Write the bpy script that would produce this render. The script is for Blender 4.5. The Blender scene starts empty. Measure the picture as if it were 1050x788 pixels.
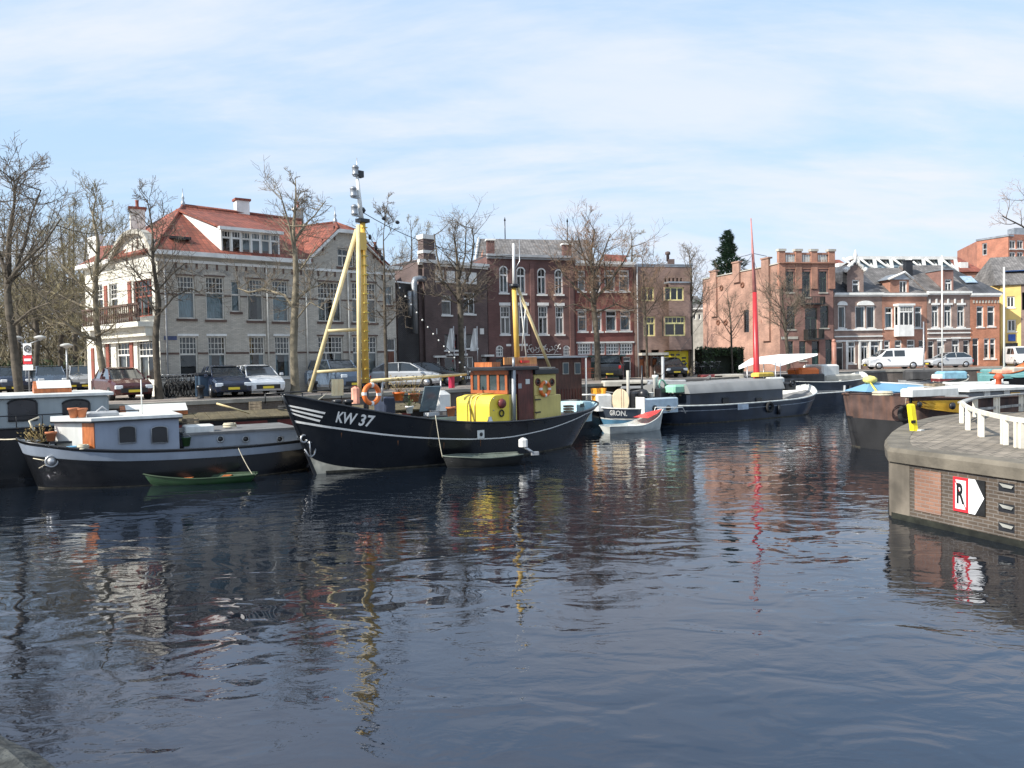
import bpy, math, random
from math import sin, cos, pi, radians as R, sqrt, atan2
from mathutils import Vector as V, Matrix, noise as mn
random.seed(7)
SC = bpy.context.scene
COL = SC.collection
# ------------------------------------------------------------------ camera (real position: 3.6 m above the water)
EYE = V((0, 0, 3.6)); FPX = 800.0; PITCH = R(1.65); ROLL = R(1.1)
cam = bpy.data.objects.new('camera', bpy.data.cameras.new('camera')); COL.objects.link(cam)
cam.data.sensor_width = 36; cam.data.lens = 36 * FPX / 1050; cam.data.clip_end = 3000; cam.data.clip_start = .05
CM = Matrix.Rotation(R(90) - PITCH, 3, 'X') @ Matrix.Rotation(-ROLL, 3, 'Z')
cam.matrix_world = Matrix.Translation(EYE) @ CM.to_4x4()
SC.camera = cam
def ray(px, py): return CM @ V(((px - 525) / FPX, -(py - 394) / FPX, -1))
def at(px, py, D):
    r = ray(px, py); return EYE + r * (D / r.y)
def onz(px, py, z=0.0):
    r = ray(px, py); return EYE + r * ((z - EYE.z) / r.z)
# ------------------------------------------------------------------ mesh builder
ORG = {}
class MB:
    def __init__(s): s.v = []; s.f = []; s.m = []; s.sm = []
    def add(s, vs, fs, m=0, smooth=False):
        b = len(s.v); s.v += [V(x) for x in vs]
        for f in fs: s.f.append([i + b for i in f]); s.m.append(m); s.sm.append(smooth)
        return s
    def quad(s, a, b, c, d, m=0): return s.add([a, b, c, d], [(0, 1, 2, 3)], m)
    def box(s, c, d, rz=0, m=0, tilt=None, taper=1.0):
        c = V(c); hx, hy, hz = d[0] / 2, d[1] / 2, d[2] / 2
        mt = Matrix.Rotation(rz, 3, 'Z')
        if tilt: mt = mt @ Matrix.Rotation(tilt[1], 3, tilt[0])
        vs = []
        for z in (-hz, hz):
            k = taper if z > 0 else 1
            for x, y in ((-hx, -hy), (hx, -hy), (hx, hy), (-hx, hy)): vs.append(c + mt @ V((x * k, y * k, z)))
        return s.add(vs, [(3, 2, 1, 0), (4, 5, 6, 7), (0, 1, 5, 4), (1, 2, 6, 5), (2, 3, 7, 6), (3, 0, 4, 7)], m)
    def bev(s, c, d, b=.03, rz=0, m=0):      # box with all vertical and top edges chamfered
        c = V(c); hx, hy, hz = d[0] / 2, d[1] / 2, d[2] / 2; mt = Matrix.Rotation(rz, 3, 'Z')
        def ring(k, z):
            x, y = hx - k, hy - k; e = b
            return [c + mt @ V(p) for p in ((-x + e, -y, z), (x - e, -y, z), (x, -y + e, z), (x, y - e, z), (x - e, y, z), (-x + e, y, z), (-x, y - e, z), (-x, -y + e, z))]
        vs = ring(0, -hz) + ring(0, hz - b) + ring(b, hz); fs = [tuple(range(7, -1, -1)), tuple(range(16, 24))]
        for r in (0, 8):
            for i in range(8): fs.append((r + i, r + (i + 1) % 8, r + 8 + (i + 1) % 8, r + 8 + i))
        return s.add(vs, fs, m)
    def tube(s, pts, r, n=6, m=0, cap=True, smooth=True):
        pts = [V(p) for p in pts]
        if not hasattr(r, '__len__'): r = [r] * len(pts)
        vs = []; fs = []; prev = None
        for i, p in enumerate(pts):
            d = (pts[min(i + 1, len(pts) - 1)] - pts[max(i - 1, 0)])
            if d.length < 1e-9: d = V((0, 0, 1))
            d.normalize()
            if prev is None:
                u = d.cross(V((0, 0, 1)))
                if u.length < .05: u = d.cross(V((1, 0, 0)))
            else: u = prev - d * prev.dot(d)
            if u.length < 1e-6: u = d.cross(V((.3, 1, .2)))
            u.normalize(); prev = u; w = d.cross(u)
            for k in range(n):
                a = 2 * pi * k / n; vs.append(p + (u * cos(a) + w * sin(a)) * r[i])
        for i in range(len(pts) - 1):
            for k in range(n):
                fs.append((i * n + k, i * n + (k + 1) % n, (i + 1) * n + (k + 1) % n, (i + 1) * n + k))
        if cap and n > 2:
            fs.append(tuple(range(n - 1, -1, -1))); fs.append(tuple(range((len(pts) - 1) * n, len(pts) * n)))
        return s.add(vs, fs, m, smooth)
    def lathe(s, c, prof, n=16, m=0, axis='z', smooth=True, rz=0):   # prof = [(r, h)...]
        c = V(c); vs = []; fs = []; mt = Matrix.Rotation(rz, 3, 'Z')
        for r, h in prof:
            for k in range(n):
                a = 2 * pi * k / n
                if axis == 'z': p = V((r * cos(a), r * sin(a), h))
                elif axis == 'y': p = V((r * cos(a), h, r * sin(a)))
                else: p = V((h, r * cos(a), r * sin(a)))
                vs.append(c + mt @ p)
        for i in range(len(prof) - 1):
            for k in range(n): fs.append((i * n + k, i * n + (k + 1) % n, (i + 1) * n + (k + 1) % n, (i + 1) * n + k))
        fs.append(tuple(range(n - 1, -1, -1))); fs.append(tuple(range((len(prof) - 1) * n, len(prof) * n)))
        return s.add(vs, fs, m, smooth)
    def ball(s, c, r, n=10, m=0, sq=(1, 1, 1)):
        c = V(c); vs = []; fs = []; h = n // 2
        for i in range(h + 1):
            t = pi * i / h
            for k in range(n):
                a = 2 * pi * k / n; vs.append(c + V((r * sq[0] * sin(t) * cos(a), r * sq[1] * sin(t) * sin(a), r * sq[2] * cos(t))))
        for i in range(h):
            for k in range(n): fs.append((i * n + k, (i + 1) * n + k, (i + 1) * n + (k + 1) % n, i * n + (k + 1) % n))
        return s.add(vs, fs, m, True)
    def torus(s, c, R0, r0, ax=(0, 0, 1), n=20, k=8, m=0):
        c = V(c); q = V((0, 0, 1)).rotation_difference(V(ax)); vs = []; fs = []
        for i in range(n):
            a = 2 * pi * i / n
            for j in range(k):
                b = 2 * pi * j / k; vs.append(c + q @ V(((R0 + r0 * cos(b)) * cos(a), (R0 + r0 * cos(b)) * sin(a), r0 * sin(b))))
        for i in range(n):
            for j in range(k): fs.append((i * k + j, ((i + 1) % n) * k + j, ((i + 1) % n) * k + (j + 1) % k, i * k + (j + 1) % k))
        return s.add(vs, fs, m, True)
    def prism(s, poly, off, m=0):        # polygon (3-D points) extruded by vector off
        off = V(off); n = len(poly); vs = [V(p) for p in poly] + [V(p) + off for p in poly]
        fs = [tuple(range(n - 1, -1, -1)), tuple(range(n, 2 * n))] + [(i, (i + 1) % n, n + (i + 1) % n, n + i) for i in range(n)]
        return s.add(vs, fs, m)
    def wheel_ring(s, c, r, w, m=0, rz=0):
        return s.lathe(c, [(r * .62, -w / 2), (r * .93, -w / 2), (r, -w * .32), (r, w * .32), (r * .93, w / 2), (r * .62, w / 2)], 18, m, 'y', True, rz)
    def build(s, name, mats, parent=None, loc=None):
        me = bpy.data.meshes.new(name)
        org = V(loc) if loc is not None else (ORG.get(parent.name, V((0, 0, 0))) if parent else V((0, 0, 0)))
        me.from_pydata([v - org for v in s.v], [], s.f)
        if not isinstance(mats, (list, tuple)): mats = [mats]
        for m in mats: me.materials.append(m)
        me.polygons.foreach_set('material_index', s.m); me.polygons.foreach_set('use_smooth', s.sm)
        me.update()
        uv = me.uv_layers.new(name='uv')
        if len(me.polygons) < 60000:
            data = []; Z = V((0, 0, 1))
            for p in me.polygons:
                n = p.normal; t = Z.cross(n)
                if t.length < .05: t = V((1, 0, 0)); b = V((0, 1, 0))
                else: t.normalize(); b = n.cross(t)
                for li in p.vertices:
                    co = me.vertices[li].co + org; data += [co.dot(t), co.dot(b)]
            uv.data.foreach_set('uv', data)
        o = bpy.data.objects.new(name, me); COL.objects.link(o)
        if parent: o.parent = parent
        elif loc is not None: o.location = org
        ORG[o.name] = org
        return o
def thing(name, label, cat, loc=(0, 0, 0), group=None):
    o = bpy.data.objects.new(name, None); COL.objects.link(o); o.location = loc; o.empty_display_size = .2
    o['label'] = label; o['category'] = cat
    if group: o['group'] = group
    ORG[o.name] = V(loc); return o
def tag(o, label=None, cat=None, group=None, kind=None):
    for k, v in (('label', label), ('category', cat), ('group', group), ('kind', kind)):
        if v: o[k] = v
    return o
def place(o, loc, rz=0, sc=None):
    o.location = loc; o.rotation_euler = (0, 0, rz)
    if sc: o.scale = sc if hasattr(sc, '__len__') else (sc,) * 3
    return o
def dup(root, loc, rz, label, group=None, sc=None, swap=None):
    def cp(o, par):
        c = o.copy(); COL.objects.link(c)
        if par: c.parent = par
        if swap and c.data:
            for i, ms in enumerate(c.material_slots):
                if ms.material and ms.material.name in swap:
                    ms.link = 'OBJECT'; ms.material = swap[ms.material.name] if False else bpy.data.materials[swap[o.data.materials[i].name]]
        for ch in [x for x in KIDS(o)]: cp(ch, c)
        return c
    r = cp(root, None); place(r, loc, rz, sc); r['label'] = label
    if group: r['group'] = group
    return r
def KIDS(o): return [x for x in bpy.data.objects if x.parent == o]
# ------------------------------------------------------------------ materials
MT = {}
def mat(name, col, rough=.7, var=.25, sc=3.0, metal=0, bump=0, bsc=40, spec=.5, kind=None, a=None, b=None, streak=0, em=0, coat=0, mort=None):
    if name in MT: return MT[name]
    m = bpy.data.materials.new(name); m.use_nodes = True; nt = m.node_tree; N = nt.nodes; L = nt.links
    bs = N['Principled BSDF']; bs.inputs['Roughness'].default_value = rough; bs.inputs['Metallic'].default_value = metal
    bs.inputs['Specular IOR Level'].default_value = spec; bs.inputs['Coat Weight'].default_value = coat
    tc = N.new('ShaderNodeTexCoord')
    def ns(scale, detail=4, vec='Object'):
        n = N.new('ShaderNodeTexNoise'); n.inputs['Scale'].default_value = scale; n.inputs['Detail'].default_value = detail
        L.new(tc.outputs[vec], n.inputs['Vector']); return n
    def mix(fac, c1, c2, bt='MIX'):
        x = N.new('ShaderNodeMix'); x.data_type = 'RGBA'; x.blend_type = bt
        for i, c in ((0, fac), (6, c1), (7, c2)):
            if hasattr(c, 'outputs') : c = c.outputs[2] if c.bl_idname == 'ShaderNodeMix' else c.outputs[0]
            if isinstance(c, bpy.types.NodeSocket): L.new(c, x.inputs[i])
            else: x.inputs[i].default_value = c if i == 0 else (*c[:3], 1)
        return x
    def ramp(src, p0, p1):
        r = N.new('ShaderNodeMapRange'); r.inputs[1].default_value = p0; r.inputs[2].default_value = p1
        L.new(src.outputs[0], r.inputs[0]); return r
    base = None; hsrc = None
    c = V(col)
    if kind == 'brick':
        br = N.new('ShaderNodeTexBrick'); L.new(tc.outputs['UV'], br.inputs['Vector'])
        br.inputs['Scale'].default_value = 1; br.inputs['Brick Width'].default_value = a or .21; br.inputs['Row Height'].default_value = b or .065
        br.inputs['Mortar Size'].default_value = .008 if not a else a * .06; br.inputs['Mortar Smooth'].default_value = .3; br.inputs['Bias'].default_value = -.1
        br.inputs['Color1'].default_value = (*(c * 1.12), 1); br.inputs['Color2'].default_value = (*(c * .86), 1)
        br.inputs['Mortar'].default_value = (*(V(mort) if mort else c * .5 + V((.09, .085, .08))), 1)
        base = br.outputs[0]; hsrc = br.outputs[1]
    elif kind == 'tile':
        w = N.new('ShaderNodeTexBrick'); L.new(tc.outputs['UV'], w.inputs['Vector']); w.inputs['Scale'].default_value = 1
        w.inputs['Brick Width'].default_value = a or .25; w.inputs['Row Height'].default_value = b or .33; w.inputs['Mortar Size'].default_value = .03; w.offset = 0
        w.inputs['Mortar Smooth'].default_value = 1
        w.inputs['Color1'].default_value = (*(c * 1.25), 1); w.inputs['Color2'].default_value = (*(c * .75), 1); w.inputs['Mortar'].default_value = (*(c * .45), 1)
        base = w.outputs[0]; hsrc = w.outputs[1]
    elif kind == 'wood':
        mp = N.new('ShaderNodeMapping'); L.new(tc.outputs['Object'], mp.inputs[0]); mp.inputs['Scale'].default_value = (a or 1, a or 1, b or .15)
        n = N.new('ShaderNodeTexNoise'); n.inputs['Scale'].default_value = 14; n.inputs['Detail'].default_value = 5; L.new(mp.outputs[0], n.inputs[0])
        base = mix(ramp(n, .3, .7), c * .65, c * 1.3); hsrc = n.outputs[0]; base = base.outputs[2]
    else: base = (*c, 1)
    n1 = ns(sc, 6); n2 = ns(sc * .13 + .05, 3)
    lo = V((1, 1, 1)) * (1 - var); hi = V((1, 1, 1)) * (1 + var)
    x = mix(ramp(n1, .32, .68), lo, hi)
    y = mix(ramp(n2, .3, .7), V((1, 1, 1)) * (1 - var * .7), V((1, 1, 1)) * (1 + var * .7))
    z = mix(1.0, x, y, 'MULTIPLY'); q = mix(1.0, base, z, 'MULTIPLY')
    if streak:
        mp = N.new('ShaderNodeMapping'); L.new(tc.outputs['Object'], mp.inputs[0]); mp.inputs['Scale'].default_value = (3, 3, .25)
        n = N.new('ShaderNodeTexNoise'); n.inputs['Scale'].default_value = 1.5; n.inputs['Detail'].default_value = 6; L.new(mp.outputs[0], n.inputs[0])
        q = mix(ramp(n, .45, .75), q, V((.05, .045, .035)) if streak > 0 else V((.3, .12, .05)))
        q.inputs[0].default_value = 0
        mm = N.new('ShaderNodeMath'); mm.operation = 'MULTIPLY'; mm.inputs[1].default_value = abs(streak)
        L.new(q.inputs[0].links[0].from_socket, mm.inputs[0]); L.new(mm.outputs[0], q.inputs[0])
    L.new(q.outputs[2], bs.inputs['Base Color'])
    rr = ns(sc * 2, 4); r2 = N.new('ShaderNodeMapRange'); r2.inputs[3].default_value = max(.02, rough - .12); r2.inputs[4].default_value = min(1, rough + .12)
    L.new(rr.outputs[0], r2.inputs[0]); L.new(r2.outputs[0], bs.inputs['Roughness'])
    if bump:
        bp = N.new('ShaderNodeBump'); bp.inputs['Strength'].default_value = bump; bp.inputs['Distance'].default_value = .02
        if hsrc and kind != 'wood':
            iv = N.new('ShaderNodeMath'); iv.operation = 'SUBTRACT'; iv.inputs[0].default_value = 1; L.new(hsrc, iv.inputs[1]); L.new(iv.outputs[0], bp.inputs['Height'])
        else: L.new(ns(bsc, 5).outputs[0], bp.inputs['Height'])
        L.new(bp.outputs[0], bs.inputs['Normal'])
    if em: bs.inputs['Emission Color'].default_value = (*c, 1); bs.inputs['Emission Strength'].default_value = em
    MT[name] = m; return m
def glassmat(name, tint=(.75, .8, .82), op=.04, rough=.02):
    m = bpy.data.materials.new(name); m.use_nodes = True; nt = m.node_tree; N = nt.nodes; L = nt.links
    N.remove(N['Principled BSDF']); out = N['Material Output']
    t = N.new('ShaderNodeBsdfTransparent'); t.inputs[0].default_value = (*tint, 1)
    g = N.new('ShaderNodeBsdfGlossy'); g.inputs['Roughness'].default_value = rough
    fr = N.new('ShaderNodeFresnel'); fr.inputs[0].default_value = 1.5
    tc = N.new('ShaderNodeTexCoord'); n = N.new('ShaderNodeTexNoise'); n.inputs['Scale'].default_value = 1.3; L.new(tc.outputs['Object'], n.inputs[0])
    bp = N.new('ShaderNodeBump'); bp.inputs['Strength'].default_value = .25; bp.inputs['Distance'].default_value = .02; L.new(n.outputs[0], bp.inputs['Height']); L.new(bp.outputs[0], g.inputs['Normal'])
    ad = N.new('ShaderNodeMath'); ad.inputs[1].default_value = op; ad.use_clamp = True; L.new(fr.outputs[0], ad.inputs[0])
    mx = N.new('ShaderNodeMixShader'); L.new(ad.outputs[0], mx.inputs[0]); L.new(t.outputs[0], mx.inputs[1]); L.new(g.outputs[0], mx.inputs[2]); L.new(mx.outputs[0], out.inputs[0])
    return m
GL = glassmat('window_glass'); CARGL = glassmat('car_glass', (.12, .14, .15), .1)
white = mat('white_paint', (.78, .77, .73), .55, .1, 2, streak=.12)
cream = mat('cream_paint', (.62, .55, .38), .6, .12, 2)
black = mat('black_paint', (.016, .017, .02), .35, .3, 2)
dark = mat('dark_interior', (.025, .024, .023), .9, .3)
curt = mat('curtain_cloth', (.4, .52, .56), .95, .2, 1.5)
curtw = mat('pale_curtain_cloth', (.42, .42, .38), .95, .2, 1.5)
grey = mat('grey_paint', (.35, .36, .37), .5, .15, 2)
zinc = mat('zinc', (.32, .34, .36), .4, .2, 2, metal=.6)
steel = mat('steel', (.5, .5, .5), .35, .2, 4, metal=.8)
stone = mat('stone', (.42, .4, .35), .85, .2, 2)
redtile = mat('red_roof_tile', (.22, .062, .038), .75, .3, 1.2, bump=.6, kind='tile')
greytile = mat('grey_roof_tile', (.16, .15, .145), .75, .35, 1.2, bump=.6, kind='tile')
darktile = mat('dark_roof_tile', (.07, .072, .08), .6, .35, 1.2, bump=.6, kind='tile')
brownwood = mat('brown_wood', (.16, .055, .028), .5, .25, 2, kind='wood')
orangewood = mat('varnished_wood', (.42, .13, .04), .4, .25, 2, kind='wood')
yellowpaint = mat('yellow_paint', (.72, .56, .12), .45, .1, 1.5, streak=.15)
# ------------------------------------------------------------------ world, sun
ELEV = R(37); AZ = R(30)
SUN = V((-cos(AZ) * cos(ELEV), -sin(AZ) * cos(ELEV), sin(ELEV)))
w = bpy.data.worlds.new('World'); SC.world = w; w.use_nodes = True; nt = w.node_tree; N = nt.nodes; L = nt.links
bg = N['Background']; bg.inputs[1].default_value = .15
sk = N.new('ShaderNodeTexSky'); sk.sky_type = 'NISHITA'; sk.sun_disc = False; sk.sun_elevation = ELEV
sk.sun_rotation = atan2(SUN.x, SUN.y); sk.air_density = 1.0; sk.dust_density = 1.2; sk.ozone_density = 1.6; sk.altitude = 0
tc = N.new('ShaderNodeTexCoord')
sp = N.new('ShaderNodeSeparateXYZ'); L.new(tc.outputs['Generated'], sp.inputs[0])
def mth(op, a, b=None, cl=False):
    x = N.new('ShaderNodeMath'); x.operation = op; x.use_clamp = cl
    for i, c in ((0, a), (1, b)):
        if c is None: continue
        if isinstance(c, (int, float)): x.inputs[i].default_value = c
        else: L.new(c, x.inputs[i])
    return x.outputs[0]
zz = mth('ADD', mth('MAXIMUM', sp.outputs[2], 0.0), .22)
cx = mth('DIVIDE', sp.outputs[0], zz); cy = mth('DIVIDE', sp.outputs[1], zz)
cb = N.new('ShaderNodeCombineXYZ'); L.new(cx, cb.inputs[0]); L.new(cy, cb.inputs[1])
def wn(scale, det, rgh, sx, sy, rot=0, off=0):
    mp = N.new('ShaderNodeMapping'); mp.inputs['Scale'].default_value = (sx, sy, 1); mp.inputs['Rotation'].default_value = (0, 0, rot); mp.inputs['Location'].default_value = (off, off, 0)
    L.new(cb.outputs[0], mp.inputs[0]); n = N.new('ShaderNodeTexNoise'); n.inputs['Scale'].default_value = scale; n.inputs['Detail'].default_value = det; n.inputs['Roughness'].default_value = rgh; n.inputs['Distortion'].default_value = .35
    L.new(mp.outputs[0], n.inputs[0]); return n.outputs[0]
def mr(src, a, b, c=0, d=1):
    r = N.new('ShaderNodeMapRange'); r.interpolation_type = 'SMOOTHSTEP'
    for i, v in ((1, a), (2, b), (3, c), (4, d)): r.inputs[i].default_value = v
    L.new(src, r.inputs[0]); return r.outputs[0]
cl = mth('ADD', mth('MULTIPLY', mr(wn(1.1, 7, .6, .55, 1.5, .35, 3.1), .37, .64), .9), mth('MULTIPLY', mr(wn(3.2, 7, .65, .4, 1.3, .5, 9), .45, .8), .35), True)
mx = N.new('ShaderNodeMix'); mx.data_type = 'RGBA'; mx.inputs[7].default_value = (3.55, 3.75, 4.2, 1)
veil = mth('ADD', mth('MULTIPLY', cl, .82), mr(sp.outputs[2], 0, .4, .22, .03), True)
L.new(veil, mx.inputs[0]); m0 = N.new('ShaderNodeMix'); m0.data_type = 'RGBA'; m0.inputs[0].default_value = .8; m0.inputs[7].default_value = (2.15, 3.1, 4.25, 1); L.new(sk.outputs[0], m0.inputs[6]); L.new(m0.outputs[2], mx.inputs[6]); L.new(mx.outputs[2], bg.inputs[0])
sl = bpy.data.lights.new('sun', 'SUN'); sl.energy = 4.3; sl.angle = R(.5); sl.color = (1, .95, .86)
so = bpy.data.objects.new('sun', sl); COL.objects.link(so); so.rotation_euler = SUN.to_track_quat('Z', 'Y').to_euler(); so.location = (-30, -20, 40)
SC.view_settings.view_transform = 'Standard'; SC.view_settings.look = 'None'; SC.view_settings.gamma = 1; SC.view_settings.exposure = 0.72
# ------------------------------------------------------------------ water and ground
def watermat():
    m = bpy.data.materials.new('harbour_water'); m.use_nodes = True; nt = m.node_tree; N = nt.nodes; L = nt.links; bs = N['Principled BSDF']
    bs.inputs['Base Color'].default_value = (.005, .008, .013, 1); bs.inputs['Roughness'].default_value = .015; bs.inputs['IOR'].default_value = 1.95; bs.inputs['Specular Tint'].default_value = (.76, .81, 1, 1)
    tc = N.new('ShaderNodeTexCoord')
    def ns(scale, det, sx, sy, rot, dist=0.0):
        mp = N.new('ShaderNodeMapping'); mp.inputs['Scale'].default_value = (sx, sy, 1); mp.inputs['Rotation'].default_value = (0, 0, rot); L.new(tc.outputs['Object'], mp.inputs[0])
        n = N.new('ShaderNodeTexNoise'); n.inputs['Scale'].default_value = scale; n.inputs['Detail'].default_value = det; n.inputs['Roughness'].default_value = .5; n.inputs['Distortion'].default_value = dist
        L.new(mp.outputs[0], n.inputs[0]); return n.outputs[0]
    def mth(op, a, b):
        x = N.new('ShaderNodeMath'); x.operation = op
        for i, c in ((0, a), (1, b)):
            if isinstance(c, (int, float)): x.inputs[i].default_value = c
            else: L.new(c, x.inputs[i])
        return x.outputs[0]
    calm = N.new('ShaderNodeMapRange'); L.new(ns(.09, 3, 1, 1.6, .4), calm.inputs[0])
    for i, v in ((1, .4), (2, .6), (3, .2), (4, 1.7)): calm.inputs[i].default_value = v
    h = mth('ADD', mth('MULTIPLY', ns(.9, 2, .8, 1.25, .25, .8), .029), mth('MULTIPLY', mth('MULTIPLY', ns(2.6, 3, .75, 1.3, -.2, .8), .0065), calm.outputs[0]))
    h = mth('ADD', h, mth('MULTIPLY', mth('MULTIPLY', ns(8, 2, .8, 1.2, .1, .3), .0014), calm.outputs[0]))
    bp = N.new('ShaderNodeBump'); bp.inputs['Strength'].default_value = 1; bp.inputs['Distance'].default_value = 1; L.new(h, bp.inputs['Height']); L.new(bp.outputs[0], bs.inputs['Normal'])
    return m
b = MB(); b.quad((-250, -40, 0), (250, -40, 0), (250, 200, 0), (-250, 200, 0)); tag(b.build('water', watermat()), kind='structure')
ZS = 2.2
QE = [(-60, -6), (-24.5, 24), (-12.9, 33.1), (-3.2, 40.8), (4.5, 45.5), (14, 54), (22, 62), (33, 69), (47, 71.5), (80, 76)]
paving = mat('brick_paving', (.24, .2, .17), .9, .25, 1.5, bump=.3, kind='brick', a=.2, b=.1)
b = MB(); n = len(QE)
top = [V((x, y, ZS)) for x, y in QE]; far = [V((-900, -6, ZS)), V((-900, 1500, ZS)), V((900, 1500, ZS)), V((900, 76, ZS))]
b.add(top + [far[3], far[2], far[1], far[0]], [tuple(range(n + 4))]); tag(b.build('street', paving), kind='structure')
asph = mat('asphalt', (.075, .075, .075), .9, .2, 2, bump=.2)
qwall = mat('quay_brick', (.13, .1, .08), .9, .3, 1.2, bump=.4, kind='brick', a=.22, b=.07, streak=.4)
coping = mat('coping_stone', (.3, .28, .24), .9, .25, 1.5, bump=.4)
q = thing('quay_wall', 'long dark brick quay wall with stone coping behind the moored boats', 'quay wall', (-12.9, 33.1, 0))
b = MB(); c = MB()
for i in range(n - 1):
    p, r = V((*QE[i], 0)), V((*QE[i + 1], 0)); d = (r - p).normalized(); nn = V((d.y, -d.x, 0))
    b.quad(p + V((0, 0, -1)), r + V((0, 0, -1)), r + V((0, 0, ZS - .16)), p + V((0, 0, ZS - .16)))
    c.prism([p + nn * .06 + V((0, 0, ZS - .16)), r + nn * .06 + V((0, 0, ZS - .16)), r - nn * .4 + V((0, 0, ZS - .16)), p - nn * .4 + V((0, 0, ZS - .16))], (0, 0, .165))
b.build('wall', qwall, q); c.build('coping', coping, q)
# ------------------------------------------------------------------ facades
class F:
    def __init__(s, P0, P1):
        s.p = V((P0[0], P0[1], 0)); s.e = V((P1[0], P1[1], 0)); s.L = (s.e - s.p).length; s.d = (s.e - s.p) / s.L; s.n = V((s.d.y, -s.d.x, 0))
    def hit(s, px, py, out=0):
        r = ray(px, py); o = s.p + s.n * out; t = (o - EYE).dot(s.n) / r.dot(s.n); h = EYE + r * t
        return (h - s.p).dot(s.d), h.z
    def rect(s, a, b, c, d, out=0):
        s0, _ = s.hit(a, (b + d) / 2, out); s1, _ = s.hit(c, (b + d) / 2, out); _, z1 = s.hit((a + c) / 2, b, out); _, z0 = s.hit((a + c) / 2, d, out)
        return (s0, s1, z0, z1)
    def P(s, a, z, out=0): return s.p + s.d * a + s.n * out + V((0, 0, z))
    def box(s, b, s0, s1, z0, z1, o0, o1, m=0):
        b.prism([s.P(s0, z0, o0), s.P(s1, z0, o0), s.P(s1, z1, o0), s.P(s0, z1, o0)], s.n * (o1 - o0), m)
def wall(f, par, z0, z1, ops, m, s0=0, s1=None, name='wall', depth=.55):
    s1 = f.L if s1 is None else s1
    xs = sorted(set([s0, s1] + [o[0] for o in ops] + [o[1] for o in ops])); zs = sorted(set([z0, z1] + [o[2] for o in ops] + [o[3] for o in ops]))
    b = MB()
    for i in range(len(xs) - 1):
        for j in range(len(zs) - 1):
            cx, cz = (xs[i] + xs[i + 1]) / 2, (zs[j] + zs[j + 1]) / 2
            if cx < s0 or cx > s1 or cz < z0 or cz > z1: continue
            if any(o[0] < cx < o[1] and o[2] < cz < o[3] for o in ops): continue
            b.quad(f.P(xs[i], zs[j]), f.P(xs[i + 1], zs[j]), f.P(xs[i + 1], zs[j + 1]), f.P(xs[i], zs[j + 1]))
    for a, c, e, g in ops:
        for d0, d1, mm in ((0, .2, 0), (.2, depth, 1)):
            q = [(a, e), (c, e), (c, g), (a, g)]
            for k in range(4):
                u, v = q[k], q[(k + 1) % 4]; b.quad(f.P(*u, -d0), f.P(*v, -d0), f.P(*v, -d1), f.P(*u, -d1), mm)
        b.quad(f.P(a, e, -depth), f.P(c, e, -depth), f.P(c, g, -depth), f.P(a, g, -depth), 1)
    return b.build(name, [m, dark], par)
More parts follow.
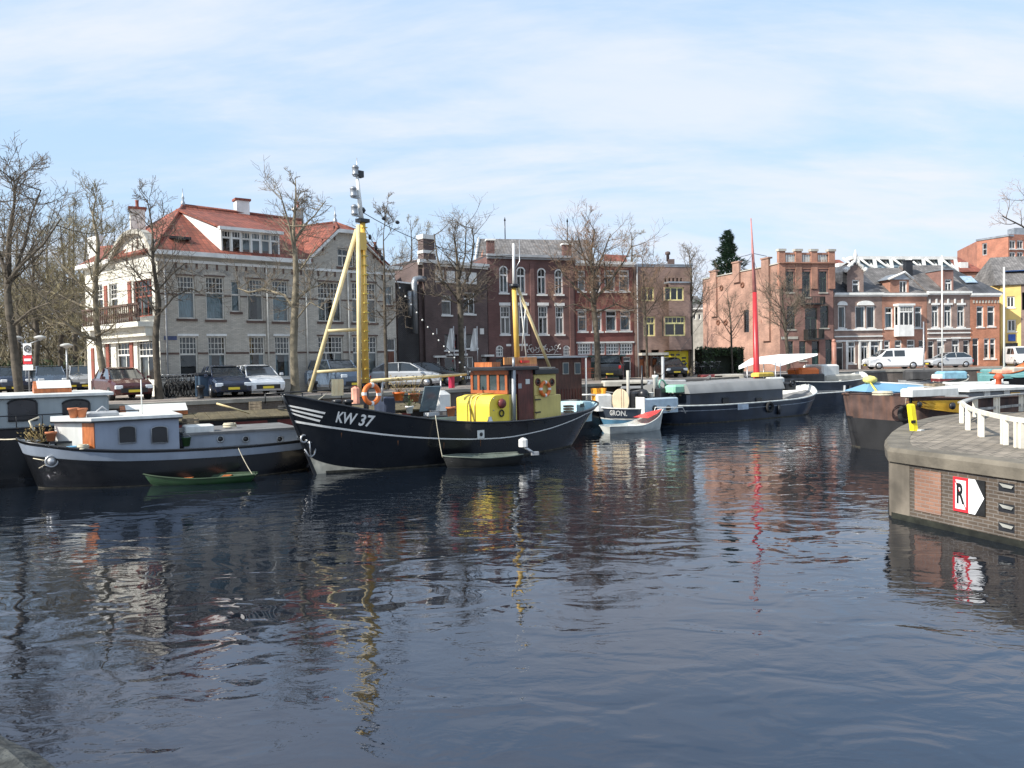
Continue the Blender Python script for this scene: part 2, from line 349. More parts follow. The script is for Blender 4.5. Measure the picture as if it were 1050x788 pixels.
def window(f, par, r, fm=white, tr=None, top=(0, 0), low=(1, 1), cur=None, sill=None, fw=.07, rec=.1, arch=0, bar=.03, wm=None, lintel=None):
    """r=(s0,s1,z0,z1); tr = transom height fraction from the bottom; top/low = (columns, rows) of the lights"""
    s0, s1, z0, z1 = r; b = MB(); g = MB(); o0, o1 = -rec - .06, -rec
    for a, c, e, h in ((s0, s0 + fw, z0, z1), (s1 - fw, s1, z0, z1), (s0 + fw, s1 - fw, z0, z0 + fw), (s0 + fw, s1 - fw, z1 - fw, z1)): f.box(b, a, c, e, h, o0, o1)
    zt = z0 + (z1 - z0) * tr if tr else z1 - fw
    if tr: f.box(b, s0 + fw, s1 - fw, zt - fw * .6, zt + fw * .6, o0, o1 + .015)
    def grid(za, zb, n, bw):
        for i in range(1, n[0]):
            x = s0 + (s1 - s0) * i / n[0]; f.box(b, x - bw / 2, x + bw / 2, za, zb, o0 + .012, o1 - .008)
        for i in range(1, n[1]):
            z = za + (zb - za) * i / n[1]; f.box(b, s0 + fw, s1 - fw, z - bw / 2, z + bw / 2, o0 + .014, o1 - .01)
    if tr and top[0] > 0: grid(zt, z1 - fw, top, bar)
    grid(z0 + fw, zt, low, fw * .8)
    g.quad(f.P(s0 + .02, z0 + .02, -rec - .03), f.P(s1 - .02, z0 + .02, -rec - .03), f.P(s1 - .02, z1 - .02, -rec - .03), f.P(s0 + .02, z1 - .02, -rec - .03))
    if arch:
        N_ = 8; pts = []   # spandrels that turn the head into an arch
        for sd in (-1, 1):
            mid = (s0 + s1) / 2; hw = (s1 - s0) / 2; v = [f.P(mid + sd * hw, z1, -.02)]
            for i in range(N_ + 1):
                t = pi / 2 * i / N_; v.append(f.P(mid + sd * hw * cos(t), z1 - arch + arch * sin(t), -.02))
            b.add(v, [(0, i, i + 1) for i in range(1, N_ + 1)], 1)
            for i in range(N_): b.quad(v[i + 1], v[i + 2], v[i + 2] - f.n * .12, v[i + 1] - f.n * .12, 1)
            vv = [f.P(mid + sd * (hw - fw) * cos(pi / 2 * i / N_), z1 - arch + (arch - fw) * sin(pi / 2 * i / N_), -.03) for i in range(N_ + 1)]
            for i in range(N_): b.quad(v[i + 1] - f.n * .01, v[i + 2] - f.n * .01, vv[i + 1], vv[i])
    o = b.build('window', [fm, wm or fm], par); g.build('pane', GL, o)
    if cur:
        c = MB(); zc = zt if cur[1] == 'low' else z1; n = 14
        spans = ((s0, s1),) if cur[2] == 'full' else ((s0, s0 + (s1 - s0) * .28), (s1 - (s1 - s0) * .28, s1))
        for a, e in spans:
            for i in range(n):
                x0, x1 = a + (e - a) * i / n, a + (e - a) * (i + 1) / n; d0, d1 = .3 + .03 * (i % 2), .3 + .03 * ((i + 1) % 2)
                c.quad(f.P(x0, z0, -d0), f.P(x1, z0, -d1), f.P(x1, zc, -d1), f.P(x0, zc, -d0))
        c.build('curtain', cur[0], o)
    if sill:
        c = MB(); f.box(c, s0 - .08, s1 + .08, z0 - .12, z0 - .004, -.1, .07); c.build('sill', sill, o)
    if lintel:
        c = MB(); f.box(c, s0 - .06, s1 + .06, z1 + .004, z1 + lintel[1], -.02, lintel[2] if len(lintel) > 2 else .03); c.build('lintel', lintel[0], o)
    return o
def door(f, par, r, m, light=.25, fm=white, panels=True):
    s0, s1, z0, z1 = r; b = MB(); o0, o1 = -.2, -.12; fw = .07
    for a, c, e, h in ((s0, s0 + fw, z0, z1), (s1 - fw, s1, z0, z1), (s0 + fw, s1 - fw, z1 - fw, z1)): f.box(b, a, c, e, h, o0, o1)
    zt = z1 - (z1 - z0) * light; f.box(b, s0 + fw, s1 - fw, zt - .04, zt + .04, o0, o1 + .01)
    o = b.build('door_frame', fm, par)
    c = MB(); f.box(c, s0 + fw, s1 - fw, z0 + .02, zt - .04, o0 + .01, o1 - .03)
    if panels:
        w_ = s1 - s0 - 2 * fw
        for k in (.12, .55):
            for j in (0, 1): f.box(c, s0 + fw + w_ * (.1 + .45 * j), s0 + fw + w_ * (.45 + .45 * j), z0 + (zt - z0) * k, z0 + (zt - z0) * (k + .35), o1 - .03, o1 - .012)
    d = c.build('door_leaf', m, o)
    g = MB(); g.quad(f.P(s0 + fw, zt, -.16), f.P(s1 - fw, zt, -.16), f.P(s1 - fw, z1 - fw, -.16), f.P(s0 + fw, z1 - fw, -.16)); g.build('pane', GL, o)
    return o
def chimney(par, c, w_, h, m, rz=0, cap=white, pots=1, capm='chimney'):
    b = MB(); c = V(c); b.box(c + V((0, 0, h / 2)), (w_, w_ * .8, h), rz, 0); b.box(c + V((0, 0, h + .06)), (w_ + .16, w_ * .8 + .16, .12), rz, 1)
    for i in range(pots): b.lathe(c + V(((i - (pots - 1) / 2) * .3, 0, h + .12)), [(.1, 0), (.12, .05), (.09, .1), (.09, .35), (.12, .4)], 8, 2)
    return b.build(capm, [m, cap, redtile], par)
def shell(par, pts, z0, z1, m, name='side_wall', skip=()):      # other walls of a footprint, in order
    b = MB()
    for i in range(len(pts) - 1):
        if i in skip: continue
        b.quad(V((*pts[i], z0)), V((*pts[i + 1], z0)), V((*pts[i + 1], z1)), V((*pts[i], z1)))
    return b.build(name, m, par)
def slab(par, poly, m, th=.12, name='roof'):     # roof faces with thickness, list of 3-D polygons
    b = MB()
    for p in poly:
        p = [V(x) for x in p]; nn = (p[1] - p[0]).cross(p[2] - p[0]).normalized()
        if nn.z < 0: nn = -nn; p = p[::-1]
        b.prism([x - nn * th for x in p], nn * th)
    return b.build(name, m, par)
# ================================================================== white corner house
wb_front = mat('painted_brick', (.5, .455, .385), .85, .08, 1.0, bump=.15, bsc=30, streak=.1, kind='brick')  # front wall colour, darker than the stucco of the left side
A = (-17.4, 38.7); B = (-6.9, 47.0); C = (-24.0, 44.2)
nF = F(A, B); Dc = (B[0] - 6.6, B[1] + 7.2); E2 = (C[0] + 3.5, C[1] + 5)
T = thing('corner_house', 'large pale painted corner house with red tiled roofs, white dormer and gables', 'house', (*A, ZS))
zg = nF.hit(200, 263.5)[1]
fr = nF
W1 = [fr.rect(*x) for x in ((182, 283, 200, 327), (211, 284, 230, 328), (253.5, 286.5, 270, 329), (279.5, 288, 296, 330))]
G1 = [fr.rect(*x) for x in ((184, 345, 203, 388), (213.5, 345, 232, 388), (255.5, 345, 272, 387), (282, 345, 298, 387))]
TR = [fr.rect(*x) for x in ((326, 289.5, 350, 330), (361, 290, 386, 331), (326.5, 345, 352, 385), (362, 345, 387, 385))]
SM = [fr.rect(237, 288, 246.5, 320), fr.rect(393, 293, 403, 313)]
DR = fr.rect(397.5, 347, 406.5, 389)
ATW = fr.rect(346, 255, 363, 274)
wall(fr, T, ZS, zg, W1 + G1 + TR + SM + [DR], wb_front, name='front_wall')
darkframe = mat('weathered_window_paint', (.66, .63, .56), .6, .15)
brownlint = mat('brown_stone', (.12, .075, .06), .8, .2)
for i, r in enumerate(W1): window(fr, T, r, darkframe, tr=.62, top=(5, 3), cur=(curt, 'low', 'full') if i != 2 else (curtw, 'all', 'side'), sill=brownlint, lintel=(brownlint, .07))
for i, r in enumerate(G1): window(fr, T, r, darkframe, tr=.57, top=(5, 3), cur=(curt, 'low', 'side') if i != 0 else None, sill=white, lintel=(white, .12))
for i, r in enumerate(TR): window(fr, T, r, darkframe, tr=.58, top=(7, 3), low=(3, 1), cur=(curtw, 'low', 'side'), sill=brownlint if i < 2 else white, lintel=(brownlint, .08))
for r in SM: window(fr, T, r, darkframe, tr=.55, cur=(curt, 'all', 'full'), sill=brownlint)
door(fr, T, DR, brownwood, .3)
b = MB()   # string courses, cornice, anchors, pipes
for y, h in ((361.6, .1), (301.5, .07)):
    z = fr.hit(190, y)[1]
    b_ops = sorted([(r[0], r[1]) for r in W1 + G1 + TR + SM + [DR] if r[2] < z < r[3]]); x = 0
    for a_, c_ in b_ops + [(fr.L, fr.L)]: fr.box(b, x, a_, z - h, z, -.02, .025); x = c_
b.build('string_course', brownlint, T)
b = MB(); fr.box(b, -.25, fr.hit(316, 268)[0], zg - .02, zg + .2, -.3, .4); fr.box(b, -.1, fr.L, zg - .34, zg - .2, 0, .06); fr.box(b, fr.hit(392, 270)[0], fr.L + .3, zg - .02, zg + .18, -.3, .4)
b.build('gutter', white, T)
b = MB()
for i in range(26):
    s_ = .35 + i * (fr.L - .7) / 25; fr.box(b, s_ - .05, s_ + .05, zg - .62, zg - .22, 0, .03)
b.build('wall_anchor', brownlint, T)
for px in (170, 279 - 5, 314, 357):
    s_ = fr.hit(px, 330)[0]; b = MB(); b.tube([fr.P(s_, ZS, .08), fr.P(s_, zg, .08)], .045, 6); b.build('downpipe', grey if px < 200 else darkframe, T)
b = MB()   # brick arches over the windows
for r in W1[:3] + G1[1:1]:
    m_ = (r[0] + r[1]) / 2
    for k in range(11):
        t = pi * (.15 + .7 * k / 10); p = fr.P(m_ + cos(t) * .85, r[3] + .12 + sin(t) * .45 - .2, .012); b.box(p, (.1, .03, .16), atan2(fr.d.y, fr.d.x), 0, ('Y', pi / 2 - t))
b.build('arch_trim', mat('soot_stain', (.33, .31, .28), .9), T)
b = MB(); s_ = fr.hit(175, 354)[0]; fr.box(b, s_ - .3, s_ + .3, 5.0, 5.2, 0, .03); b.build('street_name_plate', mat('blue_enamel', (.05, .07, .16), .4), T)
# right gable
ap0 = fr.hit(345, 239); ap1 = fr.hit(362, 240); g0 = fr.hit(315, 268)[0]; g1 = fr.hit(396, 270)[0]
prof = [(g0, zg), (g1, zg), (ap1[0], ap0[1]), (ap0[0], ap0[1])]
b = MB(); s0, s1, z0, z1 = ATW
def gp(s_):  # gable outline height
    if s_ < ap0[0]: return zg + (s_ - g0) / (ap0[0] - g0) * (ap0[1] - zg)
    if s_ > ap1[0]: return zg + (g1 - s_) / (g1 - ap1[0]) * (ap0[1] - zg)
    return ap0[1]
xs = sorted(set([g0, g1, ap0[0], ap1[0], s0, s1]))
for i in range(len(xs) - 1):
    a_, c_ = xs[i], xs[i + 1]
    if s0 <= (a_ + c_) / 2 <= s1:
        b.quad(fr.P(a_, zg), fr.P(c_, zg), fr.P(c_, z0), fr.P(a_, z0)); b.quad(fr.P(a_, z1), fr.P(c_, z1), fr.P(c_, gp(c_)), fr.P(a_, gp(a_)))
    else: b.add([fr.P(a_, zg), fr.P(c_, zg), fr.P(c_, gp(c_)), fr.P(a_, gp(a_))], [(0, 1, 2, 3)])
b.quad(fr.P(s0, z0, -.4), fr.P(s1, z0, -.4), fr.P(s1, z1, -.4), fr.P(s0, z1, -.4), 1)
b.build('gable_wall', [wb_front, dark], T)
window(fr, T, ATW, darkframe, tr=.6, top=(3, 1), low=(3, 1), cur=(curtw, 'all', 'side'), sill=brownlint)
b = MB()
for k, (s_, zt, zb) in enumerate(((fr.hit(343, 250)[0], 12.1, 11.3), (fr.hit(331, 262)[0], 11.3, 10.6), (fr.hit(383, 262)[0], 11.1, 10.4), (fr.hit(370, 250)[0], 11.9, 11.2))): fr.box(b, s_ - .05, s_ + .05, zb - .6, zt - .6, 0, .03)
b.build('wall_anchor', brownlint, T)
b = MB()
for (a_, za), (c_, zc) in (((g0 - .2, zg - .05), ap0), ((g1 + .25, zg - .1), (ap1[0], ap0[1])), (ap0, (ap1[0], ap0[1]))):
    b.prism([fr.P(a_, za, -.05), fr.P(c_, zc, -.05), fr.P(c_, zc + .2, -.05), fr.P(a_, za + .2, -.05)], fr.n * .35)
b.build('barge_board', white, T)
# roofs
dv = (V((*C, 0)) - V((*A, 0))).normalized(); u = fr.d
def rp(s_, back, z): return fr.p + u * s_ + dv * back + V((0, 0, z))
def rpx(px, py, back):
    r = ray(px, py); n_ = fr.n; o = fr.p + dv * back; t = (o - EYE).dot(n_) / r.dot(n_); return EYE + r * t
PK = rpx(187.7, 211, 5.0); K2 = rpx(309, 223, 5.0); zr = PK.z; K2.z = zr - .15
back = 9.5
Ae = fr.P(-.2, zg + .2, .35); Be = fr.P(fr.hit(318, 268)[0], zg + .2, .35)
Ce = V((C[0], C[1], zg + .2)) + V((-.4, -.1, 0)); hipb = rp(2.4, 9.0, zg + .2)
GA = (fr.P(ap0[0] + .5 * (ap1[0] - ap0[0]), ap0[1] + .8, -1.2))  # peak of clipped gable
slab(T, [[Ae, Be, K2, PK], [Ce, Ae, PK], [Ce, PK, hipb], [PK, K2, rp(fr.L - 4, 9.5, zg + .2), hipb]], redtile)
GB = rp(fr.hit(353, 240)[0] - .9, 5.6, GA.z)
gL = fr.P(g0 - .3, zg + .12, .3); gR = fr.P(fr.L + .35, zg - .1, .3); t0 = fr.P(ap0[0] - .05, ap0[1] + .2, .3); t1 = fr.P(ap1[0] + .05, ap0[1] + .2, .3)
slab(T, [[gL, t0, GA, GB, rp(g0 - .6, 5, zg + .2)], [t0, t1, GA], [t1, fr.P(g1 + .3, zg + .05, .3), rp(fr.L + .2, 7, zg), GB, GA]], redtile, name='gable_roof')
slab(T, [[fr.P(g1, zg + .1, .3), fr.P(fr.L + .3, zg + .1, .3), rp(fr.L + .3, 7, zg + 1), rp(g1, 7, zg + 1.2)]], darktile, name='flat_roof')
for p in (PK, GA):
    b = MB(); b.lathe(p, [(.14, -.1), (.12, .15), (.05, .3), (.09, .42), (.03, .55), (.015, .95)], 8); b.build('finial', zinc, T)
b = MB(); b.tube([PK, K2], .11, 6); b.tube([PK, Ae], .1, 6); b.tube([GA, GB], .1, 6); b.tube([GA, t0], .09, 5); b.tube([GA, t1], .09, 5); b.build('ridge_tiles', redtile, T)
# dormer
ds0 = fr.hit(227, 255)[0] ; ds1 = fr.hit(287, 260)[0]; dzt = fr.hit(228, 236, -.1)[1]; slo = (zr - zg) / 5.0
dz0 = zg + .2; D_T = thing  # (dormer stays part of the house)
b = MB(); bk = (zr - .35 - zg) / slo
topb = zr - .45
fp = lambda s_, z, d: fr.p + u * s_ + dv * d + V((0, 0, z))
xt = 4.3
b.add([fp(ds0, dz0, 0), fp(ds0, dzt, 0), fp(ds0, topb, xt)], [(0, 1, 2)]); b.add([fp(ds1, dz0, 0), fp(ds1, dzt, 0), fp(ds1, topb, xt)], [(2, 1, 0)])
b.build('dormer_cheek', white, T)
slab(T, [[fp(ds0 - .15, dzt + .12, -.25), fp(ds1 + .15, dzt + .12, -.25), fp(ds1 + .15, topb + .1, xt), fp(ds0 - .15, topb + .1, xt)]], redtile, name='dormer_roof', th=.1)
b = MB(); fr.box(b, ds0 - .15, ds1 + .15, dzt - .02, dzt + .14, -.02, .27); fr.box(b, ds0, ds1, dz0, dzt, -.5, -.45, 1)
b.build('dormer_fascia', [white, dark], T)
nw = 6; ww = (ds1 - ds0) / nw
for i in range(nw): window(fr, T, (ds0 + i * ww, ds0 + (i + 1) * ww, dz0, dzt), white if i in (1, 3, 5) else darkframe, tr=.7, top=(3, 1), cur=(curt, 'all', 'full') if i in (2, 3, 4) else None, fw=.08, rec=.02)
b = MB(); p0 = rpx(191, 256, .5)
b.box(fp(fr.hit(191, 256)[0] + .1, zg + 1.0, .9), (1.0, .7, .12), atan2(u.y, u.x), 0); b.build('roof_window', black, T)
chimney(T, rpx(248, 219, 5.2) + V((0, 0, -.4)), .75, 1.1, white, .6, redtile, 0); chimney(T, rpx(306, 224, 5.6) + V((0, 0, -.4)), .5, .9, stone, .6)
chimney(T, at(385, 262, 49) + V((0, 0, -.9)), .6, 1.2, brownlint, .6)
# left (sunlit) facade
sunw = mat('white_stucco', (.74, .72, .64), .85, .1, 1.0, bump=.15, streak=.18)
lf = F(C, A); zl = zg
U = [lf.rect(*x) for x in ((98, 292, 105.5, 325), (112, 291, 120.5, 325), (137, 287, 156, 325))]
LG = [lf.rect(*x) for x in ((107, 346, 114, 388), (119, 345, 136, 388), (141, 344, 159, 391))]
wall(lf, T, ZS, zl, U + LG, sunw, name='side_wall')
redpaint = mat('red_brown_paint', (.25, .07, .045), .6, .2)
for r in U: window(lf, T, r, white if r[1] - r[0] < 1.2 else redpaint, tr=.55, top=(3, 3) if r[1] - r[0] < 1.2 else (5, 3), low=(1, 1) if r[1] - r[0] < 1.2 else (3, 1), cur=(curtw, 'low', 'side'))
for r in LG: window(lf, T, r, white, tr=.55, top=(3, 3) if r[1] - r[0] < 1 else (5, 3), low=(2, 1), cur=(curtw, 'low', 'side'))
for px in (94, 109.5, 134):
    s_ = lf.hit(px, 320)[0]; b = MB(); lf.box(b, s_ - .17, s_ + .17, ZS, zl - 1.1 if px > 100 else ZS + 2.6, 0, .06); b.build('pilaster', redpaint, T)
b = MB()    # curved gable
cv = [(118, 268), (121, 262), (124, 255), (128, 248.5), (133, 243.5), (138, 241), (148, 240.5), (152, 243.5), (155.5, 250), (159, 259), (160, 264)]
pts = [lf.hit(*p) for p in cv]; poly = [lf.P(s_, z, .04) for s_, z in pts] + [lf.P(pts[-1][0], zl - .8, .04), lf.P(pts[0][0], zl - .8, .04)]
b.prism(poly[::-1], lf.n * -.3); b.build('curved_gable', sunw, T)
b = MB()
for i in range(len(pts) - 1):
    a_, c_ = pts[i], pts[i + 1]; dx, dz_ = c_[0] - a_[0], c_[1] - a_[1]; l_ = sqrt(dx * dx + dz_ * dz_); nx, nz = -dz_ / l_ * .22, dx / l_ * .22
    b.prism([lf.P(*a_, -.1), lf.P(*c_, -.1), lf.P(c_[0] + nx, c_[1] + nz, -.1), lf.P(a_[0] + nx, a_[1] + nz, -.1)], lf.n * .42)
b.build('gable_coping', stone, T)
b = MB(); lf.box(b, -.3, pts[0][0], zl - .02, zl + .2, -.3, .4); b.build('side_gutter', white, T)
b = MB()
for s_, z in ((lf.hit(137, 256)), (lf.hit(148, 256)), (lf.hit(131, 266)), (lf.hit(142, 250))): lf.box(b, s_ - .05, s_ + .05, z - .3, z + .3, .04, .07)
b.build('wall_anchor', brownlint, T)
zb = lf.hit(130, 333)[1]; bs0 = lf.hit(101, 330)[0]; bs1 = lf.hit(160, 330)[0]
b = MB(); lf.box(b, bs0, bs1, zb - .25, zb, .002, .9); lf.box(b, bs0 + .1, bs1 - .1, zb - .7, zb - .25, .002, .5); lf.box(b, bs0 + .3, bs1 - .3, zb - .95, zb - .7, .002, .25); b.build('balcony', sunw, T)
b = MB(); lf.box(b, bs0, bs1, zb + .82, zb + .92, .75, .88)
k = int((bs1 - bs0) / .22)
for i in range(k + 1):
    p = lf.P(bs0 + .05 + i * (bs1 - bs0 - .1) / k, zb, .815); b.lathe(p, [(.05, 0), (.035, .15), (.06, .35), (.03, .6), (.05, .82)], 6)
b.build('balustrade', brownlint, T)
chimney(T, at(141.4, 236, 43.5) + V((0, 0, -.8)), .75, 1.9, sunw, .5, redtile, 1)
# red cross-roof behind the curved gable
gm = lf.hit(143, 241); pkc = lf.P(gm[0], gm[1] - .15, -.1); inn = -lf.n
slab(T, [[lf.P(pts[0][0] - .2, zl + .2, .2), pkc, pkc + inn * 3.5, lf.P(pts[0][0] - .2, zl + .2, 0) + inn * 3.5], [pkc, lf.P(lf.L, zl + .2, 0), lf.P(lf.L, zl + .2, 0) + inn * 3.5, pkc + inn * 3.5]], redtile, name='cross_roof')
b = MB(); b.box(at(98, 262, 47), (.25, 1.5, 2.2), .9, 0); b.build('fire_wall', white, T)
slab(T, [[at(99, 253, 46.5), at(122, 251, 44.5), at(122, 270, 43.5), at(99, 273, 45.5)]], redtile, name='upper_roof')
shell(T, [B, Dc, E2, C], ZS, zg, wb_front, 'rear_wall')
# ================================================================== the other buildings along the quay
def basepx(px, D): return V((at(px, 380, D).x, D, 0))
def house(name, label, pxa, Da, pxb, Db, ytop, m, depth=9, group=None, topm=white, cat='house', open_back=False, parapet=None):
    a, b_ = basepx(pxa, Da), basepx(pxb, Db); f = F(a, b_); T = thing(name, label, cat, (a.x, a.y, ZS), group)
    z = f.hit((pxa + pxb) / 2, ytop)[1]
    return f, T, z
def finish(f, T, z, m, depth=9, roof='flat', roofm=darktile, ridge=2.5, cornice=white, ch=.22, co=.3):
    pts = [f.e, f.e - f.n * depth, f.p - f.n * depth, f.p]
    shell(T, [(p.x, p.y) for p in pts], ZS, z, m)
    b = MB()
    if roof == 'flat': f.box(b, 0, f.L, z - .16, z - .05, -depth, -.02); b.build('roof', roofm, T)
    elif roof == 'ridge':
        h = depth * .45; slab(T, [[f.P(-.02, z, .1), f.P(f.L + .02, z, .1), f.P(f.L + .02, z + ridge, -h), f.P(-.02, z + ridge, -h)], [f.P(-.02, z + ridge, -h), f.P(f.L + .02, z + ridge, -h), f.P(f.L + .02, z, -depth), f.P(-.02, z, -depth)]], roofm)
        b = MB()
        for s_ in (.02, f.L - .14): b.prism([f.P(s_, z, 0), f.P(s_, z + ridge - .1, -h), f.P(s_, z, -depth)], f.d * .12)
        b.build('gable_end', m, T)
    if cornice:
        b = MB(); f.box(b, -.05, f.L + .05, z - ch, z, .002, co); f.box(b, -.02, f.L + .02, z - ch - .14, z - ch, .002, co * .45); b.build('cornice', cornice, T)
def band(f, T, y, h, m, out=.05, px0=None, px1=None, name='band'):
    s0 = 0 if px0 is None else f.hit(px0, y)[0]; s1 = f.L if px1 is None else f.hit(px1, y)[0]; z = f.hit(525 if px0 is None else px0, y)[1] if False else f.hit((px0 or 0) + .1 if px0 else MID(f), y)[1]
    b = MB(); f.box(b, s0, s1, z - h, z, .002, out); return b.build(name, m, T)
def MID(f):
    p = f.p + f.d * f.L / 2; r = p - EYE; q = CM.transposed() @ r; return 525 + FPX * q.x / -q.z
darkbrick = mat('dark_purple_brick', (.115, .075, .07), .85, .25, 1, bump=.3, kind='brick', streak=.15)
redbrown = mat('red_brown_brick', (.15, .068, .06), .85, .25, 1, bump=.3, kind='brick', streak=.1)
redbrick = mat('red_brick', (.22, .062, .05), .85, .25, 1, bump=.3, kind='brick', streak=.1)
tanbrick = mat('tan_brown_brick', (.27, .17, .135), .85, .25, 1, bump=.3, kind='brick', streak=.1)
orangebrick = mat('orange_brick', (.4, .19, .125), .85, .25, 1, bump=.3, kind='brick', streak=.1)
pinkbrick = mat('pink_brick', (.36, .205, .15), .85, .28, .8, bump=.3, kind='brick', streak=.15)
greybrick = mat('grey_purple_brick', (.27, .185, .155), .85, .25, 1, bump=.3, kind='brick', streak=.1)
flagbrick = darkbrick
yel = mat('bright_yellow_paint', (.8, .62, .02), .5, .1)
yelframe = mat('pale_yellow_frame', (.75, .68, .32), .5, .1)
teal = mat('dark_green_paint', (.02, .05, .045), .5, .2)
# ---- low dark building in the gap
f, T, z = house('warehouse', 'low black brick warehouse with bright white roof between corner house and dark brick house', 409, 50.5, 432, 52.5, 290, darkbrick)
wall(f, T, ZS, z, [], mat('black_brick', (.03, .028, .03), .85, .3, 1, bump=.3, kind='brick'), name='front_wall')
shell(T, [(f.e.x, f.e.y), (f.e.x - f.n.x * 8, f.e.y - f.n.y * 8), (f.p.x - f.n.x * 8, f.p.y - f.n.y * 8), (f.p.x, f.p.y)], ZS, z, darkbrick)
b = MB(); z2 = f.hit(420, 273)[1]; f.box(b, -1.2, f.L + .1, z - .1, z, -8, .05); f.box(b, -1.3, f.L + .1, z, z2, -6, -2.4); b.build('roof', mat('white_roofing', (.85, .85, .84), .7, .06), T)
b = MB()
s_, zz_ = f.hit(425, 285, .4); _, ze = f.hit(425, 342, .4); s2 = f.hit(431, 285, .4)[0]
b.tube([f.P(s2 + .5, zz_, .35), f.P(s2 - .1, zz_, .35), f.P(s_ + .12, zz_ - .1, .35), f.P(s_, zz_ - .35, .35), f.P(s_, ze, .35)], .2, 10)
b.tube([f.P(s_ - .45, zz_ - .9, .3), f.P(s_ - .45, ze + 1.1, .3)], .15, 8); b.build('ventilation_duct', zinc, T)
# ---- dark brick house with flags
f, T, z = house('brick_house', 'dark purple brick house with white banners on poles and tall corner pillar', 431, 52.3, 501, 55.8, 269, darkbrick)
ops = [f.rect(*x) for x in ((453, 303, 463, 323), (475.5, 300, 487, 322), (443.5, 366, 452, 386), (456, 366, 468, 386), (475, 366, 486, 387), (494, 366.5, 502, 388), (456, 343, 469, 359), (477, 343, 489, 357))]
wall(f, T, ZS, z, ops, darkbrick, name='front_wall')
for i, r in enumerate(ops): window(f, T, r, white if i < 5 else black, low=((1, 1), (2, 1))[i in (1, 4)], tr=.7 if i < 3 else None, sill=white, cur=(curtw, 'all', 'side') if i < 2 else None)
finish(f, T, z, darkbrick, 9)
b = MB(); s0, s1, z0, z1 = f.rect(446, 277, 487, 289)
for i in range(4): f.box(b, s0 + (s1 - s0) * i / 3.6, s0 + (s1 - s0) * (i / 3.6 + .2), z0, z1 - .1, .002, .05)
f.box(b, s0 - .1, s1 + .1, z0 - .12, z0, .002, .1); b.build('white_panel', white, T)
b = MB()
for x in (444, 492): a_ = f.rect(x, 337, x + 4, 343); f.box(b, a_[0], a_[1], a_[2], a_[3], .002, .03)
b.build('wall_plate', white, T)
b = MB()
for k, (x0, x1, yt) in enumerate(((432.5, 444, 246), (437, 449, 262))):
    s0, s1, z0, z1 = f.rect(x0, yt, x1, 300); o = .25 - .45 * k
    f.box(b, s0, s1, ZS, z1, o - .7, o)
    f.box(b, s0 - .06, s1 + .06, z1, z1 + .3, o - .76, o + .06, 1)
    if k == 0: f.box(b, s0 - .06, s1 + .06, z1 - .95, z1 - .75, o - .72, o + .05, 1)
b.build('corner_pillar', [darkbrick, white], T)
for x0, x1, yy in ((442, 454, 365), (457, 476, 363), (493, 503, 364)):
    s0, s1, z0, z1 = f.rect(x0, yy, x1, yy + 2); b = MB(); f.box(b, s0, s1, z0, z1, .002, .45); b.build('canopy', white, T)
FB = f
# ---- arched window house
f, T, z = house('arched_window_house', 'red brown brick house with tall arched white windows and wide slate roof', 501.6, 56, 591, 58.2, 262, redbrown)
upr = [(512, 272.6, 521, 300.5), (529.5, 273.7, 539, 301.3), (551, 275, 560, 302), (568.7, 276, 577.3, 302)]
mid = [(513, 313.7, 523.6, 343), (532, 313.7, 541.7, 343), (552, 313.7, 562, 343), (569.6, 314, 578.3, 343)]
gr = [(508.5, 354.5, 516.2, 366), (577.5, 354.5, 584.5, 365)]
lowr = [(508.5, 367.5, 516.2, 388), (539, 364, 556, 388), (560, 364, 574, 388)]
U = [f.rect(*x) for x in upr]; M_ = [f.rect(*x) for x in mid]; G = [f.rect(*x) for x in gr]; Lw = [f.rect(*x) for x in lowr]
wall(f, T, ZS, z, U + M_ + G + Lw, redbrown, name='front_wall')
for r in U: window(f, T, r, white, low=(2, 1), tr=.66, top=(2, 1), arch=.34, wm=redbrown, cur=(curt, 'low', 'side'), fw=.1, sill=white)
for r in M_: window(f, T, r, white, low=(2, 1), tr=.6, top=(3, 2), cur=(curtw, 'low', 'side'), fw=.1, sill=white, lintel=(white, .22, .05))
for r in G: window(f, T, r, white, low=(3, 3), arch=.26, wm=redbrown, fw=.08)
window(f, T, Lw[0], black, fw=.08); [window(f, T, r, black, low=(3, 1), fw=.08) for r in Lw[1:]]
finish(f, T, z, redbrown, 10, cornice=grey, ch=.18)
for x in (525.5, 586, 546):
    s0 = f.hit(x, 320)[0]; b = MB(); f.box(b, s0 - .16, s0 + .16, ZS, z - .6, .002, .09); b.build('pilaster', redbrown, T)
b = MB()    # scrolled white wrought sign over the shop front
s0, s1, z0, z1 = f.rect(540, 352, 575, 364)
rr = random.Random(3)
for i in range(15):
    c0 = s0 + (s1 - s0) * (i + .5) / 15; zc = z0 + .25 + .28 * abs(sin(i * 1.7)); q_ = []
    for k in range(13):
        t = k / 12 * 4.5; q_.append(f.P(c0 + cos(t + i) * (.19 - .012 * k), zc + sin(t + i) * (.24 - .015 * k), .12))
    b.tube(q_, .022, 4)
b.tube([f.P(s0, z0, .12), f.P(s1, z0, .12)], .03, 5); b.build('scroll_sign', white, T)
band(f, T, 353, .16, white, .04, 519, 541, 'fascia')
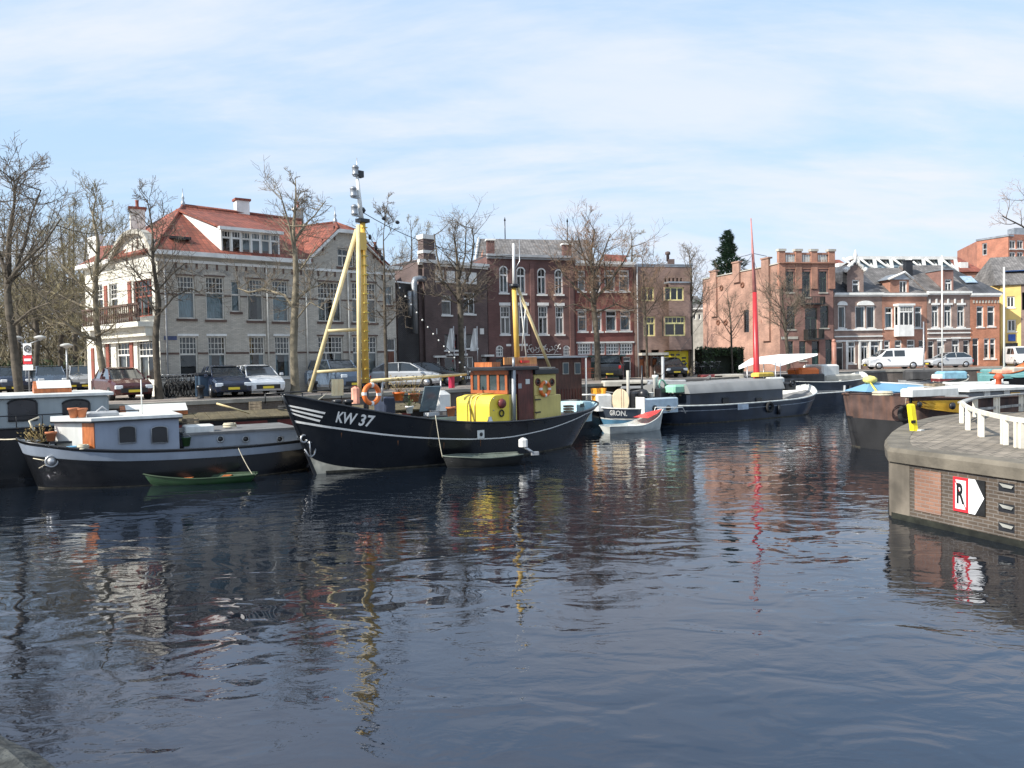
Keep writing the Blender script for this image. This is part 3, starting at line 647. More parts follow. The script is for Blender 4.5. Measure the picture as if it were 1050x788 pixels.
# attic roof behind
b = MB(); D2 = 62
Lf, Rt = at(488, 262, D2), at(612, 266, D2 + 2); Lt, Rtt = at(492, 244.5, D2 + 4), at(603, 247, D2 + 6); back_ = V((1, 8, 0))
Lf.z = Rt.z = z + .1; Lt.z = Rtt.z = (Lt.z + Rtt.z) / 2
slab(T, [[Lf, Rt, Rtt, Lt], [Lt, Rtt, Rt + back_, Lf + back_]], greytile)
b = MB(); b.prism([Lf + V((.3, 0, 0)), Lt + V((.3, 0, -.1)), Lf + back_ + V((.3, 0, 0))], (.12, 0, 0)); b.build('attic_gable', orangebrick, T)
b = MB(); lo_ = Lf.copy(); lo_.z = ZS
b.quad(V((Lf.x, Lf.y, ZS)), V((Rt.x, Rt.y, ZS)), Rt, Lf); b.quad(V((Lf.x, Lf.y, ZS)), Lf, Lf + back_, V((Lf.x + 1, Lf.y + 8, ZS))); b.build('attic_wall', tanbrick, T)
b = MB(); b.tube([Lf + V((-.1, -.1, 0)), Lt + V((-.1, -.1, .05))], .09, 5); b.build('barge_board', white, T)
for x, y, w_, h in ((503, 262, .55, 1.2), (581, 262, .62, .9)):
    chimney(T, at(x, y, 57.5 if x < 510 else 58.4) + V((0, 0, -.15)), w_, h, redbrown, .2, white, 0)
for x, y, hh in ((518, 246, 1.6), (582, 247, 1.6)):
    b = MB(); p = at(x, y, D2 + 5); b.tube([p, p + V((0, 0, hh))], .045, 5); b.lathe(p + V((0, 0, hh)), [(.09, 0), (.02, .3)], 6); b.build('finial', black, T)
# ---- red house with garage
f, T, z = house('brick_house', 'red brick house with white lattice windows above a dark green garage', 591.3, 58.3, 650.6, 60, 268.5, redbrick)
U = [f.rect(*x) for x in ((592.5, 277.5, 600.5, 298.8), (605.7, 277, 616.4, 299), (620, 277, 631, 298.8), (634.7, 277, 645.6, 298.8))]
M_ = [f.rect(*x) for x in ((592.5, 319, 602, 340), (607, 319, 617.5, 340), (621.3, 318.6, 632.6, 339.7), (636, 318.6, 647, 339.4))]
Lt_ = [f.rect(a, 352, a + 13.6, 364) for a in (592.5, 607, 621.5, 635.5)]
Gg = [f.rect(606, 365.5, 622, 388), f.rect(622.5, 365.5, 637.5, 388), f.rect(639.5, 366, 647.5, 388.5)]
ub = mat('dull_brown_red_brick', (.17, .075, .065), .85, .25, 1, bump=.3, kind='brick')
wall(f, T, ZS, z, U + M_ + Lt_ + Gg, redbrick, name='front_wall')
for r in U: window(f, T, r, white, tr=.72, cur=(curtw, 'low', 'full') if r is U[0] else (curt, 'low', 'side'), fw=.1, sill=white)
for r in M_: window(f, T, r, white, tr=.72, cur=(curt, 'low', 'side'), fw=.1, sill=white)
for r in Lt_: window(f, T, r, white, low=(5, 3), fw=.09)
for r in Gg[:2]: door(f, T, r, teal, .28, teal)
door(f, T, Gg[2], black, .2, white)
b = MB(); s0, s1, z0, z1 = f.rect(600, 364.5, 638.5, 366); f.box(b, s0, s1, z0, z1, .002, .5); b.build('garage_canopy', teal, T)
b = MB(); s0, s1, z0, z1 = f.rect(591.5, 267, 650, 317)
band(f, T, 317.5, .1, stone, .04); band(f, T, 350.5, .12, white, .06)
finish(f, T, z, redbrick, 9)
slab(T, [[at(619, 268, 63), at(643, 269, 64), at(642, 262, 66), at(620, 261, 65)]], redtile, name='rear_roof')
# ---- brown house with yellow frames
f, T, z = house('brick_house', 'flat roofed brown brick house with yellow window frames and bright yellow garage front', 651.3, 60, 711, 61.2, 271, tanbrick)
U = [f.rect(657.5, 294.5, 671, 309)]; M_ = [f.rect(660, 324.8, 672, 345)]
Dd = [f.rect(656, 365, 661.5, 388), f.rect(662, 365, 667, 388), f.rect(669, 365, 678, 387.5)]
Sl = [f.rect(x, 285.3, x + 2, 290) for x in (681.5, 685.5, 689.5, 693.5, 697.5)] + [f.rect(656.5, 359, 664, 362), f.rect(668, 359, 676, 362)]
Yg = f.rect(681, 360, 706.5, 384)
wall(f, T, ZS, z, U + M_ + Dd + Sl + [Yg], tanbrick, name='front_wall')
window(f, T, U[0], yelframe, low=(2, 1), fw=.1); window(f, T, M_[0], yelframe, low=(2, 1), tr=.65, top=(3, 1), fw=.1)
for r in Dd: door(f, T, r, orangewood, .15, brownwood)
b = MB(); s0, s1, z0, z1 = f.rect(654, 362, 681, 364.6); f.box(b, s0, s1, z0, z1, .002, .8); b.build('door_canopy', stone, T)
b = MB(); s0, s1, z0, z1 = Yg; f.box(b, s0, s1, z0, z1, -.2, -.12)   # yellow front with black letters shapes
for j in range(5):
    for i in range(4):
        if (i + j) % 5 == 3: continue
        c0 = s0 + .12 + i * (s1 - s0 - .1) / 4.2; zz_ = z1 - .3 - j * .26; f.box(b, c0, c0 + .3 + .06 * ((i * j) % 2), zz_ - .07, zz_ + .07, -.12, -.1, 1)
b.build('garage_door', [yel, black], T)
# angled bay
s0, s1, zt_, zb_ = f.hit(680.5, 300)[0], f.hit(709.5, 300)[0], f.hit(690, 291.5)[1], f.hit(690, 359)[1]
P_ = [f.P(s0, 0, 0), f.P(s0 + .05, 0, .75), f.P(s1 - .55, 0, .75), f.P(s1, 0, 0)]
ff = F(P_[1], P_[2]); f3 = F(P_[2], P_[3])
w1 = ff.rect(681.5, 294.5, 701.5, 308.5); w2 = ff.rect(681.5, 324.6, 703, 344.7)
w3 = (.12, f3.L - .1, w1[2], w1[3]); w4 = (.12, f3.L - .1, w2[2], w2[3])
wall(ff, T, zb_, zt_, [w1, w2], tanbrick, name='bay_wall', depth=.45); wall(f3, T, zb_, zt_, [w3, w4], tanbrick, name='bay_side', depth=.4)
b = MB(); b.quad(*[p + V((0, 0, zb_)) for p in P_[::-1]]); b.build('bay_floor', tanbrick, T)
b = MB(); b.prism([p + V((0, 0, zt_)) + f.n * .06 for p in P_], (0, 0, .12)); b.build('bay_roof', zinc, T)
window(ff, T, w1, yelframe, low=(3, 1), fw=.1); window(ff, T, w2, yelframe, low=(2, 1), tr=.65, top=(5, 1), fw=.1)
window(f3, T, w3, yelframe, fw=.08); window(f3, T, w4, yelframe, tr=.65, fw=.08)
s_ = f.hit(653.5, 330)[0]; b = MB(); b.tube([f.P(s_, ZS, .08), f.P(s_, z, .08)], .05, 6); b.build('downpipe', grey, T)
finish(f, T, z, tanbrick, 9, cornice=zinc, ch=.08, co=.06)
p = at(688, 272, 63); b = MB(); b.box(p, (.5, .4, .9)); b.lathe(p + V((-.25, 0, .3)), [(.12, 0), (.12, .5), (.22, .55), (.2, .75), (.05, .8)], 8); b.build('chimney', darkbrick, T)
# ---- tall house with the long pink side wall
f, T, z = house('tall_brick_house', 'tall three storey brick house with balustraded parapet, balconies and long bare side wall', 800, 74, 855, 75, 270.5, orangebrick)
thb = mat('brown_red_brick', (.25, .125, .1), .85, .25, 1, bump=.3, kind='brick')
U = [f.rect(*x) for x in ((806, 278.7, 814, 300), (822, 278.7, 831, 305), (840, 278.5, 848, 300))]
M_ = [f.rect(*x) for x in ((807, 314, 815.5, 338), (825.5, 316, 838, 348), (841, 313.6, 849.4, 336.5))]
G = [f.rect(*x) for x in ((808, 350, 813.5, 364), (819.5, 350, 826.5, 370), (846.5, 348.5, 853, 380))]
Gd = f.rect(832.5, 350, 840, 378)
wall(f, T, ZS, z, U + M_ + G + [Gd], thb, name='front_wall')
for r in U + M_ + G: window(f, T, r, mat('dark_frame', (.06, .08, .07), .5), low=(2, 1), tr=.68, top=(1, 1), fw=.08, sill=stone)
door(f, T, Gd, teal, .3, black)
band(f, T, 345.5, .25, stone, .05, 801, 818)
zt2 = f.hit(827, 258)[1]
b = MB(); 
for x in (801.5, 818.5, 834.5, 852.5):
    s_ = f.hit(x, 265)[0]; f.box(b, s_ - .32, s_ + .32, z - 2.4, zt2, -.3, .1); f.box(b, s_ - .4, s_ + .4, zt2, zt2 + .22, -.38, .18, 1)
f.box(b, 0, f.L, zt2 - .3, zt2 - .12, -.2, .02, 0); b.build('parapet_pier', [orangebrick, stone], T)
b = MB(); n_ = 26
for i in range(n_): s_ = .5 + i * (f.L - 1) / n_; f.box(b, s_, s_ + .09, z, zt2 - .3, -.15, -.05)
b.build('balustrade', stone, T)
b = MB(); f.box(b, 0, f.L, z - .5, z, -.3, .06); f.box(b, -.1, f.L + .1, z, z + .12, -.35, .25); b.build('parapet_wall', orangebrick, T)
ironwork = mat('black_iron', (.02, .022, .022), .5, .2)
for x0, x1, yt, yb in ((820.5, 841, 305, 313), (824, 840, 338, 348.5)):
    s0, s1, z0, z1 = f.rect(x0, yt, x1, yb); b = MB(); f.box(b, s0, s1, z0, z0 + .12, .002, .85)
    for a_, c_ in ((s0, s1),):
        f.box(b, s0, s1, z1 - .05, z1, .8, .85)
        for i in range(14): s_ = s0 + (s1 - s0) * i / 13; f.box(b, s_ - .02, s_ + .02, z0 + .12, z1 - .05, .81, .84)
        for s_ in (s0, s1 - .04): f.box(b, s_, s_ + .04, z0 + .12, z1, .002, .8)
    b.build('balcony', ironwork, T)
# side wall
P0 = basepx(721.5, 86); sw = F(P0, f.p)
tops = [(721.5, 287), (740, 283), (760, 279), (780, 275), (799.5, 270.5)]
so_ = sw.rect(762.6, 318, 768, 341)
wall(sw, T, ZS, 10.6, [so_], pinkbrick, name='long_side_wall')
b = MB(); q_ = [sw.hit(x, y) for x, y in tops]; q_[0] = (0, q_[0][1]); q_[-1] = (sw.L, q_[-1][1])
b.add([sw.P(0, 10.6), sw.P(sw.L, 10.6)] + [sw.P(*p) for p in q_[::-1]], [tuple(range(len(q_) + 2))]); b.build('upper_side_wall', pinkbrick, T)
b = MB()
for i in range(len(q_) - 1): b.prism([sw.P(*q_[i], .1), sw.P(*q_[i + 1], .1), sw.P(*q_[i + 1], -.3), sw.P(*q_[i], -.3)], (0, 0, .1))
b.build('wall_coping', stone, T)
window(sw, T, so_, black, low=(2, 1), tr=.6, fw=.08)
for xx, yt, yb in ((732.5, 279, 325), (756, 270, 290), (786, 266, 350)):
    s_, z1 = sw.hit(xx, yt); z0 = sw.hit(xx, yb)[1]; b = MB(); sw.box(b, s_ - .55, s_ + .55, z0, z1, .002, .22); sw.box(b, s_ - .62, s_ + .62, z1, z1 + .15, -.2, .3); b.build('chimney_breast', pinkbrick, T)
b = MB()
for xx, yy in ((740, 295.5), (761.5, 292.5), (736.5, 331), (744.5, 331), (783, 330)):
    s_, zc = sw.hit(xx, yy); b.torus(sw.P(s_, zc, .03), .22, .1, tuple(sw.n), 14, 5)
b.build('wall_anchor', mat('rusty_iron', (.17, .07, .04), .8), T)
shell(T, [(f.e.x, f.e.y), (f.e.x + .5, f.e.y + 12), (P0.x + 2, P0.y + 4), (P0.x, P0.y)], ZS, z - .5, thb, 'rear_wall')
b = MB(); b.add([f.P(0, z - .3, -.3), f.P(f.L, z - .3, -.3), V((f.e.x + .5, f.e.y + 12, z - .3)), V((P0.x + 2, P0.y + 4, z - .5)), V((P0.x + .3, P0.y + .3, z - .5))], [(0, 1, 2, 3, 4)]); b.build('roof', darktile, T)
# ---- four small houses
pink = greybrick
def pediment(f, T, r, m=white, h=.35):
    b = MB(); s0, s1 = r[0] - .12, r[1] + .12; z = r[3] + .06
    q_ = [f.P(s0, z, .004), f.P(s1, z, .004)] + [f.P((s0 + s1) / 2 + (s1 - s0) / 2 * cos(pi * k / 8), z + h * sin(pi * k / 8) + .06, .004) for k in range(9)]
    b.prism(q_, f.n * .12); b.build('pediment', m, T)
D0, D1 = 76, 79
def Dx(px): return D0 + (D1 - D0) * (px - 855) / 170
def row(label, x0, x1, m, ops_w, ops_d, yg=300.5, top=(1, 1), roofm=darktile, lowc=(1, 1), cur=None):
    f, T, z = house('row_house', label, x0, Dx(x0), x1, Dx(x1), yg, m)
    W = [f.rect(*x) for x in ops_w]; Dd = [f.rect(*x) for x in ops_d]
    wall(f, T, ZS, z, W + Dd, m, name='front_wall')
    return f, T, z, W, Dd
# house 1
f, T, z, W, Dd = row('purple brown row house with ornate white gabled dormer, leftmost of the four small houses', 855.3, 904.7, greybrick,
    ((859.4, 314, 867.4, 337), (877, 314, 887.5, 337), (888.5, 314, 897.5, 337), (869.6, 350, 877.4, 373), (883, 350, 890.5, 373), (892.5, 349.5, 902, 372.5)), ((858, 351, 865, 380),))
for i, r in enumerate(W): window(f, T, r, white, low=(1, 1) if i < 3 else (2, 1), tr=None if i < 3 else .75, fw=.12, cur=(curt, 'all', 'side'), sill=white)
pediment(f, T, W[0]); pediment(f, T, (W[1][0] + .3, W[2][1] - .3, 0, W[1][3]), h=.4); door(f, T, Dd[0], black, .2)
for y in (338, 344.5, 349): band(f, T, y, .12, white, .12)
b = MB()
for x in (868, 881, 891.5, 903): s_ = f.hit(x, 360)[0]; f.box(b, s_ - .1, s_ + .1, ZS, f.hit(x, 350)[1], .002, .09)
b.build('shopfront_post', white, T)
finish(f, T, z, greybrick, 9, 'ridge', darktile, 3.0)
dr = f.rect(874, 287, 881.6, 304.5); s0, s1 = f.hit(868.5, 290)[0], f.hit(885.5, 290)[0]; zt_ = f.hit(877, 278)[1]
wall(f, T, z - .25, zt_, [(dr[0], dr[1], z - .2, dr[3])], greybrick, s0, s1, 'dormer_wall'); window(f, T, (dr[0], dr[1], z - .2, dr[3]), white, low=(1, 1), tr=.7, fw=.12)
zp = f.hit(877, 268)[1]; b = MB(); f_ = .05
b.prism([f.P(s0 - .1, zt_, .0), f.P(s1 + .1, zt_, .0), f.P((s0 + s1) / 2, zp - .3, .0)], f.n * -.3)
b.build('dormer_gable', greybrick, T)
b = MB()
for sd in (-1, 1):
    pp = [f.P((s0 + s1) / 2 + sd * (s1 - s0) * k, zt_ + (zp - zt_) * q, .05) for k, q in ((.62, -.15), (.6, .12), (.42, .25), (.4, .5), (.22, .62), (.18, .85), (0, 1))]
    b.tube(pp, .17, 6); b.ball(f.P((s0 + s1) / 2 + sd * (s1 - s0) * .58, zt_ + .1, .05), .26, 8)
b.lathe(f.P((s0 + s1) / 2, zp, .05), [(.2, 0), (.1, .3), (.22, .5), (.03, 1.1)], 8); b.build('dormer_ornament', white, T)
b = MB(); cc = (s0 + s1) / 2
b.prism([f.P(s0, z, -.7), f.P(s0, zt_, -.7), f.P(cc, zp - .2, -.7), f.P(s1, zt_, -.7), f.P(s1, z, -.7)], f.n * -2.5); b.prism([f.P(s0 - .05, zt_ + .02, -.02), f.P(cc, zp - .15, -.02), f.P(s1 + .05, zt_ + .02, -.02)], f.n * -.7); b.build('dormer_roof', darktile, T)
# house 2
f, T, z, W, Dd = row('orange brick row house with white box bay window and small pedimented dormer', 905, 950.6, orangebrick,
    ((907.4, 315, 915.6, 337), (938, 314.5, 945.5, 336.5), (906.5, 349, 913, 370), (917.5, 349, 925, 370), (930, 348.5, 938.5, 370)), ((942, 349, 949, 376.5),), yg=301)
for i, r in enumerate(W): window(f, T, r, white, low=(1, 1), tr=.72, fw=.12, cur=(curt, 'low', 'full') if i == 0 else (curtw, 'all', 'side'), sill=white)
door(f, T, Dd[0], redpaint, .25)
s0, s1, z0, z1 = f.rect(921.4, 312, 937.3, 345, .7)
b = MB(); f.box(b, s0, s1, z0, z0 + 1.0, .002, .7); b.build('bay_base', white, T); b = MB(); f.box(b, s0 - .08, s1 + .08, z1 - .15, z1 + .05, .002, .8); b.build('bay_cornice', white, T)
bf = F(f.P(s0, 0, .7), f.P(s1, 0, .7)); window(bf, T, (.05, bf.L - .05, z0 + 1.0, z1 - .15), white, low=(3, 1), tr=.7, top=(9, 2), fw=.12, rec=0.0)
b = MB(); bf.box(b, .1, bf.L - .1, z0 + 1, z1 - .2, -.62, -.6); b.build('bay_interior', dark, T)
bl_ = F(f.P(s0, 0, .0), f.P(s0, 0, .7)); window(bl_, T, (.05, .65, z0 + 1.0, z1 - .15), white, fw=.1, rec=0.0)
br_ = F(f.P(s1, 0, .7), f.P(s1, 0, .0)); window(br_, T, (.05, .65, z0 + 1.0, z1 - .15), white, fw=.1, rec=0.0)
finish(f, T, z, orangebrick, 9, 'ridge', greytile, 3.0, ch=.18)
dr = f.rect(922.4, 288, 930.4, 302.5); s0, s1 = f.hit(913, 290)[0], f.hit(932, 290)[0]; zt_ = f.hit(922, 287)[1]; zp = f.hit(922, 280)[1]
wall(f, T, z - .1, zt_, [(dr[0], dr[1], z, dr[3])], orangebrick, s0, s1, 'dormer_wall'); window(f, T, (dr[0], dr[1], z, dr[3]), white, low=(2, 1), fw=.12)
b = MB(); b.prism([f.P(s0 - .3, zt_, .12), f.P(s1 + .3, zt_, .12), f.P((s0 + s1) / 2 + .4, zp, .12)], f.n * -3.2); b.build('dormer_roof', [zinc], T)
b = MB(); b.tube([f.P(s0 - .35, zt_ + .02, .2), f.P((s0 + s1) / 2 + .4, zp + .06, .2), f.P(s1 + .35, zt_ + .02, .2)], .12, 5); b.build('dormer_trim', white, T)
b = MB(); b.prism([f.P(s0, z, -.7), f.P(s0, zt_, -.7), f.P(s1, zt_, -.7), f.P(s1, z, -.7)], f.n * -2.4); f.box(b, s0, s0 + .08, z, zt_, -.7, -.03); f.box(b, s1 - .08, s1, z, zt_, -.7, -.03); b.build('dormer_side', orangebrick, T)
# house 3
f, T, z, W, Dd = row('grey brick row house with three narrow white windows and tall brick dormer', 951, 994.6, greybrick,
    ((955.4, 313, 962.8, 336), (968.2, 313, 976, 335.5), (981.5, 313, 989.3, 335.5), (961, 350, 969, 371), (976, 348, 984, 370.5)), ((951.8, 350, 958, 376), (987.8, 349, 995, 375)), yg=299)
for i, r in enumerate(W): window(f, T, r, white, low=(2, 1), tr=.72, fw=.12, cur=(curtw, 'all', 'side'), sill=white, lintel=(white, .2, .08))
for r in Dd: door(f, T, (r[0], min(r[1], f.L - .05), r[2], r[3]), black, .2)
for y in (337, 341, 346.5): band(f, T, y, .12, white, .12)
b = MB()
for x in (953, 960, 965.5, 972, 979, 986.5): s_, zc = f.hit(x, 309); f.box(b, s_ - .08, s_ + .08, zc - .22, zc + .22, .002, .08)
b.build('anchor_trim', white, T)
finish(f, T, z, greybrick, 9, 'ridge', greytile, 3.1)
s0, s1 = f.hit(967.8, 290)[0], f.hit(977.6, 290)[0]; zt_ = f.hit(972, 277)[1]; dr = f.rect(969, 286.5, 976.4, 304)
wall(f, T, z - .3, zt_, [(dr[0], dr[1], z - .28, dr[3])], thb, s0, s1, 'dormer_wall'); window(f, T, (dr[0], dr[1], z - .28, dr[3]), white, low=(2, 1), tr=.75, fw=.12)
b = MB(); b.prism([f.P(s0, z, -.7), f.P(s0, zt_, -.7), f.P(s1, zt_, -.7), f.P(s1, z, -.7)], f.n * -2); f.box(b, s0, s0 + .08, z, zt_, -.7, -.03); f.box(b, s1 - .08, s1, z, zt_, -.7, -.03); f.box(b, s0 - .1, s1 + .1, zt_, zt_ + .12, -2.6, .1, 1); b.build('dormer_roof', [thb, zinc], T)
chimney(T, f.P(-.2, z + 1.6, -2.6), .7, 1.7, black, .1, black, 0)
# house 4
f, T, z, W, Dd = row('bright orange brick row house with hipped dark roof, rightmost of the four small houses', 995, 1025, mat('bright_orange_brick', (.5, .2, .11), .85, .25, 1, bump=.3, kind='brick'),
    ((1001.4, 314, 1008.8, 335.5), (1012.4, 314, 1020.4, 335), (1009, 347, 1014.8, 368), (1015.2, 347, 1021.2, 368)), ((997.2, 347, 1004, 375),), yg=301)
for r in W: window(f, T, r, white, low=(1, 1), tr=.72, fw=.12, cur=(curtw, 'all', 'side'), sill=white)
door(f, T, Dd[0], black, .25)
b = MB()
for i in range(9): f.box(b, .3 + i * f.L / 9.5, .45 + i * f.L / 9.5, f.hit(1010, 311)[1], f.hit(1010, 308)[1], .002, .06)
b.build('brick_trim', stone, T)
finish(f, T, z, orangebrick, 9, None)
pkA, pkB = f.P(.2, z + 3.2, -4), f.P(-3, z + 3.2, -4)
slab(T, [[f.P(-.1, z, .2), f.P(f.L + .3, z, .3), f.P(.6, z + 3.2, -4), f.P(-.1, z + 3.2, -4)], [f.P(f.L + .3, z, .3), f.P(f.L + .3, z, -9), f.P(.6, z + 3.2, -4)], [f.P(-.1, z + 3.2, -4), f.P(.6, z + 3.2, -4), f.P(f.L + .3, z, -9), f.P(-.1, z, -9)]], darktile)
b = MB(); p = f.P(1.1, z + 1.55, -1.55); b.box(p, (1.3, 1.2, .08), atan2(f.d.y, f.d.x), 0, ('X', .68)); b.build('roof_window', mat('skylight_glass', (.3, .4, .5), .1), T)
# ---- yellow building
yb_ = mat('yellow_render', (.78, .56, .2), .85, .12, 1)
f, T, z = house('yellow_corner_house', 'yellow rendered house with dark shop front and blue sign at right edge', 1026, 81, 1047, 80.5, 292, yb_)
W = [f.rect(1032.4, 304, 1040.6, 315.6), f.rect(1033, 328, 1042, 340), f.rect(1031, 352, 1044, 368)]
wall(f, T, ZS, z, W, yb_, name='front_wall')
for r in W[:2]: window(f, T, r, white, low=(2, 1), fw=.12, sill=white, cur=(curtw, 'all', 'side'))
window(f, T, W[2], black, low=(2, 1), fw=.1)
b = MB(); s0, s1, z0, z1 = f.rect(1033.6, 343, 1040.8, 350); f.box(b, s0, s1, z0, z1, .05, .12); b.build('shop_sign', mat('blue_enamel_sign', (.03, .1, .4), .4), T)
fx = F(f.e, (f.e.x + 9, f.e.y - 2)); zx = fx.hit(1049, 292)[1]; wall(fx, T, ZS, z, [fx.rect(1048, 300, 1052, 318)], greybrick, name='side_wall')
shell(T, [(fx.e.x, fx.e.y), (fx.e.x + 1, fx.e.y + 9), (f.p.x - 2, f.p.y + 9), (f.p.x, f.p.y)], ZS, z, yb_, 'rear_wall')
slab(T, [[f.P(-.5, z, .3), V((fx.e.x, fx.e.y - .3, z)), V((fx.e.x, fx.e.y + 5, z + 3.4)), f.P(.5, z + 3.4, -5)], [f.P(-.5, z, .3), f.P(.5, z + 3.4, -5), f.P(-1, z, -10)]], greytile)
b = MB(); f.box(b, .9, 3.4, z + 1.5, z + 1.6, -3.0, -1.6); b.build('solar_panel', mat('solar_blue', (.02, .06, .18), .2), T)
# ---- buildings behind
f, T, z = house('glass_roofed_hall', 'long hall with slanted white framed glass roof rising behind the small houses', 881, 90, 981, 92, 279, greybrick)
shell(T, [(f.p.x, f.p.y), (f.e.x, f.e.y), (f.e.x, f.e.y + 8), (f.p.x, f.p.y + 8), (f.p.x, f.p.y)], ZS, z, greybrick, 'wall')
zt_ = f.hit(930, 265.5)[1]
b = MB(); b.quad(f.P(0, z, 0), f.P(f.L, z, 0), f.P(f.L, zt_, -1.5), f.P(0, zt_, -1.5)); b.quad(f.P(0, zt_, -1.5), f.P(f.L, zt_, -1.5), f.P(f.L, z, -8), f.P(0, z, -8)); b.build('glass_roof', mat('blue_grey_glass', (.2, .26, .3), .12, .3, .2), T)
b = MB()
for i in range(7):
    s_ = f.L * i / 6; b.tube([f.P(s_ - 1.6, zt_ + .15, -.6), f.P(min(s_ + .2, f.L), z, .1)], .12, 4); b.tube([f.P(s_, z, .1), f.P(s_, zt_ + .1, -1.4)], .15, 4)
    b.quad(f.P(s_ - .15, z, .02), f.P(s_ + .35, z, .02), f.P(s_ + .35, zt_, -.3), f.P(s_ - .15, zt_, -.3))
f.box(b, -.5, f.L + .5, zt_, zt_ + .35, -1.6, -.5); b.build('roof_frame', white, T)
for (xa, xb, y0, y1, D, lab) in ((854, 883, 280, 266, 92, 'red tiled roof house behind the balustraded tall house'), (978, 1009, 279, 263.5, 95, 'red tiled roof house with skylight left of the brick tower block')):
    f, T, z = house('red_roofed_house', lab, xa, D, xb, D + .5, y0, orangebrick)
    shell(T, [(f.p.x, f.p.y), (f.e.x, f.e.y), (f.e.x, f.e.y + 10), (f.p.x, f.p.y + 10), (f.p.x, f.p.y)], ZS, z, orangebrick, 'wall'); zt_ = f.hit((xa + xb) / 2, y1, -4)[1]
    slab(T, [[f.P(0, z, .2), f.P(f.L, z, .2), f.P(f.L, zt_, -4.5), f.P(0, zt_, -4.5)], [f.P(0, zt_, -4.5), f.P(f.L, zt_, -4.5), f.P(f.L, z, -10), f.P(0, z, -10)]], redtile)
    b = MB(); s_ = f.L * .55; b.prism([f.P(s_ - .5, z + .5, -1.0), f.P(s_ + .5, z + .5, -1.0), f.P(s_ + .5, z + 1.3, -1.0), f.P(s_ - .5, z + 1.3, -1.0)], f.n * -1.2); b.build('dormer', white, T)
f, T, z = house('tower_block', 'tall red brown brick apartment tower behind roofs at right edge', 1002, 108, 1034, 104, 245, orangebrick, cat='tower block')
tb = mat('tower_brick', (.4, .16, .1), .85, .2, 1, bump=.2, kind='brick')
W = [f.rect(1007, 249.5, 1012, 262)]; wall(f, T, ZS, z, W, tb, name='side_wall'); window(f, T, W[0], grey, low=(1, 2), fw=.12)
fx = F(f.e, (f.e.x + 9, f.e.y + 3)); W = [fx.rect(a, y, a + 6.5, y + 9) for a in (1035.2, 1043) for y in (246.5, 258.5)]
wall(fx, T, ZS, z + .3, W, tb, name='front_wall')
for r in W: window(fx, T, r, white, low=(2, 1), fw=.15, sill=white)
b = MB(); f.box(b, -.1, f.L + .1, z, z + .25, -8, .1); b.box(f.P(f.L * .8, z + .7, -3), (1.5, 1.5, 1.2)); b.build('roof_edge', zinc, T)
shell(T, [(fx.e.x, fx.e.y), (f.p.x + 3, f.p.y + 10), (f.p.x, f.p.y)], ZS, z, tb, 'rear_wall')
# far house glimpsed in the gap left of the pink wall
f, T, z = house('far_house', 'pale far house glimpsed in the gap beside the long pink brick wall', 708, 110, 722, 110, 316, stone)
W = [f.rect(711, 322, 714, 328), f.rect(716, 322, 719, 328)]; wall(f, T, ZS, z, W, stone, name='wall', s0=-3)
for r in W: window(f, T, r, white, fw=.12)
finish(f, T, z, stone, 8, 'ridge', greytile, 2)
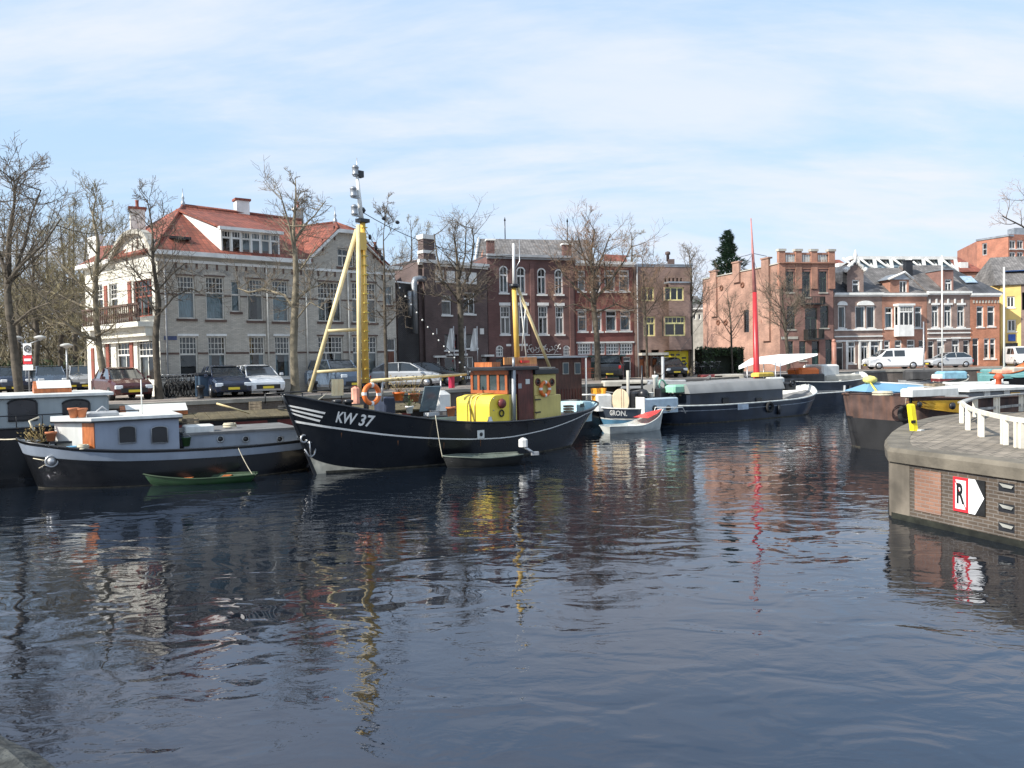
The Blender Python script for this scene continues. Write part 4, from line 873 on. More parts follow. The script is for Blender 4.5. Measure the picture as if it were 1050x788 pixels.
# ================================================================== boats
def proj(p):
    q = CM.transposed() @ (V(p) - EYE); return 525 + FPX * q.x / -q.z, 394 - FPX * q.y / -q.z
class Boat:
    """local frame: x towards the bow, origin amidships on the waterline; near = side towards the photographer"""
    def __init__(s, name, label, stern, bow, cat='boat', group=None):
        st, bw = V((*stern, 0)), V((*bow, 0)); s.c = (st + bw) / 2; s.d = (bw - st).normalized(); s.L = (bw - st).length
        s.l = V((-s.d.y, s.d.x, 0)); s.ns = 1 if s.l.dot(EYE - s.c) > 0 else -1; s.rz = atan2(s.d.y, s.d.x)
        s.T = thing(name, label, cat, (0, 0, 0), group)
    def W(s, p): return s.c + s.d * p[0] + s.l * p[1] + V((0, 0, p[2]))
    def hit(s, px, py, off=0):
        n = s.l * s.ns; o = s.c + n * off; r = ray(px, py); t = (o - EYE).dot(n) / r.dot(n); h = EYE + r * t
        return V(((h - s.c).dot(s.d), off * s.ns, h.z))
    def hitz(s, px, py, z):
        h = onz(px, py, z); return V(((h - s.c).dot(s.d), (h - s.c).dot(s.l), z))
    def stations(s, st, fl=.8):
        s.fl = fl; n = 34; s.st = []
        for i in range(n + 1):
            t = i / n * (len(st) - 1); k = min(int(t), len(st) - 2); f = t - k
            p = [st[max(k - 1, 0)], st[k], st[k + 1], st[min(k + 2, len(st) - 1)]]
            s.st.append([.5 * (2 * b_ + (c_ - a_) * f + (2 * a_ - 5 * b_ + 4 * c_ - d_) * f * f + (3 * b_ - a_ - 3 * c_ + d_) * f ** 3) for a_, b_, c_, d_ in zip(*p)])
            s.st[-1][3] = max(s.st[-1][3], .02); s.st[-1][4] = max(s.st[-1][4], .015)
    def S(s, t, u, side, off=0.0):
        n = len(s.st) - 1; t = max(0, min(n - 1e-6, t * n)); k = int(t); f = t - k; a = [x + (y - x) * f for x, y in zip(s.st[k], s.st[k + 1])]
        uu = max(u, 0) ** s.fl if u > 0 else 0
        y = a[4] + (a[3] - a[4]) * uu + off; return V((a[1] + (a[0] - a[1]) * max(u, 0), side * y, a[2] * u if u > 0 else u))
    def hull(s, bands, mats, bulw=.35, deckm=None, railm=None, railr=.05, name='hull'):
        b = MB(); n = len(s.st) - 1; us = [-.5, 0]; ms = [bands[0][1]]
        for i, (ue, m) in enumerate(bands):
            u0 = us[-1]; k = max(1, int((ue - u0) / .12))
            for j in range(1, k + 1): us.append(u0 + (ue - u0) * j / k); ms.append(m)
        rows = len(us)
        for side in (1, -1):
            vs = [s.S(i / n, u, side) for i in range(n + 1) for u in us]; fs = []; base = len(b.v)
            for i in range(n):
                for j in range(rows - 1):
                    q = [i * rows + j, (i + 1) * rows + j, (i + 1) * rows + j + 1, i * rows + j + 1]
                    if side < 0: q = q[::-1]
                    b.f.append([base + x for x in q[::-1]]); b.m.append(ms[j]); b.sm.append(True)
            b.v += vs
        for i in (0, n):   # close the ends
            a_ = [s.S(i / n, u, 1) for u in us]; c_ = [s.S(i / n, u, -1) for u in us]
            for j in range(rows - 1): b.quad(*([a_[j], c_[j], c_[j + 1], a_[j + 1]]), ms[j])
        th = .07
        for side in (1, -1):   # inner bulwark
            for i in range(n):
                p0, p1 = s.S(i / n, 1, side), s.S((i + 1) / n, 1, side)
                def inn(p): return V((p.x, side * max(abs(p.y) - th, .0), p.z))
                q0, q1 = inn(p0), inn(p1); b.quad(p0, p1, q1, q0, len(mats) - 1); g0, g1 = inn(s.S(i / n, 1 - bulw / s.st[i][2], side)), inn(s.S((i + 1) / n, 1 - bulw / s.st[i + 1][2], side))
                b.quad(q0, q1, g1, g0, len(mats) - 1)
        b.build(name, mats, s.T)
        d = MB()
        for i in range(n):
            p = [s.S(k / n, 1 - bulw / s.st[k][2], sd) for k, sd in ((i, 1), (i + 1, 1), (i + 1, -1), (i, -1))]
            d.add([V((q.x, q.y * .98, q.z + .01)) for q in p], [(0, 1, 2, 3)])
        d.build('deck', deckm or mats[-1], s.T)
        if railm:
            d = MB()
            for sd in (1, -1): d.tube([s.S(i / n, 1, sd, .01) + V((0, 0, .02)) for i in range(n + 1)], railr, 6)
            d.build('gunwale', railm, s.T)
    def strip(s, ua, h, m, t0=0, t1=1, name='stripe', off=.012, both=True):
        n = 40
        for sd in ((-s.ns, s.ns) if both else (s.ns,)):
            b = MB()
            for i in range(n):
                ta, tb = t0 + (t1 - t0) * i / n, t0 + (t1 - t0) * (i + 1) / n
                ua_, ub_ = (ua(ta), ua(tb)) if callable(ua) else (ua, ua); ha, hb = (h(ta), h(tb)) if callable(h) else (h, h)
                b.quad(s.S(ta, ua_, sd, off), s.S(tb, ub_, sd, off), s.S(tb, ub_ + hb, sd, off), s.S(ta, ua_ + ha, sd, off))
            r = b.build(name, m, s.T)
        return r
    def HS(s, px, py):
        best = None; t0, t1, u0, u1 = 0, 1, 0, 1.02
        for it in range(4):
            best = (1e9, 0, 0)
            for i in range(17):
                for j in range(13):
                    t = t0 + (t1 - t0) * i / 16; u = u0 + (u1 - u0) * j / 12; q = proj(s.W(s.S(t, u, s.ns))); e = (q[0] - px) ** 2 + (q[1] - py) ** 2
                    if e < best[0]: best = (e, t, u)
            dt, du = (t1 - t0) / 12, (u1 - u0) / 10; t0, t1 = max(0, best[1] - dt), min(1, best[1] + dt); u0, u1 = max(0, best[2] - du), best[2] + du
        return best[1], best[2]
    def text(s, txt, quad, m, name='lettering', bold=.02):
        TL, TR, BL, BR = [s.HS(*q) for q in quad]
        cu = bpy.data.curves.new('t', 'FONT'); cu.body = txt; cu.offset = bold; cu.resolution_u = 2
        ob = bpy.data.objects.new('t', cu); COL.objects.link(ob); dg = bpy.context.evaluated_depsgraph_get(); me = ob.evaluated_get(dg).to_mesh()
        vs = [v.co.copy() for v in me.vertices]; fs = [tuple(p.vertices) for p in me.polygons]; ob.evaluated_get(dg).to_mesh_clear(); bpy.data.objects.remove(ob)
        x0, x1 = min(v.x for v in vs), max(v.x for v in vs); y0, y1 = min(v.y for v in vs), max(v.y for v in vs); out = []
        for v in vs:
            a, c = (v.x - x0) / (x1 - x0), (v.y - y0) / (y1 - y0)
            t = (BL[0] * (1 - a) + BR[0] * a) * (1 - c) + (TL[0] * (1 - a) + TR[0] * a) * c; u = (BL[1] * (1 - a) + BR[1] * a) * (1 - c) + (TL[1] * (1 - a) + TR[1] * a) * c
            out.append(s.S(t, u, s.ns, .022))
        b = MB(); b.add(out, fs); return b.build(name, m, s.T)
    def mark(s, quad, m, name='mark', off=.02):
        q = [s.HS(*p) for p in quad]; b = MB(); n = 12
        if len(q) != 4: q = [q[0], q[1], q[2], q[-1]]
        g = lambda i, j: s.S(*[(q[0][k] * (1 - i / n) + q[1][k] * i / n) * (1 - j / 2) + (q[3][k] * (1 - i / n) + q[2][k] * i / n) * j / 2 for k in (0, 1)], s.ns, off)
        b.add([g(i, j) for j in range(3) for i in range(n + 1)], [(j * (n + 1) + i, j * (n + 1) + i + 1, (j + 1) * (n + 1) + i + 1, (j + 1) * (n + 1) + i) for j in range(2) for i in range(n)]); return b.build(name, m, s.T)
    def done(s): place(s.T, s.c, s.rz)
blackhull = mat('black_hull_paint', (.008, .009, .011), .3, .35, 1.2, coat=.3, bump=.04, bsc=2, streak=.05)
hullwhite = mat('hull_white', (.72, .72, .68), .4, .12, 1.5, streak=.2)
deckm = mat('grey_deck', (.16, .16, .16), .8, .25, 2)
darkdeck = mat('dark_deck', (.06, .06, .062), .8, .3, 2)
creampole = mat('cream_varnished_pole', (.7, .56, .3), .45, .15, 3)
rope = mat('rope', (.55, .5, .38), .9, .2)
redlead = mat('maroon_paint', (.16, .03, .03), .5, .2)
orange = mat('orange_plastic', (.75, .17, .03), .5, .1)
red = mat('red_paint', (.6, .04, .03), .4, .12)
lblue = mat('light_blue_paint', (.35, .5, .55), .5, .15, 2)
terra = mat('terracotta', (.5, .18, .08), .8, .15)
leaf = mat('leaf_green', (.07, .1, .03), .8, .3, 8)
dry = mat('dry_grass', (.32, .24, .1), .9, .3, 8)
def potplant(loc, r=.16, h=.3, label='terracotta pot', pl=True, seed=0, m=None, spread=.5):
    t = thing('plant_pot', label, 'plant pot', loc); b = MB(); b.lathe(V(loc), [(r * .7, 0), (r * .95, h * .8), (r * 1.1, h * .8), (r * 1.12, h), (r * .9, h), (r * .85, h * .85)], 12); b.build('pot', m or terra, t)
    if pl:
        rr = random.Random(seed); b = MB()
        for i in range(70):
            a = rr.random() * 6.28; q = rr.random() * spread; z = h + rr.random() * spread; c = V(loc) + V((cos(a) * q, sin(a) * q, z)); e = V((rr.uniform(-1, 1), rr.uniform(-1, 1), rr.uniform(-.5, 1))).normalized() * .09; g = e.cross(V((0, .3, 1))).normalized() * .03
            b.add([c - g, c + e, c + g], [(0, 1, 2)]); 
            if i % 6 == 0: b.tube([V(loc) + V((0, 0, h * .8)), c], .008, 3)
        b.build('leaves', leaf if seed % 2 else dry, t)
    return t
def ring(loc, R0, label, n, m=orange):
    t = thing('lifebuoy', label, 'lifebuoy', loc); b = MB(); b.torus(V(loc), R0, R0 * .26, tuple(n), 28, 10); b.build('ring', m, t)
    b = MB(); q = V((0, 0, 1)).rotation_difference(V(n))
    for k in range(4):
        a = pi / 4 + k * pi / 2; c = V(loc) + q @ V((R0 * cos(a), R0 * sin(a), 0)); tg = q @ V((-sin(a), cos(a), 0)); b.tube([c - tg * .05, c + tg * .05], R0 * .285, 10, smooth=False)
    b.build('band', white, t); return t
# ------------------------------------------------------------------ KW 37, the black fishing cutter
K = Boat('fishing_cutter', 'black fishing boat with KW 37 on its bow, yellow mast and yellow wheelhouse', (3.75, 36.6), (-7.35, 24.95), 'fishing boat')
K.stations([(-7.3, -5.7, 1.72, .1, .02), (-7.0, -5.5, 1.7, 1.0, .25), (-6.2, -5.1, 1.6, 1.7, .8), (-4.6, -4.3, 1.42, 2.15, 1.7), (-1.5, -1.5, 1.3, 2.3, 2.1), (1.8, 1.8, 1.42, 2.25, 2.0), (4.5, 4.4, 1.8, 1.85, 1.25), (6.7, 6.0, 2.3, 1.0, .45), (7.7, 6.75, 2.58, .38, .1), (8.05, 6.95, 2.66, .04, .03)], .75)
K.hull([(1.0, 0)], [blackhull, lblue], .5, darkdeck, blackhull, .045)
def lerps(pts):
    def f(t):
        for (a, u), (b_, v) in zip(pts, pts[1:]):
            if t <= b_: return u + (v - u) * (t - a) / (b_ - a)
        return pts[-1][1]
    return f
ul = [K.HS(*p) for p in ((600, 425), (560, 441), (520, 449.5), (470, 451), (407, 448), (350, 441), (300, 434))]
K.strip(lerps([(0, ul[0][1])] + ul + [(1, ul[-1][1])]), .03, white, .02, ul[-1][0], 'white_stripe', .03)
bt = K.HS(399, 479); K.strip(0, lerps([(0, .0), (bt[0], .0), (1, .27)]), mat('boot_top_cream', (.85, .76, .58), .5, .2, streak=.3), bt[0], 1, 'boot_topping', .012)
for k in range(3):
    y = 415 + k * 4.0; x1 = 333.5 - k * 2.6
    K.mark([(294 + k * .5, y), (x1, y + 8.0), (x1 - 1.0, y + 10), (294 + k * .5, y + 2.0)], white, 'bow_stripe')
K.text('KW 37', [(346.5, 422.0), (384.8, 426.6), (343.5, 433.4), (380.5, 438.6)], white, 'registration_lettering', .025)
T = K.T
b = MB(); b.tube([K.S(1, u / 10, 1) * 1 for u in range(-3, 11)], .06, 6); b.build('stem', blackhull, T)
# anchor and hawse pipe, side fittings
t_, u_ = K.HS(311, 450); p = K.S(t_, u_, K.ns, .05); b = MB(); b.torus(p, .12, .035, (0, 1, 0), 14, 6); b.build('hawse_pipe', steel, T)
t_, u_ = K.HS(317, 460); p = K.S(t_, u_, K.ns, .09); b = MB(); b.tube([p + V((.05, .02, .25)), p + V((0, 0, -.25))], .03, 6); b.tube([p + V((.22, 0, 0)), p + V((.1, .02, -.22)), p + V((0, .02, -.27)), p + V((-.12, .02, -.2)), p + V((-.2, 0, .02))], .028, 6); b.tube([p + V((-.1, 0, .2)), p + V((.12, 0, .2))], .02, 5); b.build('anchor', steel, T)
t_, u_ = K.HS(492.5, 445.5); p = K.S(t_, u_, K.ns, .02); b = MB(); b.box(p, (.34, .03, .3)); b.build('fairlead_plate', hullwhite, T); b = MB(); b.lathe(p + V((0, .02, 0)), [(.07, 0), (.07, .02)], 10, 0, 'y'); b.build('fairlead_hole', black, T)
def KP(px, py, off=0.0): return K.hit(px, py, off)
zd = .85
# main mast, tripod legs, lights
m0 = KP(375, 393); m1 = KP(371.8, 229); md = m0.copy(); md.z = 1.2
yellowmast = mat('mast_yellow', (.7, .45, .1), .4, .12, 2, streak=.12)
b = MB(); b.tube([md, m0], .1, 10); b.build('mast_step', black, T)
b = MB(); b.tube([m0, m1], [.125, .1], 12); b.build('main_mast', yellowmast, T)
b = MB()
for i in range(17):
    p = m0.lerp(m1, (i + .5) / 17); b.box(p, (.2, .3, .03))
b.build('mast_rungs', mat('dull_yellow', (.55, .42, .08), .5), T)
b = MB(); q0 = KP(368.5, 407, .25); q1 = KP(367.3, 231, .1); b.tube([q0, q1], .075, 8); b.build('mast_pole', creampole, T)
l0 = KP(317.5, 402, -.55); l1 = KP(366, 236, 0); b = MB(); b.tube([l0, l1], [.07, .085], 8); b.build('mast_leg', creampole, T)
l2 = l0.copy(); l2.y = -l0.y + .3; 
for (a, y1, y2) in ((KP(336, 339.5, -.3), KP(369, 338, 0), 0), (KP(324.5, 381.5, -.45), KP(368, 379, 0), 0)):
    b = MB(); b.tube([a, y1], .06, 8); b.build('cross_bar', creampole, T)
b = MB(); b.box(KP(370, 248, .05), (.3, .25, .6)); b.build('mast_bracket', yellowmast, T)
b = MB(); b.box(m1 + V((0, 0, .08)), (.4, .3, .12)); b.build('mast_cap', black, T)
tp = KP(366.2, 180); tb_ = m1 + V((.05, 0, .12)); b = MB(); b.tube([tb_, tp], [.09, .05], 8); b.build('topmast', white, T)
for px, py in ((363.5, 216.5), (362.5, 198), (364.5, 176)):
    p = KP(px, py + 3); b = MB(); b.lathe(p, [(.09, -.05), (.13, 0), (.11, .03), (.11, .22), (.13, .24), (.06, .32)], 10); b.box(p + V((-.1, 0, -.05)), (.35, .12, .05)); b.build('navigation_lamp', zinc, T)
b = MB(); b.tube([tp, tp + V((0, 0, .6))], .015, 5); b.build('antenna', steel, T)
b = MB(); p = KP(372, 216); b.lathe(p, [(.05, -.1), (.11, 0), (.05, .1)], 8); b.box(KP(369, 179), (.2, .2, .22)); b.build('mast_fitting', black, T)
# aft mast
a0 = KP(530.5, 373); a1 = KP(527, 293); b = MB(); b.tube([a0, a1], [.12, .1], 10); b.build('aft_mast', yellowmast, T)
b = MB(); b.tube([a1 + V((0, 0, -.1)), a1 + V((0, 0, .06))], .2, 8); b.build('mast_collar', black, T)
at2 = KP(526.5, 250); b = MB(); b.tube([a1, at2], [.065, .05], 8); b.build('aft_topmast', white, T)
b = MB(); b.tube([KP(532.5, 246), KP(532.8, 268), KP(529, 275)], .02, 5); b.build('antenna', steel, T)
b = MB(); b.tube([KP(531, 295.5), KP(564.5, 379)], .065, 8); b.build('boom_strut', creampole, T)
b = MB(); b.tube([KP(533, 300), KP(540, 370)], .03, 6); b.tube([KP(539.5, 310), KP(535, 360)], .025, 6); b.build('halyard', hullwhite, T)
b = MB(); b.tube([KP(381, 391, -.2), KP(478, 384, -.5)], [.075, .05], 8); b.build('boom', creampole, T)
b = MB(); b.tube([KP(392, 390, -.2), KP(392, 412, -.2)], .04, 6); b.tube([KP(452, 386, -.4), KP(452, 412, -.4)], .03, 6); b.build('boom_crutch', steel, T)
# wires
cable = mat('black_cable', (.03, .03, .03), .7)
def sag(a, c, k, n=14): return [a.lerp(c, i / n) - V((0, 0, k * 4 * (i / n) * (1 - i / n))) for i in range(n + 1)]
wa = KP(372, 218); b = MB(); b.tube(sag(wa, KP(525.5, 262), .5), .014, 4); b.build('stay_cable', cable, T)
b = MB(); w2 = sag(KP(373, 232), KP(487, 384, .9), .55, 20); b.tube(w2, .012, 4); b.build('light_cable', cable, T)
for i in range(2, 20, 1):
    b = MB(); b.ball(w2[i] + V((0, 0, -.05)), .035, 6); b.build('light_bulb', white, T)
for f_ in (.12, .2): b = MB(); p = wa.lerp(KP(525.5, 262), f_); b.ball(p, .09, 8, sq=(1.2, .6, .8)); b.build('insulator', black, T)
for i in (1, 2, 3): b = MB(); b.ball(w2[i], .08, 8, sq=(.8, .7, 1.3)); b.build('insulator', black, T)
# wheelhouse
cas = mat('casing_yellow', (.8, .6, .07), .4, .08, 1.5, streak=.1); cas2 = mat('shaded_casing_yellow', (.6, .48, .16), .5, .12, 1.5, streak=.15)  # second yellow has the shade of the near side in its colour
cf = KP(502, 431, 1.15); ct = KP(502, 406, 1.15); aftx = KP(522.5, 431, 1.15).x
def blockx(x0, x1, y0, y1, z0, z1, m, name, bv=.03):
    b = MB(); b.bev(((x0 + x1) / 2, (y0 + y1) / 2, (z0 + z1) / 2), (abs(x1 - x0), abs(y1 - y0), z1 - z0), bv); return b.build(name, m, T)
y_n, y_f = 1.15, -.95
# rounded engine casing: arch profile along x, swept across y
b = MB(); prof = []
xa, xb, za, zb2 = aftx, cf.x, zd, ct.z; rad = .42
prof = [(xa, za), (xa, zb2)] + [(xb - rad + rad * sin(a), zb2 - rad + rad * cos(a)) for a in [pi / 2 * k / 7 for k in range(8)]] + [(xb, za)]
nn_ = len(prof); ys = [y_n, y_n - .04, y_f + .35, y_f + .1, y_f]; sc_ = [(0, 0), (0, 0), (0, 0), (.12, .1), (.35, .4)]
vs = []
for y, (dx, dz) in zip(ys, sc_):
    for x, z in prof: vs.append(V((min(x, xb - dx), y, min(z, zb2 - dz))))
fs = [tuple(range(nn_))] + [tuple(range(4 * nn_ + nn_ - 1, 4 * nn_ - 1, -1))]
for j in range(4):
    for i in range(nn_): fs.append((j * nn_ + i, (j + 1) * nn_ + i, (j + 1) * nn_ + (i + 1) % nn_, j * nn_ + (i + 1) % nn_))
b.add(vs, fs); b.build('engine_casing', cas, T)
b = MB()
for y in (.35, .1): b.tube([V((xb + .03, y, za)), V((xb + .03, y, zb2 - rad)), V((xb - rad * .3 + .03, y, zb2 - rad * .25 + .03)), V((xb - rad, y, zb2 + .03)), V((xa, y, zb2 + .03))], .03, 6)
b.build('casing_strap', cas2, T)
for yy in (409, 421):
    b = MB(); p = KP(506, yy, 1.17); b.tube([p, p + V((0, .03, 0))], .025, 6); b.build('bolt', steel, T)
b = MB(); p = KP(514, 414, 1.2); b.lathe(p - V((0, .02, 0)), [(.17, 0), (.2, .05), (.17, .13), (.04, .16)], 14, 0, 'y'); b.build('hose_reel', redlead, T)
b = MB(); b.torus(KP(514.5, 424, 1.2), .12, .03, (0, 1, 0), 14, 5); b.build('hose', black, T)
b = MB(); p = KP(502.5, 431, 1.4); b.lathe(V((p.x, p.y, zd)), [(.11, 0), (.11, .5), (.07, .58), (.07, .66)], 10); b.build('gas_cylinder', steel, T)
b = MB(); p = KP(526.5, 428, 1.25); b.tube([V((p.x, 1.25, zd)), KP(526.5, 380, 1.25)], .09, 8); b.tube([KP(526.5, 380, 1.25), KP(526.5, 367, 1.25)], .05, 8); b.build('exhaust_pipe', zinc, T)
# wheelhouse body
wx1 = aftx + .02; xd0, xd1 = KP(529.5, 405, 1.15).x, KP(547.5, 405, 1.15).x; wx0 = xd1; zt = KP(540, 379, 1.15).z; zcab = zb2 + .02
cabwood = mat('dark_red_wood', (.12, .03, .022), .45, .25, 2, kind='wood')
blockx(wx0, wx1 - .04, y_n - .02, y_f, zd, zt, cabwood, 'wheelhouse', .02)
b = MB(); b.box(((xd0 + wx1) / 2, y_n, (zd + zb2) / 2), (wx1 - xd0 - .02, .03, zb2 - zd)); b.build('yellow_side_panel', cas2, T)
b = MB(); b.box(((xd0 + wx1) / 2, y_n, (zt + zb2) / 2), (wx1 - xd0 - .02, .03, zt - zb2 - .05)); b.build('dark_side_panel', black, T)
b = MB(); b.box(((xd0 + xd1) / 2, y_n + .015, (zd + zt) / 2 - .05), (abs(xd1 - xd0) * .86, .04, zt - zd - .25)); b.build('cabin_door', cabwood, T)
p = KP(541, 391.5, y_n + .05); b = MB(); b.box(p, (.24, .02, .2)); b.build('notice', hullwhite, T)
p = KP(533, 396, y_n + .03); b = MB(); b.box(p, (.2, .02, .2)); b.build('notice', grey, T)
# orange front with windows
xw = wx1 + .02; zs0, zs1 = zb2 + .03, zt - .02; b = MB()
for y in (y_n - .08, .62, .05, -.5, y_f + .05): b.box((xw, y, (zs0 + zs1) / 2), (.09, .12, zs1 - zs0))
b.box((xw, (y_n + y_f) / 2, zs1 - .08), (.11, y_n - y_f, .16)); b.box((xw, (y_n + y_f) / 2, zs0 + .06), (.11, y_n - y_f, .14)); b.build('front_window_frame', mat('orange_red_wood', (.33, .095, .035), .4, .15), T)
b = MB(); b.quad(V((xw, y_n, zs0)), V((xw, y_f, zs0)), V((xw, y_f, zs1)), V((xw, y_n, zs1))); b.build('front_window_pane', mat('dark_glass', (.04, .06, .07), .05, .2), T)
b = MB(); b.bev(((wx0 + wx1) / 2 + .05, (y_n + y_f) / 2, zt + .06), (wx1 - wx0 + .55, y_n - y_f + .3, .14), .04); b.build('wheelhouse_roof', black, T)
b = MB(); p = KP(493, 376.5, 0); b.box((xw - .1, -.1, zt + .22), (.5, 1.0, .2)); b.build('roof_box', orangewood, T)
p0, p1 = KP(516.5, 370.5, .3), KP(550, 370, .3); b = MB(); b.box(((p0.x + p1.x) / 2, .3, p0.z), (abs(p1.x - p0.x), .06, .3)); b.build('name_board', mat('pale_varnish', (.55, .24, .08), .4, .2, kind='wood'), T)
b = MB(); b.box(KP(538, 371, .4), (.5, .1, .1)); b.build('flare_box', red, T)
# aft yellow block
ax1 = wx0 - .02; ax0 = KP(570, 405, 1.15).x; zl_ = KP(560, 405, 1.15).z
blockx(ax0, ax1, y_n + .03, y_f, zl_, zt - .22, cas2, 'aft_cabin', .03); blockx(ax0 - .25, ax1 + .0, y_n + .08, y_f, zd, zl_ - .01, cas2, 'aft_casing', .03)
blockx(ax0 - .1, ax1 + .02, y_n + .12, y_f - .1, zt - .21, zt + .0, black, 'aft_roof', .03); b = MB(); b.box(((ax0 + ax1) / 2, 0, zt + .04), (ax1 - ax0 + .1, 2.2, .05)); b.build('aft_roof_edge', stone, T)
for x in (551.5, 566):
    b = MB(); p = KP(x, 392, y_n + .04); b.torus(p, .13, .035, (0, 1, 0), 16, 6); b.lathe(p, [(.12, -.01), (.12, .01)], 12, 1, 'y'); b.build('porthole', [brownwood, black], T)
b = MB(); 
for y in (410, 423): p = KP(551.5, y, y_n + .1); b.box(p, (.35, .03, .05))
b.build('hinge', black, T)
blockx(ax0 - .35, ax0 - 1.4, .9, -.9, zd, zd + .38, redlead, 'hatch', .03)
p = KP(597, 415, .6); blockx(p.x - .35, p.x + .2, .9, .4, zd, 1.75, lblue, 'stern_locker', .04)
b = MB(); b.box(KP(597, 416, .92), (.25, .03, .16)); b.build('locker_window', black, T)
# foredeck fittings
for px in (345.5, 357):
    p = KP(px, 412, .6); b = MB(); b.lathe(V((p.x, p.y, p.z - .55)), [(.13, 0), (.12, .5), (.17, .52), (.17, .6), (.1, .62)], 12); b.build('bollard', black, T)
b = MB(); p = KP(373, 412, -.2); b.bev((p.x, -.3, 1.5), (.9, 1.2, .9), .08); b.lathe((p.x, .5, 1.6), [(.3, -.15), (.3, .15)], 14, 0, 'y'); b.build('winch', darkdeck, T)
b = MB(); p = KP(400, 418, 0); b.bev((p.x, 0, 1.25), (2.2, 1.9, .5), .06); b.build('hatch_cover', deckm, T)
b = MB(); p = KP(396, 405, -.4); b.bev((p.x, -.5, 1.65), (.5, .7, 1.5), .05); b.build('companionway', mat('navy_box', (.03, .04, .07), .5), T)
b = MB()
for i in range(9): 
    t = .32 + i * .055; q = K.S(t, 1, 1); b.tube([q - V((0, .12, .3)), q + V((0, -.12, .45 if i % 2 else .45))], .018, 5)
b.tube([K.S(.32 + i * .055, 1, 1) + V((0, -.12, .45)) for i in range(9)], .015, 5)
gr_ = mat('waterline_grime', (.07, .062, .045), .8, .5, 6)
K.strip(-.02, .055, gr_, .02, .86, 'waterline_grime', .008)
rk = mat('rust_streak', (.13, .055, .025), .9, .4, 5)
for px, y0, l in ((492.5, 449, 9), (311, 453, 8), (408, 452, 5), (455, 454, 6), (537, 449, 7), (572, 440, 6), (350, 444, 5)): K.mark([(px - .5, y0), (px + .6, y0), (px + .25, y0 + l), (px - .1, y0 + l)], rk, 'rust_streak', .006)
for k in range(5): tt = .16 + k * .15; b = MB(); b.tube([K.S(tt, u / 8, K.ns, .004) for u in range(0, 9)], .006, 4); b.build('plate_seam', blackhull, T)
K.done()
def kw(px, py, off=0.0): return K.W(K.hit(px, py, off))
nrm = K.l
ring(kw(381, 404.5, 1.0), .31, 'orange lifebuoy with white bands at the foot of the yellow main mast', (.75, -.65, .05))
t = ring(kw(559, 399, 1.28), .27, 'orange lifebuoy mounted on the yellow aft cabin of the fishing boat', tuple(nrm))
t = thing('life_jacket', 'orange and white life jacket hanging left of the yellow mast pole', 'life jacket', kw(364.5, 407, .4)); b = MB(); b.bev(kw(364.5, 405, .4), (.28, .2, .6), .08); b.build('jacket', mat('faded_orange', (.7, .35, .25), .8), t)
b = MB(); c0 = kw(346.3, 397, -.3); dd = K.d
for i in range(10):
    for j in range(6):
        def tp_(i, j): return c0 + dd * (-(i - 5) * .05) + K.l * (.02 * sin(i * 1.7) + .015 * sin(j)) + V((0, 0, .27 - j * .095))
        b.quad(tp_(i, j), tp_(i + 1, j), tp_(i + 1, j + 1), tp_(i, j + 1))
tag(b.build('towel', mat('cream_cloth', (.75, .66, .42), .95, .08)), 'cream towel hanging over the foredeck of the fishing boat', 'towel')
potplant(kw(409, 411, .6), .2, .3, 'orange pot of tall dry plants on the fishing boat deck behind the lifebuoy', True, 2, orange, .6)
potplant(kw(420, 424, .9), .14, .26, 'white pot with green plant standing at the fishing boat rail', True, 3, white, .4)
potplant(kw(425, 412, .3), .2, .3, 'dry brown potted bush on the middle of the fishing boat deck', True, 4, None, .7)
potplant(kw(462.5, 427, 1.5), .17, .34, 'terracotta pot in front of the bright yellow engine casing', False)
t = thing('solar_panel', 'dark grey panel leaning on a stand amidships on the fishing boat', 'solar panel', kw(441, 420, 1.0)); b = MB(); p = kw(441, 409, 1.0); b.box(p, (.75, .04, .95), K.rz, 0, ('X', -.35)); b.build('panel', mat('panel_grey', (.12, .16, .18), .25), t); b = MB(); b.tube([p + V((.3, 0, -.45)), p + V((.2, .4, -.6))], .02, 5); b.box(p + V((.05, -.1, -.55)), (.5, .3, .12), K.rz); b.build('stand', grey, t)
t = thing('white_deck_box', 'white moulded deck box left of the yellow engine casing', 'deck box', kw(451, 424, .4)); b = MB(); b.bev(kw(451, 411, .4), (.8, .6, .75), .15, K.rz); b.build('lid', white, t)
t = thing('coat', 'crimson coat hanging under the wooden boom of the fishing boat', 'coat', kw(463, 395, -.5)); b = MB(); b.bev(kw(463, 391, -.5), (.3, .16, .55), .07, K.rz); b.build('cloth', mat('crimson_cloth', (.5, .03, .08), .9), t)
# ------------------------------------------------------------------ small boats
def smallboat(label, stern, bow, z0=.42, z1=.62, hw=.62, mats=None, bands=None, thw=orangewood, name='rowing_boat', cat='rowing boat', seats=2):
    B = Boat(name, label, stern, bow, cat); h = B.L / 2
    B.stations([(-h, -h * .92, z0, hw * .55, hw * .3), (-h * .6, -h * .58, z0 * .95, hw * .92, hw * .65), (0, 0, z0 * .92, hw, hw * .78), (h * .55, h * .5, z0 + (z1 - z0) * .4, hw * .75, hw * .45), (h * .9, h * .8, z1 * .95, hw * .25, hw * .1), (h, h * .88, z1, .03, .02)], .7)
    B.hull(bands or [(1, 0)], mats, z0 * .6, mats[-1], mats[-1], .025)
    for i in range(seats): b = MB(); x = -h * .5 + i * h * .6; b.box((x, 0, z0 * .75), (.25, hw * 1.6, .04)); b.build('thwart', thw, B.T)
    return B
green = mat('green_paint', (.02, .07, .022), .5, .2, 2, streak=.2)
g0, g1 = onz(260, 493), onz(134, 498)
B = smallboat('green wooden rowing boat lying along the black houseboat', (g0.x + .1, g0.y), (g1.x, g1.y), .2, .42, .5, [green, mat('green_inside', (.015, .04, .015), .7)]); B.done()
